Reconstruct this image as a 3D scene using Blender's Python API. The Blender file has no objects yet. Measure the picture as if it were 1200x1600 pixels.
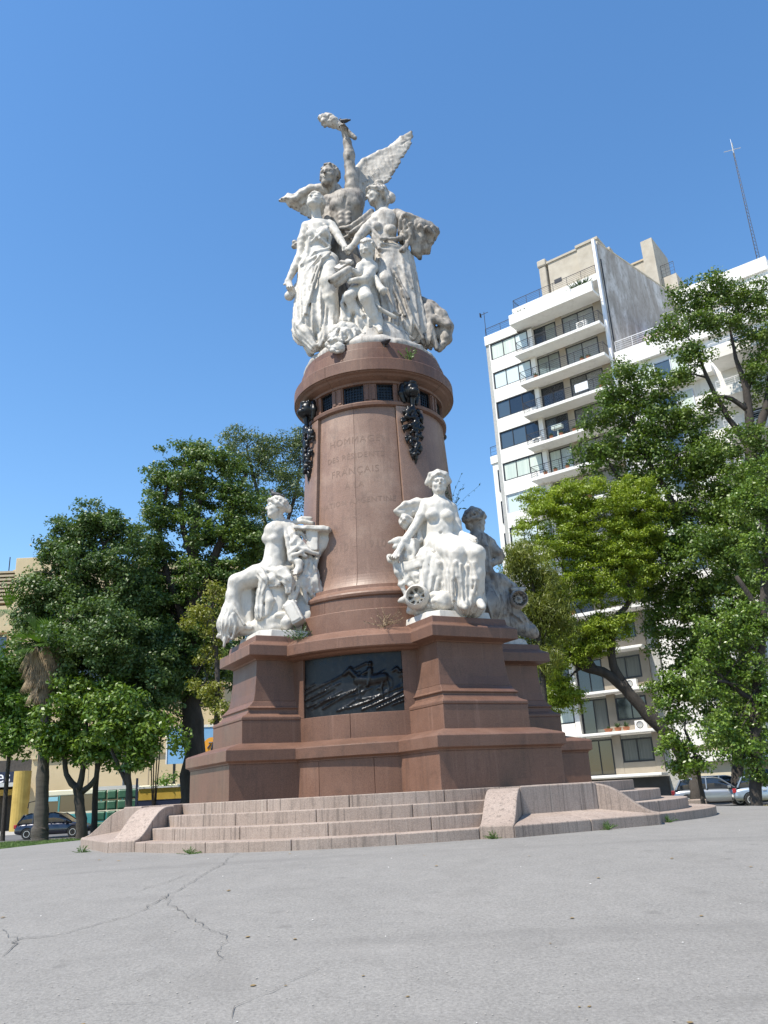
import bpy, math, random
import numpy as np
from math import sin, cos, pi, radians, hypot, atan2, sqrt
from mathutils import Vector, Matrix, noise

random.seed(7)
rng = np.random.default_rng(11)
scene = bpy.context.scene
COL = scene.collection

# ------------------------------------------------------------------ camera
FPX, PITCH, ROLL, EYE = 1280.0, radians(18.85), radians(3.1), 0.71
CX, CY, PHI = -0.10, 17.7, radians(-16.25)      # monument axis and heading
GLOW = -0.89                                    # street level; the monument stands on a slight rise (0)
_U0 = Vector((0, -sin(PITCH), cos(PITCH))); FW = Vector((0, cos(PITCH), sin(PITCH)))
RT = Vector((1, 0, 0)) * cos(ROLL) - _U0 * sin(ROLL)
UP = _U0 * cos(ROLL) + Vector((1, 0, 0)) * sin(ROLL)
CAM = Vector((0, 0, EYE))
cd = bpy.data.cameras.new('camera')
cam = bpy.data.objects.new('camera', cd); COL.objects.link(cam)
m = Matrix((RT, UP, -FW)).transposed().to_4x4(); m.translation = CAM
cam.matrix_world = m
cd.sensor_fit = 'VERTICAL'; cd.sensor_height = 24.0
cd.lens = FPX / 1600.0 * 24.0
cd.clip_end = 3000; cd.clip_start = 0.1
scene.camera = cam

# ------------------------------------------------------------------ light
SUN_AZ, SUN_EL = radians(-53.0), radians(60.0)   # azimuth measured from -Y towards +X
sdir = Vector((sin(SUN_AZ) * cos(SUN_EL), -cos(SUN_AZ) * cos(SUN_EL), sin(SUN_EL)))
sl = bpy.data.lights.new('sun', 'SUN'); sl.energy = 5.0; sl.angle = radians(0.53); sl.color = (1.0, 0.93, 0.82)
so = bpy.data.objects.new('sun', sl); COL.objects.link(so)
so.rotation_euler = sdir.to_track_quat('Z', 'Y').to_euler(); so.location = (0, 0, 60)
w = bpy.data.worlds.new('World'); scene.world = w; w.use_nodes = True
wn = w.node_tree.nodes; wl = w.node_tree.links
bg = wn['Background']
sky = wn.new('ShaderNodeTexSky'); sky.sky_type = 'NISHITA'; sky.sun_disc = False
sky.sun_elevation = SUN_EL; sky.sun_rotation = atan2(sdir.x, sdir.y) % (2 * pi)
sky.air_density = 1.12; sky.dust_density = 0.15; sky.ozone_density = 1.5; sky.altitude = 20
hs = wn.new('ShaderNodeHueSaturation'); hs.inputs['Saturation'].default_value = 1.23; wl.new(sky.outputs[0], hs.inputs['Color']); wl.new(hs.outputs[0], bg.inputs[0]); bg.inputs[1].default_value = 0.15
vs = scene.view_settings
vs.view_transform = 'Standard'; vs.look = 'None'; vs.gamma = 1.0; vs.use_curve_mapping = False
vs.exposure = 0.58

# ------------------------------------------------------------------ small helpers
def ray(px, py):
    return (FW * FPX + RT * (px - 600) - UP * (py - 800)).normalized()
def at(px, py, Y):
    """point where the line of sight through a photo pixel meets the vertical plane y = Y"""
    d = ray(px, py); return CAM + d * (Y / d.y)
def onz(px, py, z):
    d = ray(px, py); return CAM + d * ((z - EYE) / d.z)
def loc(x, y, z=0.0):
    """monument frame: y outwards to the front panel, x to its right"""
    a = PHI + atan2(x, y); r = hypot(x, y)
    return Vector((CX + r * sin(a), CY - r * cos(a), z))
def pol(az, r, z):
    a = PHI + az; return Vector((CX + r * sin(a), CY - r * cos(a), z))

def tag(o, label=None, cat=None, group=None, kind=None):
    if label: o['label'] = label
    if cat: o['category'] = cat
    if group: o['group'] = group
    if kind: o['kind'] = kind
    return o
def empty(name, location, label=None, cat=None, group=None, kind=None):
    o = bpy.data.objects.new(name, None); COL.objects.link(o); o.location = location
    o.empty_display_size = 0.3
    return tag(o, label, cat, group, kind)
def put(name, me, mat=None, parent=None, smooth=False):
    o = bpy.data.objects.new(name, me); COL.objects.link(o)
    if mat is not None and not me.materials: me.materials.append(mat)
    if parent is not None:
        o.parent = parent
        # parts carry world coordinates: only a top-level parent is offset from the origin
        o.matrix_parent_inverse = Matrix.Translation(-(parent.location if parent.parent is None else Vector((0, 0, 0))))
    if smooth:
        me.shade_smooth() if hasattr(me, 'shade_smooth') else None
    return o
def raw(name, verts, faces):
    me = bpy.data.meshes.new(name); me.from_pydata([tuple(v) for v in verts], [], faces); me.update()
    return me
def fast_mesh(name, V, Fq):
    """V (n,3) float, Fq (m,4) or (m,3) int"""
    me = bpy.data.meshes.new(name); k = Fq.shape[1]
    me.vertices.add(len(V)); me.vertices.foreach_set('co', np.asarray(V, np.float32).ravel())
    me.loops.add(Fq.size); me.loops.foreach_set('vertex_index', Fq.astype(np.int32).ravel())
    me.polygons.add(len(Fq)); me.polygons.foreach_set('loop_start', (np.arange(len(Fq)) * k).astype(np.int32))
    try: me.polygons.foreach_set('loop_total', np.full(len(Fq), k, np.int32))
    except Exception: pass
    me.update(calc_edges=True)
    return me
def fix_normals(me):
    import bmesh
    bm = bmesh.new(); bm.from_mesh(me); bmesh.ops.recalc_face_normals(bm, faces=bm.faces); bm.to_mesh(me); bm.free(); return me
def bevel(o, wd=0.01, seg=2, ang=35):
    b = o.modifiers.new('bevel', 'BEVEL'); b.width = wd; b.segments = seg; b.limit_method = 'ANGLE'; b.angle_limit = radians(ang)
    return o

class MB:
    """collects simple solids into one mesh"""
    def __init__(s): s.v = []; s.f = []
    def add(s, vs, fs):
        n = len(s.v); s.v += [Vector(p) for p in vs]; s.f += [[i + n for i in f] for f in fs]; return s
    def frame(s, o, X, Y, Z, x0, x1, y0, y1, z0, z1):
        """box in a local frame"""
        P = [o + X * x + Y * y + Z * z for z in (z0, z1) for x, y in ((x0, y0), (x1, y0), (x1, y1), (x0, y1))]
        return s.add(P, [[3, 2, 1, 0], [4, 5, 6, 7], [0, 1, 5, 4], [1, 2, 6, 5], [2, 3, 7, 6], [3, 0, 4, 7]])
    def box(s, x0, x1, y0, y1, z0, z1):
        return s.frame(Vector((0, 0, 0)), Vector((1, 0, 0)), Vector((0, 1, 0)), Vector((0, 0, 1)), x0, x1, y0, y1, z0, z1)
    def prism(s, bottom, top):
        n = len(bottom)
        return s.add(list(bottom) + list(top), [list(range(n))[::-1], list(range(n, 2 * n))] + [[i, (i + 1) % n, n + (i + 1) % n, n + i] for i in range(n)])
    def loft(s, rings, closed=True, cap=True):
        n = len(rings[0]); V = [p for r in rings for p in r]; Fs = []
        for k in range(len(rings) - 1):
            for i in range(n if closed else n - 1):
                j = (i + 1) % n; Fs.append([k * n + i, k * n + j, (k + 1) * n + j, (k + 1) * n + i])
        if cap: Fs += [list(range(n))[::-1], [(len(rings) - 1) * n + i for i in range(n)]]
        return s.add(V, Fs)
    def tube(s, pts, rad, n=8, cap=True):
        pts = [Vector(p) for p in pts]
        if not isinstance(rad, (list, tuple)): rad = [rad] * len(pts)
        rings = []; prev = None
        for i, p in enumerate(pts):
            t = (pts[min(i + 1, len(pts) - 1)] - pts[max(i - 1, 0)]).normalized()
            if prev is None:
                a = t.cross(Vector((0, 0, 1)) if abs(t.z) < .9 else Vector((1, 0, 0))).normalized()
            else:
                a = (prev - t * prev.dot(t)).normalized()
            prev = a; b = t.cross(a)
            rings.append([p + (a * cos(2 * pi * k / n) + b * sin(2 * pi * k / n)) * rad[i] for k in range(n)])
        return s.loft(rings, True, cap)
    def build(s, name, mat, parent=None, bev=0, smooth=False, fix=True):
        me = raw(name, s.v, s.f)
        if fix: fix_normals(me)
        o = put(name, me, mat, parent)
        if smooth: me.polygons.foreach_set('use_smooth', [True] * len(me.polygons))
        if bev: bevel(o, bev)
        return o

# ------------------------------------------------------------------ materials
def mat(name, color=(0.5, 0.5, 0.5), rough=0.8, metal=0.0, **kw):
    mt = bpy.data.materials.new(name); mt.use_nodes = True
    b = mt.node_tree.nodes['Principled BSDF']
    b.inputs['Base Color'].default_value = (*color, 1); b.inputs['Roughness'].default_value = rough
    b.inputs['Metallic'].default_value = metal
    for k, v in kw.items(): b.inputs[k.replace('_', ' ')].default_value = v
    return mt
class NT:
    def __init__(s, mt): s.t = mt.node_tree; s.n = s.t.nodes; s.l = s.t.links; s.b = s.n['Principled BSDF']
    def link(s, a, b): s.l.new(a, b)
    def coord(s, kind='Object', scale=(1, 1, 1)):
        tc = s.n.new('ShaderNodeTexCoord')
        mp = s.n.new('ShaderNodeMapping'); mp.inputs['Scale'].default_value = scale
        s.link(tc.outputs[kind], mp.inputs[0]); return mp.outputs[0]
    def world(s, scale=(1, 1, 1)):
        g = s.n.new('ShaderNodeNewGeometry'); mp = s.n.new('ShaderNodeMapping'); mp.inputs['Scale'].default_value = scale
        s.link(g.outputs['Position'], mp.inputs[0]); return mp.outputs[0]
    def noise(s, vec, scale, detail=4, rough=0.55, dist=0.0):
        n = s.n.new('ShaderNodeTexNoise'); n.inputs['Scale'].default_value = scale; n.inputs['Detail'].default_value = detail
        n.inputs['Roughness'].default_value = rough; n.inputs['Distortion'].default_value = dist
        s.link(vec, n.inputs['Vector']); return n.outputs[0]
    def ramp(s, fac, stops):
        r = s.n.new('ShaderNodeValToRGB'); e = r.color_ramp.elements
        while len(e) < len(stops): e.new(0.5)
        for el, (p, c) in zip(e, stops):
            el.position = p; el.color = (*c, 1) if len(c) == 3 else c
        s.link(fac, r.inputs[0]); return r.outputs[0]
    def mix(s, fac, a, b, mode='MIX'):
        m_ = s.n.new('ShaderNodeMixRGB'); m_.blend_type = mode
        for i, v in ((0, fac), (1, a), (2, b)):
            if hasattr(v, 'links') or hasattr(v, 'is_linked'): s.link(v, m_.inputs[i])
            elif i == 0: m_.inputs[0].default_value = v
            else: m_.inputs[i].default_value = (*v, 1)
        return m_.outputs[0]
    def math(s, op, a, b=0.0):
        m_ = s.n.new('ShaderNodeMath'); m_.operation = op
        for i, v in ((0, a), (1, b)):
            if hasattr(v, 'is_linked'): s.link(v, m_.inputs[i])
            else: m_.inputs[i].default_value = v
        return m_.outputs[0]
    def bump(s, h, strength=0.3, dist=0.02):
        b = s.n.new('ShaderNodeBump'); b.inputs['Strength'].default_value = strength; b.inputs['Distance'].default_value = dist
        s.link(h, b.inputs['Height']); s.link(b.outputs[0], s.b.inputs['Normal']); return b
    def color(s, c): s.link(c, s.b.inputs['Base Color'])
    def attr(s, name):
        a = s.n.new('ShaderNodeAttribute'); a.attribute_name = name; return a
    def rand(s):
        return s.n.new('ShaderNodeObjectInfo').outputs['Random']

def granite(name, c1, c2, c3, rough, streak=0.35, dark=(0.03, 0.026, 0.024), var=0.12, grain=260, sx=5.0):
    mt = mat(name, c1, rough, Specular_IOR_Level=.32); t = NT(mt); P = t.world()
    big = t.noise(P, 0.9, 5, 0.6)
    col = t.ramp(big, [(0.3, c1), (0.55, c2), (0.75, c3)])
    gr = t.noise(P, grain / 4, 3, 0.7)
    col = t.mix(0.35, col, t.ramp(gr, [(0.35, tuple(v * 0.55 for v in c1)), (0.6, tuple(min(1, v * 1.45) for v in c2))]), 'MIX')
    st = t.noise(t.world((sx, sx, 0.35)), 1.6, 6, 0.7)
    stm = t.ramp(st, [(0.52, (0, 0, 0)), (0.72, (1, 1, 1))])
    col = t.mix(t.math('MULTIPLY', stm, streak), col, dark)
    ws = t.noise(t.world((sx * 1.4, sx * 1.4, 0.3)), 1.1, 5, 0.65); wsm = t.ramp(ws, [(0.60, (0, 0, 0)), (0.80, (1, 1, 1))])
    col = t.mix(t.math('MULTIPLY', wsm, 0.30), col, tuple(min(.6, v * 2.1 + .06) for v in c2))
    blot = t.noise(P, 3.2, 6, 0.7, .4); col = t.mix(t.math('MULTIPLY', t.ramp(blot, [(0.55, (0, 0, 0)), (0.66, (1, 1, 1))]), 0.22), col, dark)
    r = t.rand(); k = t.math('ADD', t.math('MULTIPLY', r, var * 2), 1 - var)
    cmb = t.n.new('ShaderNodeCombineXYZ')
    for i in range(3): t.link(k, cmb.inputs[i])
    col = t.mix(1.0, col, cmb.outputs[0], 'MULTIPLY')
    t.color(col); t.bump(gr, 0.12, 0.006)
    t.link(t.ramp(big, [(0.3, (rough - .12,) * 3), (0.7, (rough + .12,) * 3)]), t.b.inputs['Roughness'])
    return mt
M = {}
M['red'] = granite('red_granite', (0.110, 0.058, 0.039), (0.150, 0.082, 0.057), (0.215, 0.132, 0.098), 0.5, 0.30)
M['shaft'] = granite('shaft_granite', (0.155, 0.094, 0.068), (0.222, 0.142, 0.107), (0.36, 0.265, 0.21), 0.44, 0.22)
M['pink'] = granite('pink_granite', (0.25, 0.192, 0.156), (0.315, 0.252, 0.212), (0.38, 0.32, 0.28), 0.8, 0.85, (0.075, 0.062, 0.052), 0.08, sx=13.0)
# ------------------------------------------------------------------ ground
R2 = lambda x, y: hypot(x - CX, y - CY)
def ground_z(x, y):
    r = R2(x, y); t = min(1, max(0, (r - 6.6) / 13.0)); s = t * t * (3 - 2 * t)
    z = 0.035 * (1 - s) + GLOW * s
    return z
def ground_mesh():
    xs = np.concatenate([[-900, -400, -200, -120, -80, -60], np.arange(-45, 45.1, 0.9), [60, 80, 120, 200, 400, 900]])
    ys = np.concatenate([[-60, -30, -15], np.arange(-6, 70.1, 0.9), [85, 110, 160, 260, 500, 1200]])
    V = [(x, y, ground_z(x, y)) for y in ys for x in xs]; n = len(xs)
    Fs = np.array([(j * n + i, j * n + i + 1, (j + 1) * n + i + 1, (j + 1) * n + i) for j in range(len(ys) - 1) for i in range(n - 1)])
    return fast_mesh('ground', np.array(V), Fs)
def asphalt_mat():
    mt = mat('plaza_asphalt', (0.2, 0.2, 0.2), 0.9); t = NT(mt); P = t.world()
    a = t.noise(P, 0.35, 5, 0.6, 0.4); b = t.noise(P, 46, 3, 0.75); c = t.noise(P, 3.0, 6, 0.65)
    col = t.ramp(a, [(0.3, (0.155, 0.146, 0.131)), (0.7, (0.188, 0.178, 0.161))])
    col = t.mix(0.30, col, t.ramp(c, [(0.3, (0.13, 0.124, 0.114)), (0.7, (0.25, 0.238, 0.22))]))
    col = t.mix(0.28, col, t.ramp(b, [(0.3, (0.07, 0.07, 0.07)), (0.72, (0.47, 0.455, 0.43))]))
    # pale grit
    v = t.n.new('ShaderNodeTexVoronoi'); v.inputs['Scale'].default_value = 38; t.link(P, v.inputs['Vector'])
    grit = t.ramp(v.outputs['Distance'], [(0.05, (1, 1, 1)), (0.13, (0, 0, 0))])
    sel = t.n.new('ShaderNodeSeparateColor'); t.link(v.outputs['Color'], sel.inputs[0])
    grit = t.math('MULTIPLY', grit, t.math('GREATER_THAN', sel.outputs[0], 0.66))
    col = t.mix(t.math('MULTIPLY', grit, 0.65), col, (0.5, 0.485, 0.46))
    # long darker trowel bands left by the roller
    bnd = t.noise(t.world((0.10, 1.5, 1)), 1.0, 3, 0.5, 0.3)
    col = t.mix(t.math('MULTIPLY', t.ramp(bnd, [(0.56, (0, 0, 0)), (0.70, (1, 1, 1))]), 0.30), col, (0.12, 0.114, 0.106))
    pt_ = t.noise(t.world((1, 1, 1)), 0.55, 6, 0.62, 1.2); col = t.mix(t.math('MULTIPLY', t.ramp(pt_, [(0.54, (0, 0, 0)), (0.66, (1, 1, 1))]), 0.20), col, (0.105, 0.098, 0.088))
    pl_ = t.noise(t.world((1, 1, 1)), 1.1, 5, 0.6, .6); col = t.mix(t.math('MULTIPLY', t.ramp(pl_, [(0.58, (0, 0, 0)), (0.72, (1, 1, 1))]), 0.22), col, (0.27, 0.255, 0.235))
    sp_ = t.n.new('ShaderNodeTexVoronoi'); sp_.inputs['Scale'].default_value = 1.3; t.link(P, sp_.inputs['Vector'])
    col = t.mix(t.math('MULTIPLY', t.ramp(sp_.outputs['Distance'], [(0.03, (1, 1, 1)), (0.10, (0, 0, 0))]), 0.35), col, (0.09, 0.085, 0.078))
    t.color(col); t.bump(t.math('ADD', b, t.math('MULTIPLY', grit, 0.8)), 0.5, 0.012)
    return mt
M['asphalt'] = asphalt_mat()
g = put('plaza_ground', ground_mesh(), M['asphalt']); tag(g, kind='structure')
g.data.polygons.foreach_set('use_smooth', [True] * len(g.data.polygons))

# cracks in the asphalt, thin dark grooves laid as ribbons a few mm above the sheet
M['crack'] = mat('crack_dirt', (0.105, 0.10, 0.092), 1.0)
def crack(name, pix, wd, zoff=0.004, seed=1):
    r = random.Random(seed); pts = []
    gp = []
    for px, py in pix:
        d = ray(px, py); t_ = 1.0
        p = CAM.copy()
        for _ in range(60):                       # march down to the terrain
            p = CAM + d * t_; t_ += (p.z - ground_z(p.x, p.y)) / max(0.02, -d.z) * 0.6
        gp.append(p)
    for a, b in zip(gp[:-1], gp[1:]):
        n = max(2, int((b - a).length / 0.07))
        for i in range(n):
            q = a.lerp(b, i / n); pts.append((q.x + r.uniform(-.028, .028), q.y + r.uniform(-.028, .028)))
    V = []; Fs = []
    for i, (x, y) in enumerate(pts):
        x2, y2 = pts[min(i + 1, len(pts) - 1)]; x1, y1 = pts[max(i - 1, 0)]
        dx, dy = x2 - x1, y2 - y1; L = hypot(dx, dy) or 1; wv = wd * r.uniform(.35, 1.3)
        for s in (-1, 1):
            xx, yy = x - dy / L * wv * s, y + dx / L * wv * s
            V.append((xx, yy, ground_z(xx, yy) + zoff + 0.004))
        if i: k = 2 * i; Fs.append([k - 2, k - 1, k + 1, k])
    o = put(name, raw(name, V, Fs), M['crack']); tag(o, kind='structure'); return o
crack('asphalt_crack', [(372, 1333), (345, 1352), (300, 1378), (262, 1400), (215, 1427), (160, 1443), (90, 1462), (28, 1468), (0, 1452)], .0038, seed=1)
crack('asphalt_crack', [(28, 1468), (12, 1488), (0, 1500)], .005, seed=2)
crack('asphalt_crack', [(345, 1355), (305, 1362), (262, 1378), (228, 1388), (205, 1396)], .0025, seed=3)
crack('asphalt_crack', [(262, 1400), (262, 1412), (316, 1448), (357, 1462), (340, 1488), (348, 1506)], .0032, seed=4)
crack('asphalt_crack', [(498, 1515), (452, 1536), (405, 1556), (375, 1572), (350, 1600)], .0022, seed=5)
crack('asphalt_crack', [(80, 1582), (150, 1574), (230, 1568), (290, 1576)], .0014, seed=6)
crack('asphalt_crack', [(560, 1470), (640, 1476), (720, 1474)], .001, seed=8)

# ------------------------------------------------------------------ stepped platform
ZP = 0.695; CH, RE, SAG, TK = 2.7, 5.1, 1.0, 0.48; TREAD = 0.46; RIS = 0.174; SEAT = 0.19; SEATB = 0.30; XW = 4.22
platform = empty('stepped_platform', (CX, CY, 0), 'weathered pink granite platform of four curved steps with corner benches under the monument', 'steps')
def q(k, x, y, z):                                # quadrant k turned by 90 degrees
    for _ in range(k): x, y = y, -x
    return loc(x, y, z)
def arc(r, u): return r + SAG * (1 - (u / CH) ** 2)
for k in range(4):
    for s in range(4):
        r = RE - TREAD * s; z0 = -0.35 if s == 0 else RIS * s - 0.03; z1 = RIS * (s + 1) - (0.001 if s == 3 else 0)
        cuts = [-CH] + [CH * (2 * (i + (0.5 if s % 2 else 0.25)) / 4 - 1) for i in range(4)] + [CH]
        cuts = sorted(set(round(c_, 3) for c_ in cuts))
        for a, b in zip(cuts[:-1], cuts[1:]):
            if b - a < 0.2: continue
            us = np.linspace(a + 0.004, b - 0.004, 7)
            outer = [(u, arc(r, u)) for u in us]; inner = [(u, arc(r, u) - TREAD - 0.12) for u in us[::-1]]
            B = MB(); B.prism([q(k, x, y, z0) for x, y in outer + inner], [q(k, x, y, z1) for x, y in outer + inner])
            B.build('step_block', M['pink'], platform, bev=0.012)
    # scroll-shaped cheek walls either side of the flight
    for sg in (-1, 1):
        prof = []
        n = 18
        for i in range(n + 1):
            t_ = i / n; y = 3.98 + (RE - 3.98) * t_
            h = SEAT + 0.012 + (ZP - 0.035 - SEAT) * (0.5 + 0.5 * cos(pi * min(1, max(0, (t_ - 0.10) / 0.90)) ** 1.25))
            prof.append((y, h))
        prof2 = prof + [(RE, -0.35), (3.98, -0.35)]
        x0, x1 = sg * (CH + 0.002), sg * (CH + TK)
        B = MB(); B.prism([q(k, x0, y, z) for y, z in prof2], [q(k, x1, y, z) for y, z in prof2])
        B.build('cheek_wall', M['pink'], platform, bev=0.018)
    # bench between this flight's right cheek and the next flight's left cheek
    e = CH + TK + 0.003
    seat = [(e, 3.6), (e, RE), (RE, e), (3.6, e)]
    m1 = (0.5 * (e + RE), 0.5 * (e + RE))
    for pa in ([(e, XW - .02), (e, RE), (m1[0] - .003, m1[1] + .003), ((e + XW) / 2 - .003, (e + XW) / 2 - .017)], [((e + XW) / 2 - .017 + .003, (e + XW) / 2 - .003 - .006), (m1[0] + .003, m1[1] - .003), (RE, e), (XW - .02, e)]):
        hz = lambda x, y: SEATB - (SEATB - SEAT) * min(1.0, max(0.0, ((x + y) * .7071 - (XW + e) * .7071) / ((RE + e) * .7071 - (XW + e) * .7071)))
        B = MB(); B.prism([q(k, x, y, -0.35) for x, y in pa], [q(k, x, y, hz(x, y)) for x, y in pa]); B.build('bench_seat', M['pink'], platform, bev=0.015)
    wall = [(e - .0, 3.4), (e, XW), (XW, e), (3.4, e)]
    B = MB(); B.prism([q(k, x, y, 0.1) for x, y in wall], [q(k, x, y, ZP - .002) for x, y in wall]); B.build('bench_back', M['pink'], platform, bev=0.02)
# paving slabs on top
pv = []
for k in range(4):
    r = RE - TREAD * 3
    # slab strips behind the fourth riser
    for a, b in zip(np.linspace(-CH, CH, 5)[:-1], np.linspace(-CH, CH, 5)[1:]):
        us = np.linspace(a + .003, b - .003, 5)
        outer = [(u, arc(r, u) - TREAD - 0.12 + .115) for u in us]; inner = [(b - .003, 1.6 + .0), (a + .003, 1.6)]
        B = MB(); B.prism([q(k, x, y, ZP - 0.2) for x, y in outer + inner], [q(k, x, y, ZP - .0035) for x, y in outer + inner])
        B.build('paving_slab', M['pink'], platform)
    c1 = [(CH, 1.6), (CH, 4.0), (CH + TK + .01, 3.98), (3.98, CH + TK + .01), (4.0, CH), (1.6, CH)]
    B = MB(); B.prism([q(k, x, y, ZP - 0.2) for x, y in c1], [q(k, x, y, ZP - .006) for x, y in c1]); B.build('paving_slab', M['pink'], platform)

# ------------------------------------------------------------------ pedestal and column
mon = empty('monument_pedestal', (CX, CY, ZP), 'tall reddish granite pedestal with four corner piers, bronze reliefs and a round tapering column', 'monument')
PAZ = {0: 45, 1: 131, 2: 225, 3: 315}; PDA = {0: 0, 1: .13, 2: 0, 3: 0}; IN = {0: 0, 1: .42, 2: .42, 3: .30}
def pier(k, prof, name, rin=0.9, mt='red', dz=0.0, split=False):
    rings = []
    al = radians(PAZ[k])
    for z, wd, a in prof:
        a = a + PDA[k]
        ring = []
        for r, t_ in ((rin, -wd), (a, -wd), (a, wd), (rin, wd)):
            x, y = r * sin(al) + t_ * cos(al), r * cos(al) - t_ * sin(al)
            ring.append(loc(x, y, z + dz))
        rings.append(ring)
    B = MB(); B.loft(rings); return B.build(name, M[mt], mon, bev=0.008)
def wall_arc(k, prof, name, half=42.0, mt='red', center=0.0, n=22, rin=None):
    """curved wall course: profile (z, r) swept round the axis"""
    rings = []
    zs = [p[0] for p in prof]; rin = rin if rin is not None else min(p[1] for p in prof) - 0.35
    P = list(prof) + [(prof[-1][0], rin), (prof[0][0], rin)]
    for i in range(n + 1):
        az = radians(90 * k + center - half + 2 * half * i / n)
        rings.append([pol(az, r, z) for z, r in P])
    B = MB(); B.loft(rings, True, True); return B.build(name, M[mt], mon, bev=0.006)
PB = [(ZP - .02, 1.25, 3.886), (1.29, 1.25, 3.886)]
PL = [(1.29, 1.262, 3.90), (1.315, 1.262, 3.90), (1.345, 1.315, 3.965), (1.53, 1.315, 3.965), (1.555, 1.28, 3.93), (1.66, .94, 3.60)]
PP = [(1.655, .895, 3.54), (2.065, .895, 3.54)]
PM = [(2.066, .895, 3.54), (2.085, .90, 3.55), (2.12, .90, 3.55), (2.145, .885, 3.53), (2.16, .85, 3.48), (2.20, .80, 3.42), (2.25, .785, 3.385), (2.28, .785, 3.385),
      (2.285, .81, 3.40), (2.30, .82, 3.41), (2.315, .81, 3.40), (2.33, .785, 3.37), (2.40, .768, 3.30), (2.43, .76, 3.28)]
PD = [(2.43, .755, 3.27), (2.6, .735, 3.235), (2.9, .715, 3.205), (3.2, .71, 3.195)]
PC = [(3.195, .725, 3.21), (3.215, .74, 3.225), (3.235, .80, 3.29), (3.25, .86, 3.36), (3.26, .925, 3.415), (3.45, .925, 3.415), (3.465, .91, 3.40), (3.525, .83, 3.28), (3.545, .815, 3.26), (3.655, .80, 3.24)]
for k in range(4):
    pier(k, PB, 'base_block'); pier(k, PL, 'base_ledge'); pier(k, PP, 'pier_plinth'); pier(k, PM, 'pier_moulding')
    pier(k, PD, 'pier_shaft'); pier(k, PC, 'pier_cornice')
    # lower base wall in three stones, ledge, panel under the relief
    for c0, hw in ((-20.4, 10.15), (0, 10.15), (20.4, 10.15)):
        wall_arc(k, [(ZP - .02, 2.9), (1.287, 2.9)], 'wall_stone', hw, center=c0, n=8)
    wall_arc(k, [(1.287, 2.915), (1.312, 2.915), (1.342, 2.985), (1.525, 2.985), (1.55, 2.95), (1.655, 2.60)], 'wall_ledge', 38)
    for c0 in (-12.5, 12.5):
        wall_arc(k, [(1.65, 2.56 - IN[k]), (2.085, 2.56 - IN[k])], 'panel_stone', 12.42, center=c0, n=10, rin=1.6)
    for c0 in (-26.0, 26.0):
        wall_arc(k, [(2.086, 2.555 - IN[k]), (3.19, 2.555 - IN[k])], 'jamb', 3.4, center=c0, n=4, rin=1.6)
    wall_arc(k, [(z_, r_ - IN[k]) for z_, r_ in ((3.165, 2.50), (3.17, 2.60), (3.19, 2.66), (3.215, 2.70), (3.23, 2.79), (3.25, 2.82), (3.44, 2.82), (3.455, 2.80), (3.60, 2.56), (3.62, 2.50))], 'wall_cornice', 40, n=40)

# column
def ring_course(prof, name, mt='red', parts=4, off=0.0, gap=0.10):
    for k in range(parts):
        h = 180.0 / parts - gap / 2
        wall_arc(0, prof, name, h, mt, center=off + 360.0 / parts * k, n=96 // parts, rin=0.6)
ring_course([(3.60, 2.26), (4.05, 2.24), (4.065, 2.22)], 'drum_stone', off=5)
ring_course([(4.066, 2.14), (4.33, 2.13)], 'drum_stone', off=28)
ring_course([(4.331, 2.13), (4.35, 2.16), (4.40, 2.17), (4.44, 2.15), (4.47, 2.08), (4.52, 2.03), (4.525, 2.0), (4.60, 1.99)], 'torus_moulding', off=5)
def shaft_r(z):
    t_ = max(0.0, (z - 4.78) / (8.66 - 4.78))
    r = 1.80 - 0.215 * t_ ** 0.92
    if z < 4.95: r += 0.09 * ((4.95 - z) / 0.35) ** 2.2
    return r
zs = [4.601, 4.62, 4.65, 4.69, 4.74, 4.80, 4.87, 4.95] + list(np.linspace(5.1, 8.64, 16))
for k in range(4):
    for c0 in (-16.5, 16.5):
        wall_arc(k, [(z, shaft_r(z)) for z in zs], 'shaft_panel', 16.46, 'shaft', center=c0, n=14, rin=0.9)
    wall_arc(k, [(z, shaft_r(z) + 0.07) for z in zs], 'pilaster', 11.6, 'shaft', center=45, n=12, rin=0.9)
ring_course([(8.641, 1.60), (8.66, 1.665), (8.73, 1.675), (8.75, 1.66), (8.76, 1.63)], 'neck_band', off=45)
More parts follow.
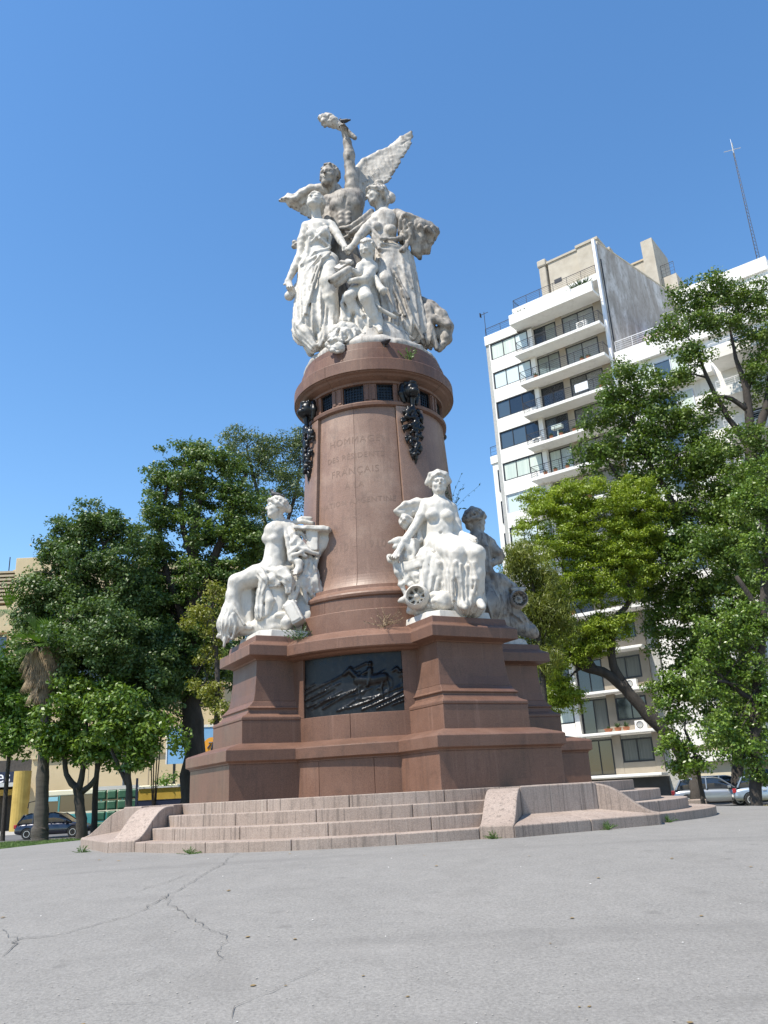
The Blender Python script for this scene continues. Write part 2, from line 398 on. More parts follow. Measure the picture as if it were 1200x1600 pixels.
# frieze: stone backing, small pilaster blocks, bronze grilles between them
wall_arc(0, [(8.755, 1.50), (9.25, 1.50)], 'frieze_wall', 179.9, 'red', n=96, rin=0.6)
M['bronze'] = mat('dark_bronze', (0.018, 0.017, 0.016), 0.36, 0.6)
t = NT(M['bronze']); P = t.world(); nz = t.noise(P, 9, 5, .6)
t.color(t.ramp(nz, [(0.3, (0.010, 0.0105, 0.012)), (0.55, (0.018, 0.019, 0.021)), (0.8, (0.040, 0.045, 0.046))])); t.link(t.ramp(nz, [(.3, (.24,) * 3), (.7, (.46,) * 3)]), t.b.inputs['Roughness'])
for k in range(4):
    for c0 in (-28, 0, 28):
        # grille: frame plus lattice bars, real openings
        B = MB()
        def seg(az0, az1, z0, z1, r0, r1):
            n_ = max(1, int(abs(az1 - az0) / 4)); rings = []
            for i in range(n_ + 1):
                az = radians(90 * k + c0 + az0 + (az1 - az0) * i / n_)
                rings.append([pol(az, r0, z0), pol(az, r1, z0), pol(az, r1, z1), pol(az, r0, z1)])
            B.loft(rings)
        z0, z1 = 8.80, 9.20
        seg(-8.2, 8.2, z0, z0 + .035, 1.50, 1.545); seg(-8.2, 8.2, z1 - .035, z1, 1.50, 1.545)
        seg(-8.2, -7.1, z0 + .035, z1 - .035, 1.50, 1.545); seg(7.1, 8.2, z0 + .035, z1 - .035, 1.50, 1.545)
        seg(-7.1, 7.1, z0 + .035, z1 - .035, 1.49, 1.508)
        for a in np.linspace(-5, 5, 5): seg(a - .4, a + .4, z0 + .03, z1 - .03, 1.505, 1.53)
        for a in np.linspace(z0 + .1, z1 - .1, 4): seg(-7.2, 7.2, a - .01, a + .01, 1.505, 1.525)
        B.build('bronze_grille', M['bronze'], mon)
    for c0, h in ((-14, 5.2), (14, 5.2), (45 - 10.5, 1.9), (45 + 10.5, 1.9)):
        B = wall_arc(k, [(8.761, 1.60), (8.80, 1.60), (8.81, 1.585), (9.19, 1.585), (9.20, 1.60), (9.248, 1.60)], 'frieze_block', h, 'red', center=c0, n=4, rin=1.4)
        if h > 4:
            for dc in (-2.6, 2.6): wall_arc(k, [(8.815, 1.605), (9.185, 1.605)], 'frieze_rib', 1.3, 'red', center=c0 + dc, n=2, rin=1.5)
    wall_arc(k, [(8.761, 1.63), (9.249, 1.63)], 'frieze_block', 8.4, 'red', center=45, n=6, rin=1.4)
ring_course([(9.20, 1.62), (9.25, 1.63), (9.27, 1.68), (9.31, 1.76), (9.35, 1.80), (9.375, 1.86), (9.392, 1.86), (9.395, 1.895), (9.67, 1.89), (9.69, 1.875), (9.695, 1.83), (9.72, 1.76)], 'cornice_stone', off=28, gap=0.16)
ring_course([(9.721, 1.755), (9.74, 1.745), (10.02, 1.72), (10.03, 1.71)], 'crown_stone', off=40, gap=0.16)
ring_course([(10.031, 1.67), (10.21, 1.65), (10.215, 1.62)], 'crown_stone', off=10, gap=0.16)

# engraved dedication on the shaft (letters sunk: dark thin cut shapes following the stone)
M['cut'] = mat('cut_letter', (0.180, 0.114, 0.085), 0.7)
def wrap_text(s, size, z, az0=0.0, ext=0.0, rf=shaft_r, parent=None, name='inscription', m_=None, dr=0.003, spacing=1.12):
    cu = bpy.data.curves.new('t', 'FONT'); cu.body = s; cu.size = size; cu.align_x = 'CENTER'; cu.space_character = spacing
    cu.resolution_u = 3
    ob = bpy.data.objects.new('t', cu); COL.objects.link(ob)
    dg = bpy.context.evaluated_depsgraph_get(); me = bpy.data.meshes.new_from_object(ob.evaluated_get(dg))
    bpy.data.objects.remove(ob)
    import bmesh
    bm = bmesh.new(); bm.from_mesh(me); bmesh.ops.triangulate(bm, faces=bm.faces)
    bmesh.ops.subdivide_edges(bm, edges=[e_ for e_ in bm.edges if e_.calc_length() > .06], cuts=1)
    for v in bm.verts:
        zz = z + v.co.y; r = rf(zz) + dr; v.co = pol(az0 + v.co.x / r, r, zz)
    bm.to_mesh(me); bm.free(); me.name = name
    o = put(name, me, m_ or M['cut'], parent); o['kind'] = 'stuff'; return o
for s, sz, z in (('HOMMAGE', .22, 7.82), ('DES RÉSIDENTS', .175, 7.46), ('FRANÇAIS', .22, 7.10), ('À LA', .19, 6.78), ('NATION ARGENTINE', .168, 6.42), ('—', .5, 6.0), ('1810 – 1910', .23, 5.42)):
    wrap_text(s, sz, z, radians(-1), parent=mon)
# mason's joints in the shaft panels
def joint(az0, az1, z, zb=None):
    B = MB(); n = 24
    rings = []
    for i in range(n + 1):
        az = radians(az0 + (az1 - az0) * i / n); zz = z if zb is None else z + (zb - z) * i / n
        r = shaft_r(zz) + .0025; rings.append([pol(az, r, zz), pol(az, r, zz + .009)])
    B.loft(rings, closed=False, cap=False); return B

# grit, chips and dry leaves lying loose on the asphalt
def litter(name, n, size, mt, seed, flat=.4):
    r = np.random.default_rng(seed); V = []; Fs = []
    for i in range(n):
        y = 4.5 + 9 * r.random() ** 1.3; x = r.uniform(-.62, .62) * y; 
        if R2(x, y) < 6.4: continue
        z = ground_z(x, y); s_ = size * r.uniform(.4, 1.4) * (.5 + y / 14); a = r.uniform(0, 6.28); k = len(V)
        for j in range(5): V.append((x + cos(a + 1.257 * j) * s_ * r.uniform(.6, 1.1), y + sin(a + 1.257 * j) * s_ * r.uniform(.6, 1.1), z + .004 + r.uniform(0, .3) * s_ * flat))
        V.append((x, y, z + s_ * flat + .004)); Fs += [(k + j, k + (j + 1) % 5, k + 5) for j in range(5)]
    o = put(name, fast_mesh(name, np.array(V), np.array(Fs)), mt); return tag(o, kind='stuff')
litter('loose_grit', 1500, .007, mat('grit', (.30, .28, .25), .9), 3)
litter('fallen_leaves', 55, .018, mat('dry_leaf', (.22, .15, .06), .8), 4, .25)
litter('pale_chips', 45, .010, mat('pale_chip', (.62, .60, .56), .8), 5)
# ------------------------------------------------------------------ carved marble: a small signed-distance sculptor
import openvdb
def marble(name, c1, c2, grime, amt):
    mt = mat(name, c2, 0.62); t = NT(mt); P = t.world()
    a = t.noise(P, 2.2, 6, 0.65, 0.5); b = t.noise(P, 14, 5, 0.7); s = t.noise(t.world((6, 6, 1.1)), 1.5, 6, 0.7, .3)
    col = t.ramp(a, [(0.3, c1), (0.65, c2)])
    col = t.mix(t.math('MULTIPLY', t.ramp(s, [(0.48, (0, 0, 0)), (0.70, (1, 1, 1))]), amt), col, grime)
    # grime and painted crease shade: hollows darkened so the folds read deeper
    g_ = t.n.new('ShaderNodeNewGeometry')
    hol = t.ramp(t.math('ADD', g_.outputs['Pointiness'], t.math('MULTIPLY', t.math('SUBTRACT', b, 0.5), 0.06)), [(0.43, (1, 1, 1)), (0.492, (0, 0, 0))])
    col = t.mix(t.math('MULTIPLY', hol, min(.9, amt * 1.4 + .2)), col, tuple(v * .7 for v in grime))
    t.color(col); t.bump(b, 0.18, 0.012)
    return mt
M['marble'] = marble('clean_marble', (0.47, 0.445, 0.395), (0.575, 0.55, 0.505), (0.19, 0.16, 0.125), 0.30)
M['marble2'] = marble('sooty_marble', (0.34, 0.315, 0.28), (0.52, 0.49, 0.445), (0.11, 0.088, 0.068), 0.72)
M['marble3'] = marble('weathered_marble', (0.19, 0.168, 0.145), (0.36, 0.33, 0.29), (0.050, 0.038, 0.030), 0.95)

def V3(*a): return np.array(a, np.float32)
class Carve:
    """records carving strokes, then cuts them into a grid just large enough"""
    def __init__(s, h=.02): s.h = h; s.ops = []; s.lo = np.full(3, 1e9); s.hi = -s.lo; s.zcut = None; s.live = False
    def rec(s, fn, args, kw, lo, hi, sub=False):
        s.ops.append((fn, args, kw))
        if not sub: s.lo = np.minimum(s.lo, lo); s.hi = np.maximum(s.hi, hi)
    def run(s):
        s.live = True; s.lo = (s.lo - .06).astype(np.float32); s.n = np.ceil((s.hi + .06 - s.lo) / s.h).astype(int) + 1
        s.d = np.full(s.n, 1.0, np.float32)
        for fn, a, k in s.ops: fn(*a, **k)
        if s.zcut is not None:
            i = int((s.zcut - s.lo[2]) / s.h)
            if i > 0: s.d[:, :, :i] = 1
    def region(s, lo, hi):
        a = np.clip(((np.array(lo) - s.lo) / s.h).astype(int) - 1, 0, s.n); b = np.clip(((np.array(hi) - s.lo) / s.h).astype(int) + 2, 0, s.n)
        if (b - a).min() <= 0: return None
        X, Y, Z = np.meshgrid(*[np.arange(a[i], b[i], dtype=np.float32) * s.h + s.lo[i] for i in range(3)], indexing='ij', sparse=True)
        return (slice(a[0], b[0]), slice(a[1], b[1]), slice(a[2], b[2])), X, Y, Z
    def apply(s, sl, d, k, op='u'):
        o = s.d[sl]
        if op == 'u':
            if k > 0:
                h = np.maximum(k - np.abs(o - d), 0) / k; s.d[sl] = np.minimum(o, d) - h * h * k * 0.25
            else: s.d[sl] = np.minimum(o, d)
        else:                                   # subtract
            d = -d
            if k > 0:
                h = np.maximum(k - np.abs(o - d), 0) / k; s.d[sl] = np.maximum(o, d) + h * h * k * 0.25
            else: s.d[sl] = np.maximum(o, d)
    def cone(s, a, b, ra, rb, k=0.05, op='u', fold=None, flat=None):
        """tapered limb; fold = (amplitude, count, twist, phase) pleats round its axis; flat = (direction, factor)"""
        if not s.live:
            e = max(ra, rb) * (flat[1] if flat else 1) + (fold[0] if fold else 0)
            s.rec(s.cone, (a, b, ra, rb, k, op, fold, flat), {}, np.minimum(a, b) - e, np.maximum(a, b) + e, op == 's'); return s
        a = np.array(a, np.float32); b = np.array(b, np.float32); R = max(ra, rb) + k + 3 * s.h + (fold[0] if fold else 0)
        if flat: R *= max(1, flat[1])
        rg = s.region(np.minimum(a, b) - R, np.maximum(a, b) + R)
        if rg is None: return s
        sl, X, Y, Z = rg; ab = b - a; L2 = float(ab @ ab) + 1e-9
        px, py, pz = X - a[0], Y - a[1], Z - a[2]
        t_ = np.clip((px * ab[0] + py * ab[1] + pz * ab[2]) / L2, 0, 1)
        qx, qy, qz = px - ab[0] * t_, py - ab[1] * t_, pz - ab[2] * t_
        if flat:                                # widen along a direction (elliptic section)
            f = np.array(flat[0], np.float32); f /= np.linalg.norm(f); c = (qx * f[0] + qy * f[1] + qz * f[2]) * (1 - 1 / flat[1])
            qx, qy, qz = qx - f[0] * c, qy - f[1] * c, qz - f[2] * c
        d = np.sqrt(qx * qx + qy * qy + qz * qz) - (ra + (rb - ra) * t_)
        if fold:
            ax = ab / np.sqrt(L2); u = np.cross(ax, [0.3, 1, 0.1]); u /= np.linalg.norm(u); v = np.cross(ax, u)
            th = np.arctan2(qx * v[0] + qy * v[1] + qz * v[2], qx * u[0] + qy * u[1] + qz * u[2])
            A, n, tw, ph = fold
            w1 = 1 - np.abs(np.sin(th * n * 0.5 + tw * t_ + ph + 0.6 * np.sin(2 * th + 3 * t_)))
            w2 = np.sin(th * (n * 0.37 // 1 + 1) + 2.3 * ph - 1.7 * t_)
            d = d - A * (w1 * 1.3 - 0.5 + 0.35 * w2) * (0.35 + 0.65 * t_)
        s.apply(sl, d, k, op); return s
    def chain(s, pts, rads, k=0.05, **kw):
        for i in range(len(pts) - 1): s.cone(pts[i], pts[i + 1], rads[i], rads[i + 1], k, **kw)
        return s
    def ell(s, c, r, axes=None, k=0.05, op='u'):
        if not s.live: e = max(r); s.rec(s.ell, (c, r, axes, k, op), {}, np.array(c) - e, np.array(c) + e, op == 's'); return s
        c = np.array(c, np.float32); r = np.array(r, np.float32); R = r.max() + k + 3 * s.h
        rg = s.region(c - R, c + R)
        if rg is None: return s
        sl, X, Y, Z = rg; px, py, pz = X - c[0], Y - c[1], Z - c[2]
        if axes is None: axes = np.eye(3)
        q_ = [(px * a[0] + py * a[1] + pz * a[2]) for a in np.array(axes, np.float32)]
        k0 = np.sqrt(sum((q_[i] / r[i]) ** 2 for i in range(3))); k1 = np.sqrt(sum((q_[i] / (r[i] * r[i])) ** 2 for i in range(3)))
        s.apply(sl, k0 * (k0 - 1) / np.maximum(k1, 1e-6), k, op); return s
    def slab(s, c, half, axes=None, rnd=0.02, k=0.02, op='u'):
        if not s.live: e = np.linalg.norm(half); s.rec(s.slab, (c, half, axes, rnd, k, op), {}, np.array(c) - e, np.array(c) + e, op == 's'); return s
        c = np.array(c, np.float32); half = np.array(half, np.float32); R = np.linalg.norm(half) + k + 3 * s.h
        rg = s.region(c - R, c + R)
        if rg is None: return s
        sl, X, Y, Z = rg; px, py, pz = X - c[0], Y - c[1], Z - c[2]
        if axes is None: axes = np.eye(3)
        q_ = [np.abs(px * a[0] + py * a[1] + pz * a[2]) - (half[i] - rnd) for i, a in enumerate(np.array(axes, np.float32))]
        d = np.sqrt(sum(np.maximum(v, 0) ** 2 for v in q_)) + np.minimum(np.maximum(np.maximum(q_[0], q_[1]), q_[2]), 0) - rnd
        s.apply(sl, d, k, op); return s
    def rough(s, amp, scale, seed=0):
        """uneven carved surface"""
        if not s.live: s.rec(s.rough, (amp, scale, seed), {}, s.lo, s.hi, True); return s
        r = np.random.default_rng(seed); m_ = np.maximum((s.n * s.h / scale).astype(int) + 3, 3)
        g_ = r.standard_normal(m_).astype(np.float32)
        for ax in range(3):
            x = np.linspace(0, m_[ax] - 1.001, s.n[ax]); i = x.astype(int); f = (x - i).astype(np.float32); f = f * f * (3 - 2 * f)
            sh = [1, 1, 1]; sh[ax] = -1; f = f.reshape(sh)
            g_ = np.take(g_, i, ax) * (1 - f) + np.take(g_, i + 1, ax) * f
        s.d += g_ * amp; return s
    def build(s, name, mt, parent):
        s.run(); gr = openvdb.FloatGrid(1.0)
        s.d[0], s.d[-1] = 1, 1; s.d[:, 0], s.d[:, -1] = 1, 1; s.d[:, :, 0], s.d[:, :, -1] = 1, 1
        gr.copyFromArray(np.clip(s.d, -1, 1)); pts, quads = gr.convertToQuads()
        V = pts * s.h + s.lo; me = fast_mesh(name, V, quads[:, ::-1])
        me.polygons.foreach_set('use_smooth', [True] * len(me.polygons))
        return put(name, me, mt, parent)

class Plane:
    """pixel + distance in front of a vertical plane -> point in the world; px = metres per pixel there"""
    def __init__(s, Y): s.Y = Y
    def __call__(s, x, y, w=0.0): p = at(x, y, s.Y - w); return np.array(p, np.float32)
    def m(s, x, y): p = at(x, y, s.Y); return (p - CAM).dot(FW) / FPX
def unit(v): v = np.array(v, float); return v / np.linalg.norm(v)
def basis_from(f, u):
    """face direction f, up u -> axes (right, forward, up)"""
    f = unit(f); u = np.array(u, float); u = unit(u - f * (u @ f)); r = np.cross(f, u); return np.array([r, f, u])
def head(C, c, s, f, u, male=False, hair='wave', seed=0):
    """c = centre of skull+face, s = head height chin to crown"""
    A = basis_from(f, u); c = np.array(c, float); r = random.Random(seed)
    P = lambda x, y, z: c + s * (A[0] * x + A[1] * y + A[2] * z)
    C.ell(P(0, -.06, .10), np.array([.36, .44, .38]) * s, A, k=.03 * s)                 # cranium
    C.ell(P(0, .12, -.12), np.array([.285, .30, .40]) * s, A, k=.10 * s)               # face
    C.ell(P(0, .26, -.40), np.array([.13, .12, .10]) * s, A, k=.10 * s)                # chin
    for sx in (-1, 1):
        C.cone(P(.25 * sx, .0, -.22), P(.10 * sx, .26, -.40), .07 * s, .07 * s, k=.10 * s)   # jaw
        C.ell(P(.145 * sx, .43, .02), np.array([.095, .08, .065]) * s, A, k=.06 * s, op='s')   # eye socket
        C.ell(P(.145 * sx, .345, .012), np.array([.07, .065, .042]) * s, A, k=.012 * s)      # eyelid
        C.cone(P(.05 * sx, .405, .085), P(.22 * sx, .335, .085), .035 * s, .03 * s, k=.05 * s)  # brow
        C.ell(P(.18 * sx, .28, -.13), np.array([.10, .09, .09]) * s, A, k=.08 * s)           # cheek
        C.ell(P(.37 * sx, -.02, -.02), np.array([.04, .08, .11]) * s, A, k=.03 * s)          # ear
    C.cone(P(0, .40, .06), P(0, .485, -.10), .034 * s, .052 * s, k=.04 * s)                # nose
    C.ell(P(0, .45, -.115), np.array([.078, .05, .035]) * s, A, k=.02 * s)
    C.ell(P(0, .46, -.165), np.array([.03, .05, .02]) * s, A, k=.03 * s, op='s')
    C.ell(P(0, .395, -.205), np.array([.095, .055, .026]) * s, A, k=.02 * s)
    C.ell(P(0, .385, -.262), np.array([.08, .055, .03]) * s, A, k=.02 * s)
    C.ell(P(0, .46, -.234), np.array([.10, .04, .010]) * s, A, k=.012 * s, op='s')
    # hair: rolling locks following the skull
    n = 26 if hair != 'short' else 22
    for i in range(n):
        a0 = 2 * pi * i / n + r.uniform(-.1, .1)
        pts = []; rr = []
        for j in range(5):
            el = radians(86 - j * 21 + r.uniform(-5, 5)); a = a0 + 0.22 * sin(j * 1.9 + i) 
            x, y, z = cos(el) * cos(a), cos(el) * sin(a), sin(el)
            if y > .20 and z < (.66 if hair == 'short' else .56): break
            if z < -.35: break
            pts.append(P(x * .385, y * .47 - .07, z * .42 + .11)); rr.append(s * r.uniform(.045, .075))
        if len(pts) > 1: C.chain(pts, rr, k=.025 * s)
    if hair in ('bun', 'long', 'crown'):
        for sx in (-1, 1): C.chain([P(.05 * sx, .36, .36), P(.24 * sx, .27, .26), P(.36 * sx, .05, .10), P(.33 * sx, -.2, -.02), P(.15 * sx, -.42, -.02)], [.075 * s, .095 * s, .10 * s, .10 * s, .10 * s], k=.03 * s)
        C.ell(P(0, -.52, .02), np.array([.20, .17, .18]) * s, A, k=.06 * s)
        for i in range(7):
            a = 2 * pi * i / 7; C.ell(P(.12 * cos(a), -.58, .02 + .12 * sin(a)), np.array([.08, .09, .08]) * s, A, k=.02 * s)
    if hair == 'long':
        for i in range(4): C.chain([P(-.2 + .13 * i, -.38, -.1), P(-.22 + .14 * i, -.42, -.45), P(-.15 + .1 * i, -.30, -.8)], [.10 * s, .09 * s, .05 * s], k=.03 * s)
    if hair == 'crown':
        C.chain([P(-.30, .1, .40), P(-.15, .28, .46), P(0, .33, .48), P(.15, .28, .46), P(.30, .1, .40)], [.04 * s, .055 * s, .07 * s, .055 * s, .04 * s], k=.02 * s)
        C.ell(P(0, .12, .56), np.array([.12, .10, .10]) * s, A, k=.03 * s)
def hand(C, wr, knuck, side, s, curl=0.5, thumb=1):
    """wr wrist, knuck knuckle centre, side = direction across the palm, s = hand length"""
    wr = np.array(wr, float); kn = np.array(knuck, float); f = unit(kn - wr); sd = unit(side); sd = unit(sd - f * (sd @ f)); nrm = np.cross(f, sd)
    C.cone(wr, kn, .15 * s, .13 * s, k=.05 * s, flat=(sd, 1.75))
    for i, L in enumerate((.40, .46, .43, .34)):
        o = kn + sd * s * (i - 1.5) * .135
        a = 0.0; p = o; 
        for j, l in enumerate((.45, .32, .23)):
            a += curl * (0.5 if j == 0 else 1.0); q_ = p + (f * cos(a) + nrm * sin(a)) * L * s * l
            C.cone(p, q_, (.066 - .008 * j) * s, (.060 - .008 * j) * s, k=.012 * s); p = q_
    o = wr + f * .12 * s + sd * -.2 * s * thumb
    p1 = o + (f * .8 - sd * thumb * .6 + nrm * .35) * .22 * s; p2 = p1 + (f * .9 + nrm * .6) * .2 * s
    C.chain([o, p1, p2], [.08 * s, .068 * s, .05 * s], k=.03 * s)
def folds(C, paths, r0, r1, k=.03, op='u'):
    for p in paths:
        n = len(p); C.chain(p, [r0 + (r1 - r0) * i / (n - 1) for i in range(n)], k=k, op=op)
# ------------------------------------------------------------------ crowning group
crown = empty('crowning_sculpture', (CX, CY, 10.22), 'white marble group of winged torch bearer, two women and child on top of the column', 'statue')
T = Plane(CY)
U = 0.0172                                    # about one photo pixel in metres up there
zx = lambda X, Y, w=0.0: T(420 + X * .26667, 160 + Y * .26667, w)    # reads coordinates measured in an enlarged view
def cut_low(C, z):                            # flat underside
    C.zcut = z

# rocky marble base
C = Carve(.03)
for i in range(46):
    a = 2 * pi * i / 46; r = random.Random(i); rr = 1.36 + r.uniform(-.04, .05)
    C.ell((CX + rr * cos(a), CY + rr * sin(a), 10.27 + r.uniform(-.03, .05)), (.26, .26, .15 + r.uniform(0, .05)), k=.09)
C.cone((CX, CY, 10.20), (CX, CY, 10.42), 1.45, 1.30, k=.1)
for i in range(30):
    r = random.Random(i + 90); a = r.uniform(0, 6.28); q0 = r.uniform(.2, 1.25)
    C.ell((CX + q0 * cos(a), CY + q0 * sin(a), 10.42 + .25 * (1.3 - q0)), (.3, .3, .16), k=.1)
cut_low(C, 10.216); C.rough(.010, .12, 3); C.build('rock_base', M['marble2'], crown)

# the winged man ---------------------------------------------------
C = Carve(.021)
wv = -.05
chest = zx(452, 600, wv + .05); belly = zx(440, 720, wv); nk = zx(398, 530, wv + .02); shL = zx(352, 585, wv); shR = zx(515, 560, wv)
C.cone(chest, belly, .40, .34, k=.1, flat=((1, 0, 0), 1.22)); C.cone(shL, shR, .19, .20, k=.15)
C.ell(zx(405, 600, wv + .28), (.20, .13, .16), k=.08); C.ell(zx(492, 600, wv + .28), (.20, .13, .16), k=.08)
for i in range(3):
    for sx in (-1, 1): C.ell(zx(447 + sx * 20, 655 + 26 * i, wv + .34), (.085, .06, .07), k=.05)
C.cone(zx(447, 560, wv + .42), zx(447, 700, wv + .42), .02, .03, k=.05, op='s')
C.cone(belly, zx(430, 900, wv), .33, .36, k=.1)
C.cone(zx(430, 880, wv), (CX + .05, CY + .1, 10.5), .40, .72, k=.1, fold=(.08, 12, .6, .3))
C.cone(nk, zx(372, 492, wv + .08), .155, .15, k=.07); C.cone(zx(420, 560, wv), nk, .2, .16, k=.12)
head(C, zx(352, 438, wv + .14), .66, (-.28, -.90, -.10), (.05, .0, 1), True, 'short', 2)
# raised arm
C.chain([shR, zx(486, 505, wv + .06), zx(482, 440, wv + .10), zx(474, 375, wv + .12), zx(472, 310, wv + .16), zx(460, 235, wv + .20), zx(449, 185, wv + .22)],
        [.22, .185, .165, .135, .145, .11, .085], k=.05)
C.ell(zx(498, 455, wv + .05), (.12, .14, .22), k=.08); C.ell(zx(462, 320, wv + .18), (.09, .11, .2), k=.08)
tdir = unit(zx(335, 95, wv + .25) - zx(500, 205, wv + .25))
hand(C, zx(449, 190, wv + .24), zx(437, 150, wv + .34), tdir, .42, .95, 1)
# other arm reaching down behind the woman on the left; sash across the hips
C.chain([shL, zx(345, 650, wv), zx(350, 720, wv + .1)], [.2, .16, .14], k=.06)
folds(C, [[zx(600, 640, wv + .42), zx(540, 690, wv + .5), zx(470, 735, wv + .5), zx(420, 740, wv + .4)], [zx(610, 665, wv + .42), zx(550, 720, wv + .5), zx(480, 765, wv + .5)], [zx(590, 700, wv + .4), zx(520, 760, wv + .45), zx(440, 800, wv + .4)]], .075, .06, k=.05)
C.rough(.005, .09, 4); C.build('winged_man', M['marble3'], crown)
# torch
C = Carve(.017)
a, b = zx(505, 208, wv + .26), zx(372, 112, wv + .26)
C.chain([a, zx(440, 158, wv + .26), b], [.062, .085, .13], k=.01)
C.cone(zx(380, 118, wv + .26), zx(372, 112, wv + .26), .155, .15, k=.01); C.cone(zx(362, 104, wv + .26), zx(352, 98, wv + .26), .13, .15, k=.02)
for i, (X, Y, r_, ww) in enumerate([(345, 92, .13, 0), (322, 88, .11, .08), (310, 100, .09, -.05), (302, 84, .06, .05), (340, 80, .10, -.06), (365, 84, .08, .05), (322, 108, .09, .1), (345, 120, .10, .04), (318, 125, .07, -.04), (296, 92, .05, 0), (358, 138, .06, .02), (328, 138, .05, .05)]):
    C.ell(zx(X, Y, wv + .26 + ww), (r_, r_ * .8, r_), k=.03)
C.rough(.006, .05, 9); C.build('torch', M['marble2'], crown)
# wings: rows of overlapping feathers
def wing(name, feathers, lead, mt, sd):
    C = Carve(.021)
    C.chain(lead, [.15, .13, .11, .085, .06, .04][:len(lead)] if len(lead) <= 6 else [.12] * len(lead), k=.06)
    for i, (a, b, r_) in enumerate(feathers):
        a = np.array(a); b = np.array(b); mid = a * .45 + b * .55
        fl = (unit(np.cross(b - a, (0, 1, 0))), 3.0)
        C.cone(a, mid, r_ * .36, r_ * .40, k=.07, flat=fl); C.cone(mid, b, r_ * .40, r_ * .20, k=.05, flat=fl)
    for (a, b, r_), (a2, b2, _) in zip(feathers[:-1], feathers[1:]):
        a = (np.array(a) + a2) / 2; b = (np.array(b) + b2) / 2; o_ = np.array((0, -.075, 0)); C.cone(a * .6 + b * .4 + o_, b + o_ * .7, .006, .014, k=.03, op='s')
    C.rough(.004, .07, sd); return C.build(name, mt, crown)
lead = [zx(520, 560, -.3), zx(508, 420, -.42), zx(560, 352, -.45), zx(650, 302, -.45), zx(740, 262, -.42), zx(795, 222, -.40)]
def lerp(p, q_, t_): return np.array(p) * (1 - t_) + np.array(q_) * t_
top = [(508, 420), (560, 352), (650, 302), (740, 262), (795, 226), (838, 178)]
bot = [(560, 570), (640, 500), (695, 462), (722, 415), (752, 370), (800, 290), (806, 262)]
def along(P_, t_):
    n = len(P_) - 1; i = min(int(t_ * n), n - 1); f = t_ * n - i
    return (P_[i][0] * (1 - f) + P_[i + 1][0] * f, P_[i][1] * (1 - f) + P_[i + 1][1] * f)
fe = []
for i in range(14):
    t_ = i / 13; a = along(top, t_ * .80); b = along(bot, t_)
    fe.append((zx(*a, -.44), zx(*b, -.40 + .03 * (i % 2)), .17 * (1 - .5 * t_)))
for i in range(9):
    t_ = i / 8; a = along(top, t_ * .8); b = along(bot, t_ * .9); True or fe.append((zx(*a, -.34), zx(a[0] * .42 + b[0] * .58, a[1] * .42 + b[1] * .58, -.30), .13))
fe += [(zx(720, 268, -.42), zx(838, 170, -.36), .075), (zx(730, 280, -.40), zx(846, 192, -.40), .07), (zx(745, 292, -.42), zx(806, 258, -.42), .09)]
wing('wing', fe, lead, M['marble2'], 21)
top = [(352, 525), (300, 508), (245, 505), (205, 520), (172, 552), (135, 566), (98, 560)]
bot = [(350, 640), (300, 690), (232, 672), (200, 650), (160, 625), (125, 604), (98, 572)]
fe = []
for i in range(11):
    t_ = i / 10; fe.append((zx(*along(top, t_), -.18), zx(*along(bot, t_), -.38 + .03 * (i % 2)), .14))
lead = [zx(352, 525, -.1), zx(300, 508, -.12), zx(245, 507, -.12), zx(190, 536, -.12), zx(150, 566, -.12), zx(100, 562, -.12)]
wing('wing', fe, lead, M['marble2'], 22)

# the woman on the left ------------------------------------------
C = Carve(.021)
w0 = .45
head(C, zx(272, 590, w0 + .05), .53, (-.35, -.86, .38), (.22, .30, 1), False, 'bun', 5)
C.cone(zx(277, 640, w0), zx(282, 700, w0 - .05), .115, .14, k=.08)
C.cone(zx(225, 728, w0), zx(352, 722, w0 - .05), .14, .15, k=.12)
C.cone(zx(290, 745, w0), zx(285, 850, w0 + .05), .25, .21, k=.1, flat=((1, 0, 0), 1.3))
C.ell(zx(248, 775, w0 + .22), (.14, .13, .14), k=.06); C.ell(zx(320, 765, w0 + .22), (.14, .13, .14), k=.06)
C.cone(zx(285, 850, w0 + .05), zx(290, 930, w0 + .05), .24, .31, k=.1, flat=((1, 0, 0), 1.2))
# dress: pleated skirt with the near leg pushing through
C.cone(zx(280, 930, w0), zx(280, 1330, w0 + .15), .33, .45, k=.06, fold=(.065, 17, 1.0, .4), flat=((1, 0, 0), 1.25))
C.cone(zx(232, 980, w0 + .1), zx(228, 1290, w0 + .3), .22, .25, k=.07, fold=(.07, 9, .5, 1.4))
C.chain([zx(350, 940, w0 + .1), zx(352, 1060, w0 + .42), zx(360, 1160, w0 + .38), zx(392, 1290, w0 + .32)], [.27, .22, .19, .14], k=.07)
C.cone(zx(330, 1150, w0 + .2), zx(345, 1400, w0 + .35), .16, .30, k=.05, fold=(.06, 8, .6, .2))
folds(C, [[zx(345, 905, w0 + .42), zx(280, 960, w0 + .45), zx(240, 1080, w0 + .5), zx(215, 1240, w0 + .6)],
          [zx(360, 880, w0 + .40), zx(310, 920, w0 + .48), zx(262, 1060, w0 + .55), zx(232, 1180, w0 + .58)],
          [zx(300, 900, w0 + .4), zx(225, 990, w0 + .35), zx(205, 1120, w0 + .35)],
          [zx(338, 1170, w0 + .48), zx(330, 1290, w0 + .56), zx(290, 1420, w0 + .62)],
          [zx(392, 1190, w0 + .35), zx(345, 1330, w0 + .55), zx(300, 1430, w0 + .62)],
          [zx(215, 1240, w0 + .55), zx(172, 1310, w0 + .55), zx(215, 1350, w0 + .6), zx(275, 1425, w0 + .62)]], .034, .036, k=.02)
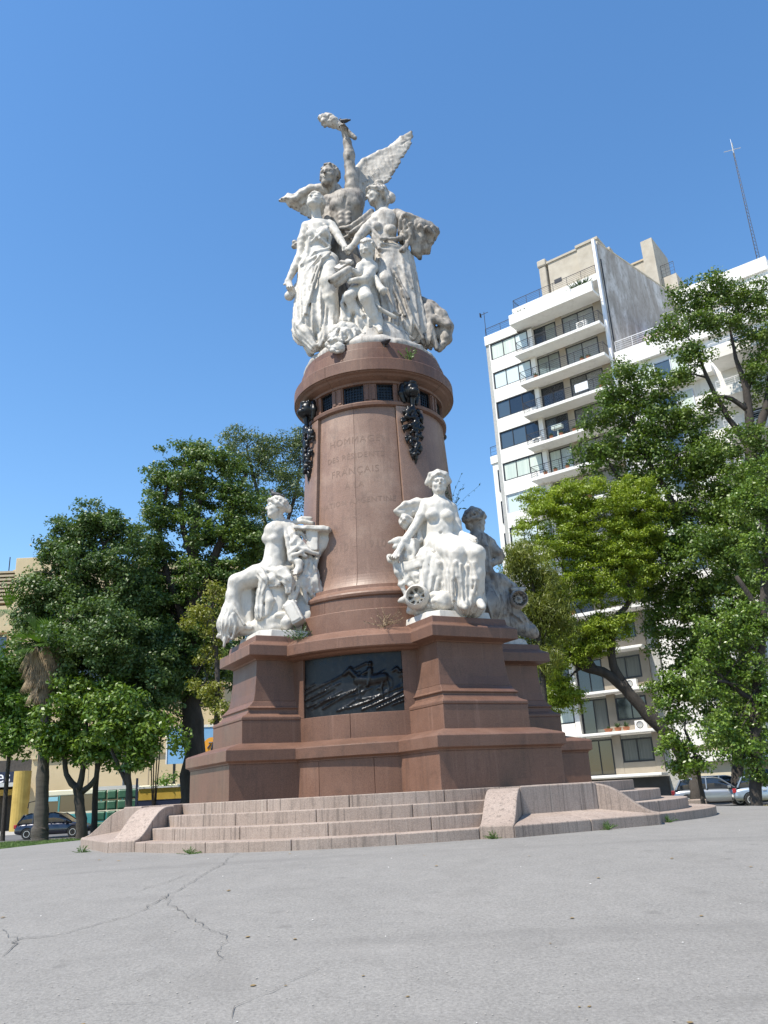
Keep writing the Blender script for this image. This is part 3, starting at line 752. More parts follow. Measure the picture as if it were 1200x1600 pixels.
# cloth over the torso and the fluttering peak at her hip
folds(C, [[zx(345, 735, w0 + .22), zx(280, 790, w0 + .34), zx(215, 860, w0 + .25)], [zx(230, 735, w0 + .2), zx(300, 800, w0 + .34), zx(360, 850, w0 + .25)],
          [zx(350, 860, w0 + .26), zx(270, 880, w0 + .36), zx(205, 945, w0 + .3)], [zx(355, 885, w0 + .26), zx(275, 905, w0 + .36), zx(200, 955, w0 + .3)],
          [zx(330, 720, w0 + .2), zx(360, 790, w0 + .2), zx(350, 870, w0 + .2)], [zx(240, 800, w0 + .3), zx(225, 900, w0 + .3), zx(195, 950, w0 + .32)]], .05, .035, k=.03)
C.cone(zx(240, 880, w0 + .2), zx(188, 955, w0 + .28), .13, .03, k=.03)
# arms
C.chain([zx(222, 735, w0), zx(197, 810, w0), zx(186, 885, w0), zx(155, 965, w0 + .05), zx(112, 1045, w0 + .1)], [.145, .125, .10, .105, .07], k=.04)
hand(C, zx(112, 1045, w0 + .1), zx(125, 1085, w0 + .16), (.7, 0, .7), .34, .8, 1)
C.chain([zx(365, 728, w0), zx(400, 775, w0 + .1), zx(425, 815, w0 + .2), zx(448, 850, w0 + .34)], [.14, .115, .09, .065], k=.04)
hand(C, zx(440, 845, w0 + .32), zx(462, 862, w0 + .38), (.4, -.2, .8), .30, .8, 1)
# horn held low at her side
C.chain([zx(120, 1135, w0 + .05), zx(140, 1110, w0), zx(175, 1085, w0 - .1), zx(205, 1090, w0 - .15), zx(225, 1130, w0 - .15)], [.12, .10, .12, .14, .12], k=.04)
# feet of the dress and windblown hem tail
C.chain([zx(170, 1300, w0 + .45), zx(215, 1360, w0 + .45), zx(262, 1440, w0 + .5)], [.10, .17, .12], k=.06, fold=(.03, 7, 1, 0))
C.chain([zx(190, 1190, w0), zx(170, 1210, w0), zx(215, 1230, w0)], [.05, .07, .1], k=.04)
C.chain([zx(215, 1380, w0), zx(235, 1430, w0), zx(245, 1470, w0)], [.10, .12, .09], k=.05)
C.rough(.005, .09, 5); C.build('woman_with_horn', M['marble'], crown)
# small bouquet seen behind her elbow
C = Carve(.02)
for i in range(12):
    r = random.Random(i); C.ell(zx(160 + r.uniform(-18, 18), 832 + r.uniform(-18, 18), r.uniform(-.1, .1)), (.07, .06, .05), k=.015)
C.cone(zx(165, 835), zx(205, 850, .2), .06, .05); C.build('bouquet', M['marble2'], crown)

# the woman on the right -----------------------------------------
C = Carve(.0215)
w1 = .35
head(C, zx(630, 545, w1 + .05), .57, (-.95, -.22, -.12), (-.05, .05, 1), False, 'long', 8)
C.ell(zx(645, 473, w1), (.12, .10, .10), k=.03); C.ell(zx(712, 560, w1), (.14, .12, .16), k=.03)
C.cone(zx(650, 600, w1), zx(668, 668, w1 - .05), .13, .155, k=.08)
C.cone(zx(625, 690, w1 - .03), zx(742, 672, w1 - .08), .15, .17, k=.12)
C.cone(zx(680, 690, w1), zx(672, 820, w1 + .02), .27, .23, k=.1, flat=((1, 0, 0), 1.3))
C.ell(zx(628, 735, w1 + .22), (.155, .14, .15), k=.06); C.ell(zx(715, 750, w1 + .24), (.155, .14, .15), k=.06)
C.cone(zx(672, 820, w1 + .02), zx(700, 900, w1), .25, .36, k=.1, flat=((1, 0, 0), 1.2))
C.cone(zx(735, 930, w1 - .05), zx(790, 1350, w1 + .05), .39, .46, k=.08, fold=(.045, 17, .9, 1.1), flat=((1, 0, 0), 1.25))
C.cone(zx(650, 900, w1 + .05), zx(700, 1330, w1 + .25), .24, .40, k=.07, fold=(.05, 13, .7, 2.1))
# bent knee wrapped in cloth
C.chain([zx(690, 940, w1 + .1), zx(675, 1060, w1 + .42), zx(705, 1180, w1 + .36), zx(735, 1290, w1 + .35)], [.28, .22, .17, .14], k=.08)
folds(C, [[zx(660, 870, w1 + .3), zx(760, 960, w1 + .36), zx(840, 1090, w1 + .35)], [zx(650, 890, w1 + .36), zx(740, 1000, w1 + .46), zx(820, 1150, w1 + .48)],
          [zx(645, 920, w1 + .4), zx(720, 1060, w1 + .52), zx(800, 1250, w1 + .55)], [zx(640, 980, w1 + .45), zx(700, 1100, w1 + .58), zx(735, 1230, w1 + .6), zx(770, 1245, w1 + .6)],
          [zx(700, 890, w1 + .3), zx(810, 1000, w1 + .3), zx(870, 1150, w1 + .2), zx(915, 1290, w1 + .2)], [zx(740, 1250, w1 + .55), zx(760, 1330, w1 + .55), zx(850, 1390, w1 + .5)],
          [zx(780, 1100, w1 + .5), zx(830, 1240, w1 + .5), zx(905, 1385, w1 + .42)], [zx(690, 1230, w1 + .4), zx(720, 1330, w1 + .55), zx(770, 1365, w1 + .55)],
          [zx(640, 1150, w1 + .4), zx(680, 1250, w1 + .5), zx(740, 1350, w1 + .6)]], .036, .038, k=.022)
# waist cloth
folds(C, [[zx(600, 740, w1 + .32), zx(660, 800, w1 + .40), zx(755, 800, w1 + .34)], [zx(600, 775, w1 + .3), zx(660, 830, w1 + .36), zx(760, 850, w1 + .3)], [zx(610, 800, w1 + .3), zx(650, 860, w1 + .36), zx(740, 880, w1 + .3)]], .05, .045, k=.035)
# far arm stretched towards the other woman
C.chain([zx(612, 705, w1 + .1), zx(568, 745, w1 + .28), zx(530, 790, w1 + .4), zx(492, 842, w1 + .48)], [.15, .13, .115, .075], k=.05)
hand(C, zx(492, 842, w1 + .48), zx(470, 868, w1 + .50), (-.5, -.2, .8), .32, .8, -1)
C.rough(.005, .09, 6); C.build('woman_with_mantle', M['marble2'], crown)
# her mantle: heavy bunched cloth over the raised arm, and the tail that swings past the cornice
C = Carve(.0215)
C.chain([zx(745, 665, w1), zx(815, 695, w1 + .1), zx(880, 730, w1 + .1), zx(950, 748, w1)], [.18, .19, .19, .16], k=.06)
for i, p in enumerate([[(775, 690), (770, 760), (775, 810), (785, 860)], [(800, 700), (800, 790), (800, 870)], [(830, 715), (835, 800), (850, 870), (880, 905)], [(860, 720), (880, 800), (905, 870), (935, 880)],
                       [(890, 730), (915, 790), (940, 835), (935, 880)], [(930, 735), (960, 770), (955, 820)], [(960, 735), (985, 760), (970, 800)], [(790, 670), (880, 700), (985, 745)], [(800, 660), (870, 685), (950, 715)],
                       [(820, 760), (870, 830), (885, 910)], [(760, 800), (775, 790), (800, 740), (850, 715)], [(780, 870), (800, 850), (830, 790)]]):
    ww = w1 + .22 + .05 * (i % 3); C.chain([zx(a, b, ww - .12 * j) for j, (a, b) in enumerate(p)], [.075, .07, .065, .05][:len(p)], k=.03)
for X, Y, r_ in ((845, 780, .24), (890, 820, .22), (925, 790, .19), (810, 790, .18), (870, 870, .13), (915, 860, .12)): C.ell(zx(X, Y, w1), (r_, r_, r_), k=.08)
C.ell(zx(815, 820, w1 + .35), (.09, .12, .16), k=.05, op='s'); C.ell(zx(960, 790, w1 + .25), (.06, .1, .08), k=.04, op='s')
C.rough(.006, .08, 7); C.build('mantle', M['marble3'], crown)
C = Carve(.0215)
C.chain([zx(895, 1165, w1 - .15), zx(945, 1205, w1 - .1), zx(1005, 1255, w1), zx(1045, 1315, w1 + .05), zx(1038, 1385, w1 + .05), zx(998, 1445, w1 + .1)], [.12, .18, .18, .15, .14, .08], k=.06)
C.chain([zx(930, 1260, w1), zx(975, 1270, w1 + .15), zx(1050, 1310, w1 + .2)], [.11, .10, .09], k=.04)
C.chain([zx(945, 1320, w1 + .2), zx(965, 1380, w1 + .2), zx(985, 1445, w1 + .2)], [.10, .08, .06], k=.03)
C.chain([zx(920, 1230, w1), zx(915, 1320, w1), zx(925, 1400, w1 + .1)], [.22, .24, .20], k=.06, fold=(.05, 7, 1, 0))
C.ell(zx(1000, 1360, w1 - .05), (.16, .14, .24), k=.05)
C.ell(zx(1008, 1362, w1 + .28), (.085, .16, .17), k=.05, op='s')
C.rough(.006, .08, 8); C.build('mantle_tail', M['marble3'], crown)

# the child in front ---------------------------------------------
C = Carve(.0185)
w2 = .95
head(C, zx(577, 868, w2), .50, (-.45, -.80, -.62), (-.15, -.55, .9), True, 'short', 12)
C.cone(zx(585, 920, w2 - .1), zx(580, 955, w2 - .12), .10, .13, k=.06)
C.cone(zx(575, 970, w2 - .1), zx(562, 1080, w2), .21, .22, k=.08); C.cone(zx(540, 965, w2), zx(612, 965, w2 - .1), .11, .12, k=.08)
# arms holding the open book
C.chain([zx(540, 965, w2 + .02), zx(515, 1010, w2 + .2), zx(490, 985, w2 + .3)], [.12, .10, .07], k=.04)
C.chain([zx(612, 975, w2 - .05), zx(560, 1040, w2 + .3), zx(500, 1045, w2 + .38)], [.12, .10, .07], k=.04)
hand(C, zx(500, 1045, w2 + .38), zx(475, 1040, w2 + .4), (0, 0, 1), .24, .7, 1); hand(C, zx(492, 985, w2 + .32), zx(470, 990, w2 + .36), (0, 0, 1), .22, .7, -1)
# legs
C.chain([zx(548, 1090, w2 + .05), zx(572, 1150, w2 + .40), zx(605, 1225, w2 + .28), zx(640, 1310, w2 + .22)], [.18, .155, .125, .075], k=.05)
C.chain([zx(640, 1310, w2 + .22), zx(655, 1340, w2 + .42)], [.075, .06], k=.03)
C.ell(zx(572, 1145, w2 + .44), (.13, .11, .13), k=.05); C.ell(zx(612, 1250, w2 + .24), (.10, .10, .15), k=.06)
C.chain([zx(520, 1090, w2), zx(470, 1140, w2 + .32), zx(490, 1210, w2 + .2), zx(555, 1245, w2 + .15)], [.17, .13, .10, .06], k=.05)
# drapery beneath him and the mallet cloth at his side
C.chain([zx(600, 990, w2), zx(635, 1050, w2 + .1), zx(655, 1090, w2 + .2), zx(670, 1105, w2 + .25)], [.06, .075, .08, .10], k=.03)
C.cone(zx(560, 1100, w2 - .2), zx(580, 1330, w2 - .1), .28, .42, k=.08, fold=(.07, 9, .8, .7))
C.cone(zx(470, 1140, w2), zx(455, 1290, w2 + .05), .14, .18, k=.06, fold=(.04, 7, .8, .2))
folds(C, [[zx(480, 1120, w2 + .2), zx(510, 1190, w2 + .25), zx(555, 1250, w2 + .3)], [zx(440, 1130, w2 + .2), zx(430, 1180, w2 + .2), zx(450, 1280, w2 + .2)], [zx(600, 1160, w2 + .2), zx(650, 1210, w2 + .2), zx(740, 1260, w2 + .15)],
          [zx(560, 1270, w2 + .2), zx(620, 1320, w2 + .25), zx(700, 1350, w2 + .2)], [zx(510, 1260, w2 + .2), zx(520, 1320, w2 + .25), zx(560, 1360, w2 + .3)]], .045, .05, k=.03)
C.rough(.005, .08, 10); C.build('child', M['marble'], crown)
C = Carve(.0185)
bd = unit(zx(470, 975, w2 + .4) - zx(370, 1040, w2 + .45)); bn = unit((-.2, -.8, .6)); bn = unit(bn - bd * (bn @ bd)); bs = np.cross(bd, bn)
C.cone(zx(368, 1042, w2 + .45), zx(470, 978, w2 + .4), .095, .085, k=.02); C.cone(zx(368, 1042, w2 + .45), zx(362, 1046, w2 + .46), .055, .055, k=.01, op='s')
C.cone(zx(395, 1068, w2 + .35), zx(480, 1015, w2 + .35), .07, .07, k=.02)
C.slab(zx(440, 955, w2 + .25), (.22, .05, .14), (bd, bn, bs), .01, .02)
C.chain([zx(425, 935, w2 + .3), zx(470, 945, w2 + .35)], [.05, .06], k=.02)
C.build('scroll', M['marble2'], crown)
# cockerel / beast mask spilling over the rim
C = Carve(.018)
for X, Y, r_, ww in [(400, 1345, .19, 1.25), (440, 1330, .2, 1.2), (480, 1335, .18, 1.2), (505, 1350, .15, 1.2), (380, 1380, .14, 1.4), (355, 1420, .10, 1.55), (395, 1410, .16, 1.5), (410, 1440, .14, 1.6), (375, 1445, .09, 1.62), (430, 1385, .16, 1.4), (470, 1380, .16, 1.35), (455, 1345, .12, 1.45), (425, 1320, .12, 1.3)]:
    C.ell(zx(X, Y, ww), (r_, r_ * .8, r_), k=.04)
folds(C, [[zx(400, 1330, 1.45), zx(385, 1365, 1.55), zx(350, 1400, 1.66)], [zx(430, 1325, 1.42), zx(420, 1370, 1.58), zx(430, 1400, 1.62)], [zx(460, 1350, 1.5), zx(480, 1385, 1.5), zx(450, 1405, 1.52)], [zx(500, 1330, 1.35), zx(505, 1370, 1.42), zx(480, 1400, 1.45)],
          [zx(350, 1430, 1.66), zx(375, 1455, 1.72), zx(410, 1462, 1.72)], [zx(370, 1395, 1.62), zx(400, 1385, 1.64), zx(420, 1400, 1.66)]], .045, .035, k=.02)
C.ell(zx(392, 1432, 1.76), (.04, .06, .03), k=.02, op='s'); C.ell(zx(360, 1408, 1.70), (.03, .05, .03), k=.02, op='s'); C.ell(zx(445, 1372, 1.60), (.05, .06, .04), k=.02, op='s')
C.rough(.008, .05, 12); C.build('lion_mask', M['marble'], crown)
# ------------------------------------------------------------------ seated statue on the right front pier
def seated_plinth(k, name_parent, mt):
    al = radians(PAZ[k]); B = MB(); rings = []
    for z, wd, a, rin in ((3.652, .72, 3.13, 2.0), (3.79, .70, 3.10, 2.0), (3.80, .69, 3.09, 2.0)):
        a += PDA[k]
        rings.append([loc(r * sin(al) + t_ * cos(al), r * cos(al) - t_ * sin(al), z) for r, t_ in ((rin, -wd), (a - .22, -wd), (a, -wd + .16), (a, wd - .16), (a - .22, wd), (rin, wd))])
    B.loft(rings); return B.build('plinth', mt, name_parent, bev=.012)
c0 = loc(2.6 * sin(pi / 4), 2.6 * cos(pi / 4), 3.652)
s2 = empty('seated_statue', c0, 'white marble bare-chested seated woman facing the camera with anvil and wheel, right front pier', 'statue', 'seated marble women on the corner piers')
seated_plinth(0, s2, M['marble'])
A2 = Plane(15.45); z3 = lambda X, Y, w=0.0: A2(580 + X * .25, 720 + Y * .25, w)
C = Carve(.0165)
head(C, z3(422, 143, .05), .46, (.06, -.96, -.06), (-.05, .1, 1), False, 'bun', 31)
C.chain([z3(352, 140, .05), z3(375, 90, .12), z3(420, 70, .16), z3(462, 88, .12), z3(485, 130, .05)], [.06, .065, .06, .065, .06], k=.02)
C.cone(z3(423, 190, .02), z3(424, 258, -.03), .10, .125, k=.07)
C.cone(z3(350, 275, -.03), z3(492, 300, -.03), .125, .125, k=.12)
C.cone(z3(420, 300, 0), z3(432, 440, .04), .23, .19, k=.1, flat=((1, 0, 0), 1.30))
C.ell(z3(380, 342, .19), (.125, .115, .12), k=.06); C.ell(z3(478, 345, .19), (.125, .115, .12), k=.06)
C.cone(z3(432, 440, .04), z3(430, 520, .05), .19, .23, k=.1, flat=((1, 0, 0), 1.25))
C.ell(z3(435, 452, .24), (.02, .03, .02), k=.03, op='s')
# arms
C.chain([z3(345, 275, -.02), z3(310, 350, .05), z3(262, 430, .08), z3(205, 510, .14), z3(165, 575, .22)], [.125, .105, .085, .085, .058], k=.04)
hand(C, z3(165, 575, .22), z3(140, 605, .26), (.8, -.3, -.3), .30, 1.0, -1)
C.chain([z3(500, 302, -.02), z3(530, 390, -.02), z3(548, 455, .05), z3(600, 480, .25), z3(640, 488, .42)], [.12, .10, .085, .08, .055], k=.04)
hand(C, z3(632, 486, .40), z3(656, 500, .50), (.3, -.8, .1), .27, .6, 1)
# lap and legs under thin cloth
C.chain([z3(395, 520, .08), z3(470, 560, .40), z3(545, 585, .66), z3(535, 700, .64), z3(545, 860, .56)], [.215, .19, .165, .125, .085], k=.05)
C.chain([z3(480, 520, .08), z3(580, 545, .45), z3(660, 580, .78), z3(668, 700, .72), z3(668, 870, .62)], [.215, .185, .158, .125, .075], k=.05)
C.chain([z3(668, 870, .62), z3(690, 905, .80), z3(700, 915, .92)], [.085, .07, .05], k=.03)
C.chain([z3(545, 860, .56), z3(575, 905, .72), z3(590, 918, .80)], [.09, .07, .05], k=.03)
C.cone(z3(600, 610, .4), z3(600, 880, .35), .24, .34, k=.05, fold=(.05, 17, .5, .4))
C.cone(z3(480, 640, .35), z3(490, 890, .25), .19, .25, k=.05, fold=(.05, 15, .4, 1.5))
folds(C, [[z3(360, 490, .2), z3(430, 500, .34), z3(540, 520, .44), z3(600, 540, .6)], [z3(350, 510, .2), z3(420, 530, .36), z3(520, 550, .56), z3(560, 590, .75)],
          [z3(345, 530, .2), z3(390, 600, .42), z3(440, 640, .5)], [z3(600, 540, .62), z3(625, 640, .80), z3(640, 740, .78), z3(605, 880, .62)],
          [z3(585, 560, .65), z3(600, 660, .76), z3(595, 780, .72), z3(570, 890, .62)], [z3(645, 640, .86), z3(660, 740, .82), z3(640, 830, .76), z3(615, 900, .68)],
          [z3(520, 640, .78), z3(508, 740, .76), z3(515, 870, .68)], [z3(500, 620, .7), z3(480, 720, .6), z3(470, 860, .5)], [z3(560, 650, .8), z3(560, 760, .74), z3(545, 870, .66)],
          [z3(690, 600, .82), z3(700, 700, .72), z3(700, 820, .6)], [z3(530, 630, .8), z3(540, 720, .76), z3(560, 820, .70)],
          [z3(610, 590, .70), z3(632, 700, .76), z3(600, 800, .70), z3(560, 895, .62)], [z3(575, 600, .72), z3(575, 700, .66), z3(590, 830, .60)], [z3(630, 610, .78), z3(655, 690, .78), z3(650, 800, .66)],
          [z3(470, 590, .56), z3(455, 700, .46), z3(450, 850, .42)], [z3(500, 600, .64), z3(490, 700, .56), z3(500, 850, .5)]], .030, .030, k=.03)
C.cone(z3(585, 640, .58), z3(590, 880, .50), .17, .24, k=.05, fold=(.035, 19, .4, .9)); C.cone(z3(500, 650, .52), z3(505, 870, .44), .13, .18, k=.05, fold=(.03, 15, .4, .3))
# cloth bunched on the hip, hanging to the left
folds(C, [[z3(340, 560, .3), z3(310, 590, .3), z3(300, 620, .3)], [z3(400, 590, .45), z3(420, 640, .5), z3(400, 700, .45)], [z3(455, 560, .5), z3(490, 640, .6), z3(500, 760, .5)],
          [z3(380, 500, .2), z3(320, 560, .25), z3(290, 600, .28)], [z3(360, 600, .4), z3(340, 700, .42), z3(320, 800, .4)], [z3(395, 610, .45), z3(385, 720, .45), z3(370, 830, .40)],
          [z3(430, 640, .5), z3(425, 740, .46), z3(400, 830, .42)], [z3(330, 600, .35), z3(350, 690, .42), z3(330, 790, .42)]], .05, .045, k=.035)
C.cone(z3(350, 600, .3), z3(340, 800, .3), .14, .17, k=.06, fold=(.04, 8, .5, .1)); C.cone(z3(430, 630, .35), z3(410, 810, .3), .13, .14, k=.06, fold=(.04, 7, .5, 1.1))
C.rough(.004, .08, 31); C.build('seated_woman', M['marble'], s2)
# her seat: rough rock, anvil block, mantle behind the shoulder, wheel, fruits
C = Carve(.02)
C.chain([z3(420, 560, -.25), z3(410, 900, -.15)], [.42, .50], k=.1); C.chain([z3(560, 640, -.1), z3(580, 900, 0)], [.34, .42], k=.1)
C.chain([z3(600, 900, .3), z3(380, 900, .2)], [.2, .24], k=.1)
C.ell(z3(470, 870, .45), (.22, .2, .2), k=.08); C.ell(z3(400, 860, .3), (.2, .2, .2), k=.08)
C.chain([z3(360, 262, -.12), z3(290, 262, -.1), z3(215, 275, -.05), z3(150, 310, .0)], [.09, .10, .085, .03], k=.03)
C.chain([z3(345, 275, -.15), z3(260, 290, -.12), z3(185, 330, -.05), z3(150, 318, 0)], [.10, .09, .075, .03], k=.02)
C.chain([z3(340, 290, -.15), z3(270, 320, -.14), z3(215, 340, -.1), z3(165, 335, -.05)], [.11, .10, .07, .03], k=.02)
C.chain([z3(330, 320, -.16), z3(320, 420, -.16), z3(330, 500, -.15)], [.15, .17, .15], k=.04, fold=(.04, 8, .5, 0))
C.chain([z3(335, 360, .0), z3(290, 440, 0), z3(310, 500, .05)], [.05, .06, .06], k=.03)
C.ell(z3(215, 378, -.02), (.14, .13, .16), k=.03); C.ell(z3(205, 372, .12), (.05, .05, .05), k=.02); C.chain([z3(190, 360, .08), z3(215, 350, .1), z3(240, 365, .06)], [.04, .05, .04], k=.015)
C.ell(z3(205, 395, .1), (.05, .04, .03), k=.015, op='s'); C.chain([z3(240, 380, -.05), z3(255, 430, -.08)], [.1, .08])
# scroll-ended leaf under the wrist
C.chain([z3(120, 510, .1), z3(170, 500, .14), z3(220, 500, .12), z3(250, 520, .08)], [.04, .08, .09, .07], k=.03)
C.chain([z3(150, 540, .14), z3(200, 520, .16), z3(240, 560, .12), z3(220, 600, .12)], [.05, .07, .08, .07], k=.03)
C.chain([z3(115, 600, .2), z3(125, 625, .24), z3(160, 615, .2)], [.05, .055, .05], k=.02)
C.slab(z3(245, 580, .0), (.20, .16, .26), basis_from((-.5, -.85, 0), (0, 0, 1)), .03, .03)
# anvil: flat-topped wedge
av = basis_from((-.45, -.89, 0), (-.05, .05, 1))
C.slab(z3(285, 665, .12), (.36, .24, .10), av, .02, .01); C.cone(z3(205, 665, .2), z3(300, 715, .2), .07, .17, k=.03); C.slab(z3(320, 740, .1), (.22, .2, .26), av, .03, .05)
# staff
C.chain([z3(140, 625, .22), z3(165, 700, .22), z3(195, 780, .2), z3(225, 850, .16)], [.042, .045, .042, .04], k=.01)
C.ell(z3(188, 772, .22), (.06, .06, .06), k=.02)
folds(C, [[z3(190, 690, .2), z3(220, 760, .22), z3(260, 800, .22)], [z3(215, 700, .2), z3(250, 770, .22), z3(300, 800, .25)], [z3(180, 780, .2), z3(215, 830, .2), z3(235, 900, .2)], [z3(240, 700, .24), z3(290, 760, .3), z3(320, 800, .3)]], .04, .04, k=.02)
C.chain([z3(175, 880, .16), z3(210, 868, .2), z3(230, 880, .2)], [.03, .06, .05], k=.02)
C.chain([z3(245, 930, .1), z3(300, 930, .15), z3(360, 915, .2)], [.09, .10, .12], k=.05)
for X, Y, ww in ((385, 850, .45), (400, 875, .5), (375, 885, .45), (355, 905, .4), (370, 860, .4), (390, 905, .45)): C.ell(z3(X, Y, ww), (.065, .065, .065), k=.015)
C.rough(.012, .10, 32); C.build('rock_seat', M['marble'], s2)
C = Carve(.0145)
wc = z3(292, 855, .36); wa = basis_from((-.25, -.96, .05), (0, 0, 1))
ax = wa[1]
C.cone(wc - ax * .06, wc + ax * .05, .235, .235, k=.0); C.cone(wc + ax * .02, wc + ax * .3, .17, .17, k=.0, op='s')
C.cone(wc, wc + ax * .10, .06, .055, k=.01)
for i in range(4):
    a = pi * i / 4 + .3; dv = wa[0] * cos(a) + wa[2] * sin(a); C.chain([wc + ax * .05 - dv * .19, wc + ax * .05 + dv * .19], [.028, .028], k=.008)
C.build('cog_wheel', M['marble'], s2)

# ------------------------------------------------------------------ seated statue on the left front pier (profile to the left)
c1 = loc(-2.6 * sin(pi / 4), 2.6 * cos(pi / 4), 3.652)
s1 = empty('seated_statue', c1, 'white marble seated woman in left profile with bird on her head, left front pier', 'statue', 'seated marble women on the corner piers')
seated_plinth(3, s1, M['marble'])
A1 = Plane(16.45); z2 = lambda X, Y, w=0.0: A1(320 + X * .2, 740 + Y * .2, w)
C = Carve(.0165)
head(C, z2(560, 268, .05), .46, (-.93, -.34, .06), (0, 0, 1), False, 'bun', 41)
C.cone(z2(572, 330, 0), z2(578, 400, -.05), .105, .13, k=.07)
C.cone(z2(520, 440, .12), z2(640, 410, -.12), .13, .13, k=.12)
C.cone(z2(562, 470, .02), z2(555, 640, .0), .235, .20, k=.1, flat=((.3, 1, 0), 1.2)); C.ell(z2(492, 505, .10), (.13, .12, .12), k=.06)
C.ell(z2(545, 510, .2), (.1, .1, .1), k=.06)
for j in range(3): C.cone(z2(505, 560 + j * 26, .18), z2(590, 575 + j * 26, .2), .012, .012, k=.03, op='s')
C.cone(z2(555, 640, .0), z2(540, 750, .02), .22, .29, k=.1, flat=((.3, 1, 0), 1.15))
# near thigh, shin and foot
C.chain([z2(520, 770, .08), z2(400, 800, .12), z2(250, 850, .14), z2(225, 950, .12), z2(232, 1060, .12), z2(300, 1185, .14)], [.25, .22, .17, .145, .14, .08], k=.06)
C.chain([z2(300, 1185, .14), z2(340, 1200, .2), z2(365, 1205, .22)], [.07, .06, .04], k=.03)
C.chain([z2(540, 790, -.2), z2(400, 850, -.25), z2(300, 900, -.25), z2(290, 1150, -.2)], [.22, .2, .17, .12], k=.06)
# cloth from the knee down and out over the pier edge
C.cone(z2(240, 930, .0), z2(200, 1190, .0), .16, .24, k=.06, fold=(.05, 15, .5, .9)); C.cone(z2(320, 900, -.1), z2(330, 1170, -.1), .2, .24, k=.05, fold=(.03, 8, .3, .2))
folds(C, [[z2(190, 880, .2), z2(190, 1000, .2), z2(150, 1200, .18)], [z2(215, 960, .24), z2(240, 1060, .26), z2(310, 1180, .28)], [z2(205, 1040, .22), z2(180, 1180, .22), z2(190, 1280, .2)],
          [z2(150, 1200, .15), z2(120, 1262, .1), z2(100, 1275, .08)], [z2(170, 1230, .18), z2(160, 1300, .16), z2(150, 1350, .15)], [z2(220, 1100, .25), z2(240, 1200, .22), z2(215, 1290, .2)]], .026, .03, k=.02)
C.chain([z2(200, 1080, .08), z2(180, 1180, .08), z2(150, 1255, .06)], [.17, .20, .10], k=.06, fold=(.035, 15, .4, .2))
C.chain([z2(170, 1200, .08), z2(165, 1300, .08)], [.14, .07], k=.05, fold=(.02, 11, .3, 0)); C.chain([z2(230, 1150, .05), z2(300, 1200, .05)], [.16, .12], k=.06)
# drape across the lap with a hanging end
C.chain([z2(430, 760, .3), z2(470, 830, .36), z2(440, 930, .36), z2(430, 1060, .34), z2(430, 1110, .34)], [.10, .11, .085, .10, .09], k=.04, fold=(.03, 7, 1, .2))
C.chain([z2(420, 1100, .34), z2(470, 1110, .34)], [.05, .06], k=.02)
C.chain([z2(480, 900, .34), z2(510, 1000, .36), z2(490, 1100, .36)], [.08, .10, .07], k=.03); C.chain([z2(540, 760, .3), z2(530, 830, .36), z2(570, 870, .36)], [.09, .09, .07], k=.03)
C.chain([z2(600, 780, .32), z2(650, 830, .38), z2(660, 920, .40)], [.16, .12, .04], k=.04, fold=(.03, 6, 1, 1))
folds(C, [[z2(420, 740, .25), z2(520, 760, .36), z2(620, 740, .38)], [z2(560, 750, .36), z2(620, 830, .42), z2(670, 900, .42)], [z2(620, 740, .36), z2(660, 800, .40), z2(690, 850, .38)], [z2(590, 790, .38), z2(640, 880, .42), z2(640, 930, .40)]], .04, .035, k=.025)
# shoulder cloth and the draped near arm
C.chain([z2(640, 420, -.02), z2(690, 500, .05), z2(700, 590, .15), z2(690, 660, .25)], [.16, .15, .13, .11], k=.05)
C.chain([z2(690, 660, .25), z2(740, 700, .30), z2(735, 750, .34), z2(710, 770, .38)], [.085, .08, .07, .055], k=.04)
hand(C, z2(725, 740, .34), z2(705, 785, .42), (.8, -.2, .3), .27, .6, 1)
folds(C, [[z2(610, 400, .05), z2(640, 500, .22), z2(660, 620, .28), z2(670, 680, .32)], [z2(640, 380, 0), z2(690, 470, .2), z2(740, 560, .25), z2(780, 600, .25)], [z2(660, 380, 0), z2(740, 450, .12), z2(800, 520, .15)],
          [z2(680, 550, .26), z2(720, 500, .24), z2(760, 540, .24), z2(820, 600, .22)], [z2(670, 620, .32), z2(720, 580, .34), z2(780, 600, .3), z2(885, 630, .22)], [z2(690, 640, .34), z2(750, 620, .34), z2(790, 650, .3)],
          [z2(700, 380, -.1), z2(760, 350, -.1), z2(830, 350, -.1)], [z2(690, 390, -.1), z2(760, 375, -.08), z2(840, 385, -.1)]], .05, .04, k=.03)
C.rough(.004, .08, 41); C.build('seated_woman', M['marble'], s1)
C = Carve(.02)
C.chain([z2(560, 820, -.1), z2(560, 1180, -.05)], [.40, .46], k=.1); C.chain([z2(680, 720, -.25), z2(760, 1150, -.1)], [.3, .40], k=.1, fold=(.05, 9, .4, .2))
C.slab(z2(520, 880, .22), (.22, .16, .06), basis_from((-.3, -.95, 0), (0, 0, 1)), .02, .02)
C.chain([z2(760, 640, .0), z2(800, 760, .05), z2(830, 860, .05), z2(880, 930, 0), z2(860, 1050, 0), z2(830, 1150, .05)], [.22, .2, .2, .14, .16, .14], k=.08, fold=(.05, 9, .8, .5))
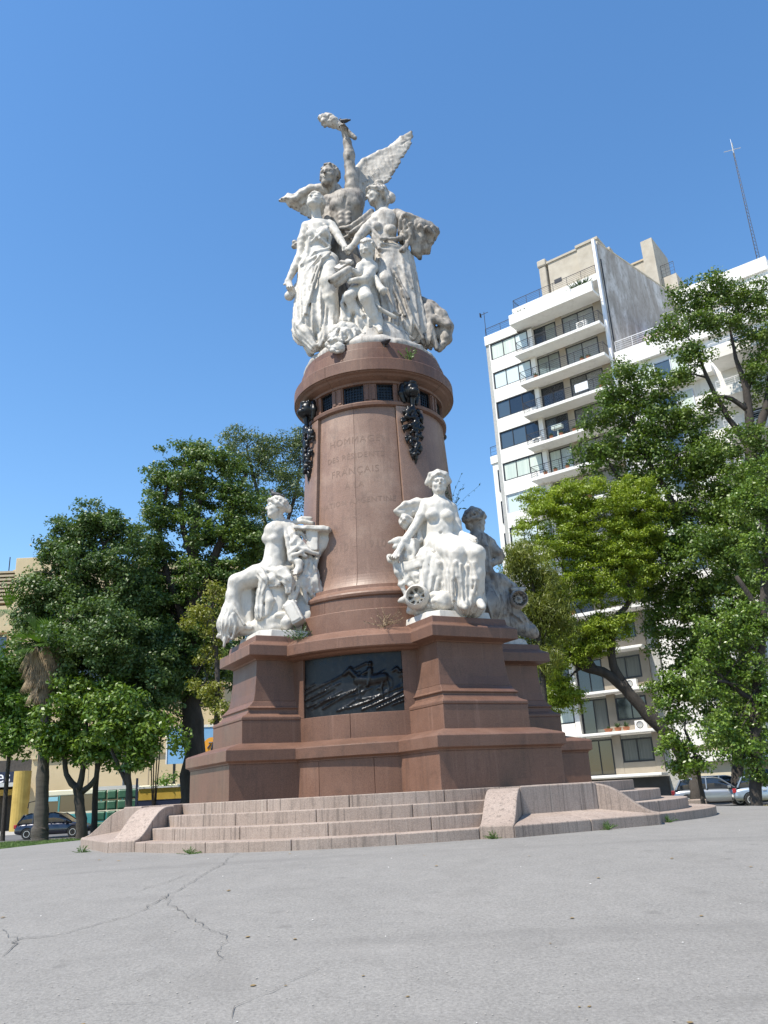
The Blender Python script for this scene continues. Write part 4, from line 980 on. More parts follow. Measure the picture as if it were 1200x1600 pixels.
folds(C, [[z2(780, 620, .22), z2(800, 700, .24), z2(760, 800, .28), z2(840, 950, .2)], [z2(880, 650, .1), z2(860, 760, .16), z2(820, 790, .2)], [z2(740, 820, .3), z2(720, 930, .3), z2(700, 1000, .3)], [z2(790, 820, .26), z2(830, 900, .2), z2(895, 930, .1)],
          [z2(770, 850, .28), z2(790, 980, .26), z2(850, 1080, .2)], [z2(700, 850, .32), z2(670, 950, .32), z2(640, 1050, .3)], [z2(860, 960, .15), z2(830, 1060, .2), z2(850, 1100, .2)], [z2(830, 1000, .2), z2(860, 1050, .18), z2(820, 1130, .2)]], .045, .045, k=.03)
C.chain([z2(300, 1205, .0), z2(560, 1215, .1), z2(800, 1225, .1)], [.15, .17, .15], k=.08)
C.chain([z2(560, 1110, .38), z2(640, 1100, .40)], [.06, .07], k=.02); C.ell(z2(645, 1165, .46), (.14, .14, .14), k=.02)
C.rough(.011, .1, 42); C.build('rock_seat', M['marble'], s1)
C = Carve(.0155)
ba = basis_from((-.1, -.98, .1), (-.45, 0, .9)); bc = z2(700, 1095, .42)
C.slab(bc, (.13, .14, .24), ba, .015, .01); C.slab(bc + ba[0] * .02, (.10, .16, .20), ba, .01, .0)
C.chain([bc - ba[0] * .13 + ba[2] * .2, bc + ba[2] * .27, bc + ba[0] * .13 + ba[2] * .22], [.04, .05, .04], k=.01); C.build('book', M['marble'], s1)
C = Carve(.0165)
ca = basis_from((-.15, -.98, 0), (0, 0, 1))
C.slab(z2(850, 440, .10), (.385, .2, .048), basis_from((-.15, -.98, 0), (.14, 0, 1)), .02, .01)
C.slab(z2(850, 520, .06), (.13, .15, .27), ca, .015, .01); 
for dx in (-3, -1, 1, 3): C.cone(z2(857 + dx * 5, 455, .30), z2(857 + dx * 5, 585, .30), .012, .012, k=.01, op='s')
C.chain([z2(800, 600, .12), z2(890, 632, .10)], [.05, .05], k=.02); C.ell(z2(930, 520, .02), (.15, .13, .18), k=.05); C.ell(z2(965, 480, .02), (.07, .1, .08), k=.04)
C.chain([z2(880, 600, .0), z2(930, 560, 0), z2(965, 500, 0)], [.12, .11, .07], k=.04)
C.rough(.010, .12, 77); C.build('temple_model', M['marble'], s1)

# ------------------------------------------------------------------ seated statue on the right rear pier, seen from behind
c3 = loc(2.6 * sin(pi * .75), 2.6 * cos(pi * .75), 3.652)
s3 = empty('seated_statue', c3, 'grey shaded marble seated woman seen from behind, leaning on a scroll capital, right rear pier', 'statue', 'seated marble women on the corner piers')
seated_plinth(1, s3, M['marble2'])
A3 = Plane(18.8); z4 = lambda X, Y, w=0.0: A3(580 + X * .25, 720 + Y * .25, w)
C = Carve(.02)
head(C, z4(652, 372, 0), .54, (.72, .45, .05), (0, 0, 1), False, 'bun', 51)
C.chain([z4(600, 330), z4(630, 305), z4(670, 320), z4(705, 350)], [.07, .08, .08, .07], k=.03); C.chain([z4(598, 380, .05), z4(612, 410, .05), z4(630, 420)], [.07, .08, .07], k=.03)
C.cone(z4(662, 415), z4(660, 465), .13, .16, k=.08); C.cone(z4(610, 520, .1), z4(735, 530, -.1), .17, .17, k=.12)
C.cone(z4(670, 520), z4(670, 680), .28, .26, k=.1, flat=((1, 0, 0), 1.25)); C.cone(z4(670, 680), z4(690, 790), .30, .38, k=.1)
C.chain([z4(740, 530, -.05), z4(775, 570, 0), z4(800, 600, .05)], [.16, .14, .1], k=.05); C.chain([z4(760, 545, .1), z4(800, 570, .12), z4(828, 598, .1)], [.08, .09, .04], k=.03)
C.chain([z4(800, 600, .05), z4(800, 625, .05), z4(760, 640, .1)], [.08, .08, .08], k=.04)
folds(C, [[z4(690, 470, .15), z4(720, 540, .28), z4(740, 640, .28)], [z4(640, 500, .2), z4(680, 580, .32), z4(740, 640, .3)], [z4(620, 520, .2), z4(650, 620, .32), z4(720, 700, .32)], [z4(700, 560, .28), z4(690, 640, .32), z4(760, 700, .3)],
          [z4(720, 640, .3), z4(770, 720, .34), z4(800, 850, .34), z4(840, 960, .3)], [z4(740, 700, .3), z4(830, 750, .3), z4(890, 790, .25)], [z4(760, 760, .32), z4(760, 860, .36), z4(800, 950, .34)]], .06, .055, k=.04)
C.chain([z4(700, 760, .0), z4(800, 770, .1), z4(880, 800, .1)], [.32, .24, .15], k=.07); C.chain([z4(640, 780, .1), z4(700, 920, .2)], [.34, .46], k=.1, fold=(.06, 10, .5, .3))
C.chain([z4(790, 780, .1), z4(830, 900, .15), z4(920, 990, .15), z4(1005, 1045, .1)], [.22, .22, .17, .08], k=.07, fold=(.04, 8, .6, .3))
C.chain([z4(930, 1040, .2), z4(985, 1055, .2), z4(1015, 1045, .2)], [.06, .06, .06], k=.02)
C.chain([z4(620, 930, .1), z4(1010, 1075, .1)], [.3, .14], k=.06)
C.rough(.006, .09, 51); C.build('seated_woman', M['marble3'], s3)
C = Carve(.0185)
vc = z4(915, 872, .25); vx = unit((.1, -1, 0))
C.cone(vc - vx * .22, vc + vx * .12, .21, .21, k=0); C.cone(vc + vx * .1, vc + vx * .3, .165, .165, k=0, op='s')
for i in range(26):
    a = i * .55; rr = .15 - .0048 * i; C.ell(vc + vx * .09 + np.array((cos(a) * rr, 0, sin(a) * rr)), (.024, .03, .024), k=.02)
C.ell(vc + vx * .12, (.045, .05, .045), k=.01)
C.slab(z4(905, 812, .1), (.19, .22, .04), basis_from((.1, -1, 0), (0, 0, 1)), .01, .01); C.slab(z4(905, 835, .1), (.14, .2, .07), basis_from((.1, -1, 0), (0, 0, 1)), .01, .01)
C.chain([z4(870, 880, .1), z4(830, 900, .1)], [.1, .15], k=.05); C.build('scroll_capital', M['marble2'], s3)
# the fourth, behind the column
c4 = loc(-2.6 * sin(pi * .75), 2.6 * cos(pi * .75), 3.652)
# ------------------------------------------------------------------ street level surfaces
def sheet(name, pts, mt, zoff=0.0, kind='structure'):
    V = [(x, y, ground_z(x, y) + zoff) for x, y in pts]
    o = put(name, raw(name, V, [list(range(len(V)))]), mt); return tag(o, kind=kind)
def noisy(name, a, b, rough=.9, sc=3.0, bump_=.2, dist=.02, coord=None):
    mt = mat(name, a, rough); t = NT(mt); P = t.world(coord or (1, 1, 1)); n_ = t.noise(P, sc, 5, .6); t.color(t.ramp(n_, [(.32, a), (.68, b)])); t.bump(t.noise(P, sc * 8, 4), bump_, dist); return mt
M['street'] = noisy('street_asphalt', (.085, .085, .09), (.12, .12, .125), sc=.6)
M['grass'] = noisy('lawn_grass', (.075, .125, .025), (.13, .18, .045), sc=1.4, bump_=.8, dist=.06)
M['drygrass'] = noisy('dry_verge', (.16, .15, .07), (.27, .22, .12), sc=2.4, bump_=.8, dist=.05)
M['paving'] = noisy('pavement', (.28, .27, .25), (.36, .345, .32), sc=1.2)
lawnpts = [(-60, 33.0), (-14.6, 36.0), (-9.5, 38.5), (-6, 42), (-6, 49.5), (-60, 49.5)]
sheet('lawn', lawnpts, M['grass'], .012)
sheet('street', [(-200, 50.5), (9, 50.5), (14, 45.5), (60, 33), (62, 44), (22, 56.5), (9, 62), (-200, 74)], M['street'], .010)
sheet('pavement', [(-200, 74), (9, 62), (22, 56.5), (62, 44), (80, 60), (9, 90), (-200, 90)], M['paving'], .016)
sheet('verge', [(11.5, 38.2), (14, 36.6), (40, 31), (48, 33), (14, 44.6), (10.5, 44.4)], M['drygrass'], .014)
# grass blades on the lawn and along its edge: uncountable
def blades(name, n, region, h, mt, seed=1, w_=.02):
    r = np.random.default_rng(seed); pts = region(r, n); n = len(pts)
    a = r.uniform(0, pi, n); hh = h * r.uniform(.5, 1.3, n); lean = r.uniform(-.5, .5, (n, 2)) * hh[:, None]
    z = np.array([ground_z(x, y) for x, y in pts]) + .012
    dx, dy = np.cos(a) * w_, np.sin(a) * w_
    V = np.empty((n, 3, 3)); V[:, 0] = np.c_[pts[:, 0] - dx, pts[:, 1] - dy, z]; V[:, 1] = np.c_[pts[:, 0] + dx, pts[:, 1] + dy, z]
    V[:, 2] = np.c_[pts + lean, z + hh]
    o = put(name, fast_mesh(name, V.reshape(-1, 3), np.arange(3 * n).reshape(-1, 3)), mt); return tag(o, kind='stuff')
M['blade'] = mat('grass_blade', (.10, .16, .035), .7)
def reg_lawn(r, n):
    x = r.uniform(-34, -6.4, n); y = r.uniform(35, 49, n); k = y > (38.5 + (-9.5 - x) * -.12) ; return np.c_[x, y][k & (y > 34.6 + .3 * np.maximum(0, x + 16))]
blades('grass_tufts', 60000, reg_lawn, .09, M['blade'], 1, .018)
M['dryblade'] = mat('dry_blade', (.24, .21, .10), .8)
blades('dry_grass_tufts', 14000, lambda r, n: (lambda x: np.c_[x, 44.2 - (x - 11) * .33 - r.uniform(0, 5.2, n)])(r.uniform(11, 26, n)), .08, M['dryblade'], 2, .02)

# ------------------------------------------------------------------ building helpers
class Fac:
    def __init__(s, P0, ang, root):
        s.P = Vector((P0[0], P0[1], 0)); s.e = Vector((cos(radians(ang)), sin(radians(ang)), 0)); s.n = Vector((s.e.y, -s.e.x, 0)); s.root = root
    def bx(s, B, s0, s1, d0, d1, z0, z1): return B.frame(s.P, s.e, s.n, Vector((0, 0, 1)), s0, s1, d0, d1, z0, z1)
    def part(s, name, mt, boxes, parent=None, bev=0):
        B = MB()
        for b in boxes: s.bx(B, *b)
        return B.build(name, mt, parent or s.root, bev=bev, fix=False)
    def pt(s, a, d, z): return s.P + s.e * a + s.n * d + Vector((0, 0, z))
M['white'] = noisy('white_render', (.70, .69, .66), (.78, .77, .74), sc=.5)
t = NT(M['white']); st_ = t.noise(t.world((1.6, 1.6, .12)), 1.4, 6, .7, .2); src = t.b.inputs['Base Color'].links[0].from_socket; t.color(t.mix(t.math('MULTIPLY', t.ramp(st_, [(.52, (0, 0, 0)), (.75, (1, 1, 1))]), .45), src, (.45, .43, .39)))
M['cream'] = noisy('cream_render', (.50, .44, .33), (.58, .52, .40), sc=.4)
M['roofcream'] = noisy('weathered_roof_render', (.36, .32, .26), (.47, .43, .36), sc=.9)
M['tan'] = noisy('tan_cladding', (.36, .26, .14), (.44, .33, .19), sc=.6)
M['frame'] = mat('dark_window_frame', (.025, .027, .032), .4, .3)
M['alu'] = mat('pale_frame', (.55, .55, .55), .4, .5)
M['glassd'] = mat('dark_glass', (.012, .018, .028), .06, 0, Specular_IOR_Level=.9)
M['glassb'] = mat('sky_glass', (.05, .075, .10), .05, 0, Specular_IOR_Level=1.0)
M['curtain'] = noisy('curtain', (.42, .50, .46), (.60, .66, .60), sc=1.0, coord=(6, 6, .1))
M['blind'] = mat('roller_blind', (.50, .60, .63), .6)
M['dim'] = noisy('dim_curtain', (.11, .12, .11), (.17, .18, .165), coord=(6, 6, .1))  # darker copy of the curtain, tree shade put into its colour
M['railing'] = mat('black_railing', (.03, .03, .035), .5, .5)
M['wrail'] = mat('white_railing', (.7, .7, .7), .4, .3)
M['louvre'] = mat('louvre_beige', (.42, .34, .23), .7)
M['brickgrey'] = noisy('grey_tile', (.33, .33, .32), (.43, .43, .41), sc=6)
M['shadowwall'] = noisy('beige_balcony_wall', (.26, .225, .18), (.33, .29, .235), sc=.6)  # beige paint toned down, shade of the trees included in the colour
M['terracotta'] = mat('terracotta', (.42, .17, .09), .8)
M['potplant'] = mat('pot_plant', (.05, .10, .03), .7)
def stained():
    mt = mat('stained_party_wall', (.3, .28, .26), .95); t = NT(mt)
    a = t.noise(t.world((.5, .5, .16)), 1.3, 7, .7, .6); b = t.noise(t.world((1, 1, .5)), 2.8, 6, .75)
    c = t.ramp(a, [(.36, (.33, .295, .26)), (.5, (.42, .385, .35)), (.6, (.58, .56, .54))]); c = t.mix(t.math('MULTIPLY', t.ramp(b, [(.5, (0, 0, 0)), (.6, (1, 1, 1))]), .55), c, (.25, .23, .20))
    t.color(c); t.bump(b, .4, .05); return mt
M['stained'] = stained()
def window(F, s0, s1, z0, z1, d, n, inner, fm='frame', parent=None, depth=.12, fr=.06):
    """recess, frame bars, mullions and panes"""
    f = F.part('window', M[fm], [(s0, s1, d - .02, d + .05, z0, z0 + fr), (s0, s1, d - .02, d + .05, z1 - fr, z1), (s0, s0 + fr, d - .02, d + .048, z0 + fr, z1 - fr), (s1 - fr, s1, d - .02, d + .048, z0 + fr, z1 - fr)]
               + [(s0 + (s1 - s0) * i / n - .03, s0 + (s1 - s0) * i / n + .03, d - .02, d + .045, z0 + fr, z1 - fr) for i in range(1, n)], parent)
    for i in range(n):
        a = s0 + (s1 - s0) * i / n + .035; b = s0 + (s1 - s0) * (i + 1) / n - .035
        F.part('pane', M[inner[i % len(inner)]], [(a, b, d - .012, d, z0 + fr, z1 - fr)], f)
    return f
def railing(F, s0, s1, d, z0, h, mt, parent, side=True, bars=4, post=1.2, d_in=0.0):
    bx = [(s0, s1, d - .02, d + .02, z0 + h - .04, z0 + h)]
    for i in range(bars): zz = z0 + .1 + (h - .2) * i / max(1, bars - 1) * .9; bx.append((s0, s1, d - .008, d + .008, zz, zz + .016))
    n_ = max(1, int((s1 - s0) / post))
    for i in range(n_ + 1): a = s0 + (s1 - s0) * i / n_; bx.append((a - .015, a + .015, d - .015, d + .015, z0, z0 + h - .04))
    if side:
        for e_ in (s0, s1):
            bx.append((e_ - .018, e_ + .018, d_in, d - .021, z0 + h - .04, z0 + h - .002))
            for i in range(bars): zz = z0 + .1 + (h - .2) * i / max(1, bars - 1) * .9; bx.append((e_ - .008, e_ + .008, d_in, d - .01, zz, zz + .016))
    return F.part('railing', M[mt], bx, parent)
def ac_unit(F, s, d, z, parent):
    o = F.part('air_conditioner', M['white'], [(s, s + .85, d, d + .32, z, z + .6)], parent, bev=.02)
    B = MB(); c = F.pt(s + .36, d + .325, z + .3); rings = []
    for rr, dd in ((.24, 0), (.24, .012), (.21, .012), (.21, 0.0)):
        rings.append([c + F.e * rr * cos(2 * pi * i / 20) + Vector((0, 0, 1)) * rr * sin(2 * pi * i / 20) + F.n * dd for i in range(20)])
    B.loft(rings, True, False)
    for i in range(5): B.frame(c + Vector((0, 0, -.16 + .08 * i)), F.e, F.n, Vector((0, 0, 1)), -.19, .19, 0, .01, -.008, .008)
    B.build('fan_grille', M['frame'], o, fix=False); return o
def pot(F, s, d, z, parent, r=.16, h=.28, seed=0, leaf=.28):
    B = MB(); c = F.pt(s, d, z); B.loft([[c + Vector((rr * cos(2 * pi * i / 10), rr * sin(2 * pi * i / 10), zz)) for i in range(10)] for rr, zz in ((r * .7, 0), (r, h), (r * 1.08, h), (r * 1.08, h + .03))])
    B.build('plant_pot', M['terracotta'], parent)
    rr = random.Random(seed); B = MB()
    for i in range(46):
        a = rr.uniform(0, 6.28); e_ = rr.uniform(.2, 1.4); L = leaf * rr.uniform(.6, 1.3); v = Vector((cos(a) * cos(e_), sin(a) * cos(e_), sin(e_))); sd_ = v.cross(Vector((0, 0, 1))).normalized() * .035
        b0 = c + Vector((0, 0, h)); m_ = b0 + v * L * .6 + sd_; m2 = b0 + v * L * .6 - sd_; B.add([b0, m_, b0 + v * L, m2], [[0, 1, 2, 3]])
    o = B.build('pot_foliage', M['potplant'], parent, fix=False); o['kind'] = 'stuff'; return o

# ------------------------------------------------------------------ apartment tower, right
bA = empty('apartment_tower', (10.14, 63.65, GLOW), 'white apartment tower with ribbon windows and stacked balconies right of the monument', 'building')
F = Fac((10.14, 63.65), -37, bA)
F.part('wall', M['brickgrey'], [(-.45, 10.35, -16, -.42, GLOW, 38.1)])
F.part('corner_strip', M['brickgrey'], [(-.47, -.12, -.42, -.03, GLOW, 38.0)])
TOP = 37.42; FL = 2.83
panes = [['curtain', 'curtain', 'blind'], ['blind', 'blind', 'blind'], ['glassb', 'glassd', 'glassd'], ['glassb', 'glassb', 'glassd'], ['curtain', 'curtain', 'curtain'], ['blind', 'blind', 'blind'], ['curtain', 'blind', 'curtain']]
for k in range(13):
    zt = TOP - FL * k; zb = zt - 1.55; zl = zt - FL
    F.part('spandrel', M['white'], [(-.1, 3.62, -.41, .06, zl + .02, zb - .02)], bev=.01)
    F.part('pier', M['white'], [(3.63, 4.02, -.41, .0, zl + .02, zt - .012)]); F.part('jamb', M['white'], [(-.118, -.02, -.41, .055, zb - .018, zt)])
    window(F, 0, 3.6, zb, zt, -.06, 3, panes[k % 7], 'alu' if k == 5 else 'frame', fr=.08)
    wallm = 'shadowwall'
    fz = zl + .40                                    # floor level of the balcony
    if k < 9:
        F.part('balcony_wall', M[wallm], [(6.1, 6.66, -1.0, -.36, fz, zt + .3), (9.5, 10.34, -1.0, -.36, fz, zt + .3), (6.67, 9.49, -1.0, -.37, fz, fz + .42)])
        a_ = [['glassb', 'curtain'], ['curtain', 'curtain'], ['glassd', 'glassd'], ['glassb', 'glassd'], ['curtain', 'blind']][k % 5]; b_ = [['blind', 'blind'], ['blind', 'blind'], ['glassd', 'glassd'], ['glassb', 'glassd'], ['blind', 'glassd']][k % 5]
        window(F, 4.05, 6.07, fz, zt - .02, -.42, 2, a_, fr=.08); window(F, 6.68, 9.48, fz + .43, zt - .02, -.42, 2, b_, fr=.08)
        bal = F.part('balcony', M['white'], [(2.95 if k else 2.75, 10.4, -.36, 1.15, fz - .26, fz - .01)], bev=.015)
        if k == -1: pass
        railing(F, 3.0, 10.36, 1.10, fz, .95, 'railing', bal, bars=5)
        if k == 1 or k == 0: ac_unit(F, 8.4 if k == 0 else 2.2, .70, fz + (.0 if k == 0 else -30), bal) if k == 0 else None
        if k == 2: F.part('towel', M['wrail'], [(7.6, 8.7, 1.125, 1.15, fz + .25, fz + .93)], bal)
        if k in (3, 5): ac_unit(F, 3.3 if k == 3 else 8.9, .5, fz, bal)
        if k == 3: F.part('folded_parasol', M['curtain'], [(5.0, 5.9, .3, .7, fz + .9, fz + 1.2), (5.4, 5.5, .45, .55, fz, fz + .9)], bal)
        rr = random.Random(k)
        for j in range({0: 0, 1: 3, 2: 1, 3: 4, 4: 3}.get(k, 1)): pot(F, rr.uniform(3.4, 9.9), .75, fz, bal, seed=k * 7 + j)
    else:
        # lower floors: long shelf balconies, wide windows and beige wall coloured darker for tree shade
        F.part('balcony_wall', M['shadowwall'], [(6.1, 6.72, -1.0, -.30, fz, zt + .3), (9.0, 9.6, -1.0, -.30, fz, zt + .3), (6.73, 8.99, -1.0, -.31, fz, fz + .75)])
        window(F, 4.05, 6.07, fz, zt - .02, -.36, 2, [['glassd', 'glassd'], ['glassd', 'dim']][k % 2], fr=.08); window(F, 6.74, 8.98, fz + .76, zt - .1, -.36, 2, [['dim', 'dim'], ['glassd', 'glassd']][k % 2], fr=.1)
        bal = F.part('balcony', M['white'], [(2.4, 9.75, -.30, .95, fz - .2, fz - .01)], bev=.03)
        if k == 11: ac_unit(F, 8.3, .35, fz, bal); pot(F, 7.0, .5, fz, bal, .25, .22, 3, .4); pot(F, 7.6, .5, fz, bal, .25, .22, 4, .4); pot(F, 6.3, .5, fz, bal, .3, .2, 5, .2)
        if k == 10: ac_unit(F, 7.9, .1, fz, bal)
zg = TOP - FL * 13 + .4
# closed top: solid parapet balcony above the first windowed bay, flower boxes, set-back storey
p = F.part('top_balcony', M['white'], [(2.72, 10.3, -.4, 1.35, TOP + .22, TOP + .45), (2.72, 10.3, 1.10, 1.35, TOP + .45, TOP + 1.15), (2.72, 2.95, -.4, 1.09, TOP + .45, TOP + 1.15)], bev=.02)
rr = random.Random(4)
for j in range(3): pot(F, 8.6 + .55 * j, .9, TOP + .95, p, .2, .25, 40 + j, .75)
for j in range(3): pot(F, 3.1 + .5 * j, .9, TOP + .95, p, .12, .2, 50 + j, .35)
F.part('roof_parapet', M['white'], [(-.5, 2.70, -.4, .10, TOP + .05, TOP + .95), (-.5, -.2, -12, -.41, TOP + .05, TOP + .95)], bev=.02)
railing(F, -.4, 2.6, -.1, TOP + .95, .85, 'railing', bA, bars=4, side=False)
F.part('penthouse_wall', M['white'], [(2.6, 10.3, -9, -1.3, TOP + .5, TOP + 1.99)]); 
F.part('awning_box', M['wrail'], [(4.6, 6.9, -1.29, -.95, TOP + 1.75, TOP + 2.3)])
ro = F.part('roof_slab', M['white'], [(2.4, 10.32, -9.2, -.1, TOP + 2.0, TOP + 2.6)], bev=.02)
railing(F, 2.5, 10.2, -.3, TOP + 2.6, .95, 'railing', bA, bars=5, side=True, d_in=-5)
F.part('antenna', M['railing'], [(-.42, -.38, -.2, -.16, TOP + .95, TOP + 3.6), (-.8, .0, -.2, -.17, TOP + 3.4, TOP + 3.44), (-.8, -.75, -.3, -.05, TOP + 3.2, TOP + 3.6)])
F.part('roof_tank_house', M['roofcream'], [(5.2, 8.6, -6.5, -2.6, TOP + 2.61, TOP + 7.3), (5.1, 8.7, -6.6, -2.5, TOP + 7.3, TOP + 7.5)]); 
F.part('roof_tank_house', M['roofcream'], [(8.3, 10.2, -3.5, -1.9, TOP + 2.61, TOP + 7.0), (8.2, 10.25, -3.6, -1.8, TOP + 7.0, TOP + 7.25)])
F.part('chimney', M['roofcream'], [(4.3, 5.0, -3.2, -2.5, TOP + 2.61, TOP + 7.2), (4.22, 5.08, -3.3, -2.4, TOP + 7.2, TOP + 7.9)], bev=.12)
F.part('vent', M['frame'], [(5.6, 6.3, -2.59, -2.57, TOP + 5.0, TOP + 5.4)])
F.part('drain_pipe', M['wrail'], [(10.36, 10.62, -.3, .12, 12, TOP + 5.7)], bev=.05); F.part('drain_pipe', M['railing'], [(10.66, 10.74, -.6, -.5, 12, TOP + 4)])
# stained blind side wall stepping down behind
B = MB(); ca_ = F.pt(10.36, -.45, 0); fa_ = onz(1043, 460, 43.0); fa_ = Vector((fa_.x, fa_.y, 0)); dv_ = (fa_ - ca_).normalized(); pv_ = Vector((dv_.y, -dv_.x, 0)) * .3; Lw = (fa_ - ca_).length
prof = [(0, 43.0), (Lw * .45, 43.0), (Lw, 43.0), (Lw, 20), (0, 20)]
B.prism([ca_ + dv_ * d + Vector((0, 0, z_)) for d, z_ in prof], [ca_ + dv_ * d + pv_ + Vector((0, 0, z_)) for d, z_ in prof]); B.build('blind_side_wall', M['stained'], bA)
B = MB(); B.prism([ca_ + dv_ * d + Vector((0, 0, z_)) + pv_ * -.1 for d, z_ in ((0, 43.002), (Lw, 43.002), (Lw, 43.12), (0, 43.12))], [ca_ + dv_ * d + pv_ * 1.15 + Vector((0, 0, z_)) for d, z_ in ((0, 43.002), (Lw, 43.002), (Lw, 43.12), (0, 43.12))]); B.build('wall_coping', M['cream'], bA)
F.part('chimney', M['roofcream'], [(9.3, 10.1, -5.6, -4.9, TOP + 3, TOP + 7.6), (9.2, 10.2, -5.7, -4.8, TOP + 7.6, TOP + 7.9)], bev=.05); F.part('chimney', M['roofcream'], [(8.0, 8.7, -4.6, -4.0, TOP + 3, TOP + 7.9)], bev=.05)
# ground floor
F.part('garage_wall', noisy('dark_garage', (.05, .05, .05), (.075, .072, .07), sc=1), [(3.9, 9.7, -1.2, -.2, GLOW, zg - .3)]); F.part('garage_opening', M['glassd'], [(4.3, 8.6, -.19, -.17, GLOW + .1, zg - 1.2)])

# narrow neighbour on its left side, lower
bN = empty('neighbour_block', (9.0, 66, GLOW), 'narrow white block with three small windows against left flank of the tower', 'building')
F = Fac((at(771, 740, 65.6).x, 65.6), -37, bN)
F.part('wall', M['white'], [(0, 1.9, -12, 0, GLOW, 26.9), (-.1, 1.9, -12, .1, 26.91, 27.6)])
railing(F, -.05, 1.8, .02, 27.6, .9, 'railing', bN, bars=3, side=False)
for k in range(10):
    zt = 26.2 - FL * k; window(F, .45, 1.3, zt - 1.95, zt, .03, 1, ['glassd'] if k % 2 else ['glassb'])

# ------------------------------------------------------------------ white terrace building, further right
bB = empty('terraced_building', (20, 56, GLOW), 'large white building with stepped terraces and pale railings behind the right hand trees', 'building')
F = Fac((10.14 + .799 * 10.75, 63.65 - .602 * 10.75), -37, bB)
F.part('wall', M['white'], [(0, 34, -14, -.4, GLOW + 3.4, 31.6), (0, 34, -.38, -.0, 31.0, 32.4)])
F.part('wall', M['white'], [(4.6, 11.4, -16, -3, 32.41, 36.2), (4.4, 11.5, -16.2, -2.8, 36.21, 37.3), (4.6, 11.4, -2.99, -2.75, 34.7, 35.0), (11.41, 34, -16, -4.5, 32.4, 34.4)])
F.part('party_wall', noisy('pink_wall', (.42, .33, .34), (.5, .40, .41), sc=.5), [(.05, 4.3, -7, -4.5, 31.61, 35.4)])
F.part('rear_block', M['roofcream'], [(-2.6, .2, -16, -12.5, 31.3, 47.7), (.21, 1.3, -16, -11.6, 31.3, 49.2), (1.31, 2.7, -16, -12.4, 31.3, 45.0)]); F.part('rear_trim', M['louvre'], [(-2.65, .2, -16.1, -12.4, 47.71, 47.9)])
railing(F, .1, 5.6, -.2, 32.4, 1.0, 'wrail', bB, bars=5, side=False); railing(F, 6, 34, -.3, 32.4, 1.0, 'railing', bB, bars=4, side=False)
railing(F, 1.4, 2.6, -12.5, 45.0, 1.4, 'railing', bB, bars=4, side=False, post=.4)
for k in range(10):
    zt = 30.6 - 2.95 * k
    F.part('terrace', M['white'], [(.0 if k == 0 else .1, 6.9, -.39, .3, zt - 2.55, zt - 1.9), (7.3, 20, -.39, 1.9, zt - 2.5, zt - 2.2), (20.4, 34, -.39, 1.9, zt - 2.5, zt - 2.2)], bev=.02)
    tp = F.part('terrace_parapet', M['white'], [(7.3, 20, 1.75, 1.9, zt - 2.2, zt - 1.75), (20.4, 34, 1.75, 1.9, zt - 2.2, zt - 1.75)])
    railing(F, 7.3, 20, 1.83, zt - 1.75, .55, 'wrail', tp, bars=3, side=False)
    window(F, 1.5, 5.2, zt - 1.75, zt - .1, -.36, 3, ['curtain', 'glassb', 'curtain'], 'alu'); window(F, 8.4, 12.2, zt - 2.1, zt - .1, -.36, 2, ['glassd', 'glassb'], 'alu')
    window(F, 13.6, 15.2, zt - 2.1, zt - .1, -.36, 1, ['glassb'], 'alu'); window(F, 16.4, 19.2, zt - 2.1, zt - .1, -.36, 2, ['glassd', 'glassd']); window(F, 22.4, 26, zt - 2.1, zt - .1, -.36, 2, ['glassd', 'glassb'])
F.part('tan_ground_floor', M['tan'], [(4.4, 9.0, -2.0, -.2, GLOW, 2.45), (10.2, 17, -2.0, -.2, GLOW, 2.45), (18.6, 30, -2, -.2, GLOW, 2.45)]); F.part('light_wall', M['cream'], [(0, 4.38, -2, -.1, GLOW, 2.5)])
for a in np.arange(4.4, 29, 1.15):
    if not (9.0 < a < 10.2 or 17 < a < 18.6): F.part('tan_panel', M['tan'], [(a + .02, min(a + 1.13, 30), -.19, -.16, GLOW + .1, 2.4)])
F.part('doorway', M['glassd'], [(9.01, 10.19, -2, -1.0, GLOW, 2.4), (17.01, 18.59, -2, -1, GLOW, 2.4)])
ac_unit(F, .5, .0, 3.9, bB); F.part('white_column', M['white'], [(.0, 2.1, -.3, .32, 2.52, 12)])
# lattice radio mast on a roof far right
mp = at(1181, 402, 64.0)
mast = empty('radio_mast', mp, 'thin lattice radio mast with cross antenna rising above the roof at far right', 'antenna')
top = at(1152, 238, 64.0 + .0); B = MB(); H = (top.z - mp.z)
bx_, by_ = mp.x + .2, 64.0; B.tube([(bx_ - .17, by_, mp.z - 3), (bx_ - .05, by_, top.z)], [.026, .02], 4); B.tube([(bx_ + .17, by_, mp.z - 3), (bx_ + .05, by_, top.z)], [.026, .02], 4); B.tube([(bx_, by_ + .25, mp.z - 3), (bx_, by_ + .06, top.z)], [.026, .02], 4)
for i in range(30):
    a = i / 30; w_ = .17 - .12 * a; z_ = mp.z + H * a; B.tube([(bx_ - w_, by_, z_), (bx_ + w_, by_, z_ + H / 30)], .013, 4); B.tube([(bx_ + w_, by_, z_), (bx_, by_ + w_ * 1.4, z_ + H / 30)], .013, 4)
B.build('mast_lattice', M['railing'], mast)
B = MB(); B.tube([(bx_, by_, top.z), (bx_, by_, top.z + 1.6)], .018, 4); B.tube([(bx_ - .9, by_, top.z + .1), (bx_ + .9, by_ + .2, top.z + .7)], .035, 5); B.tube([(bx_ - .1, by_ - .3, top.z + .9), (bx_ + .2, by_ + .3, top.z - .3)], .05, 5); B.build('antenna_cross', M['alu'], mast)

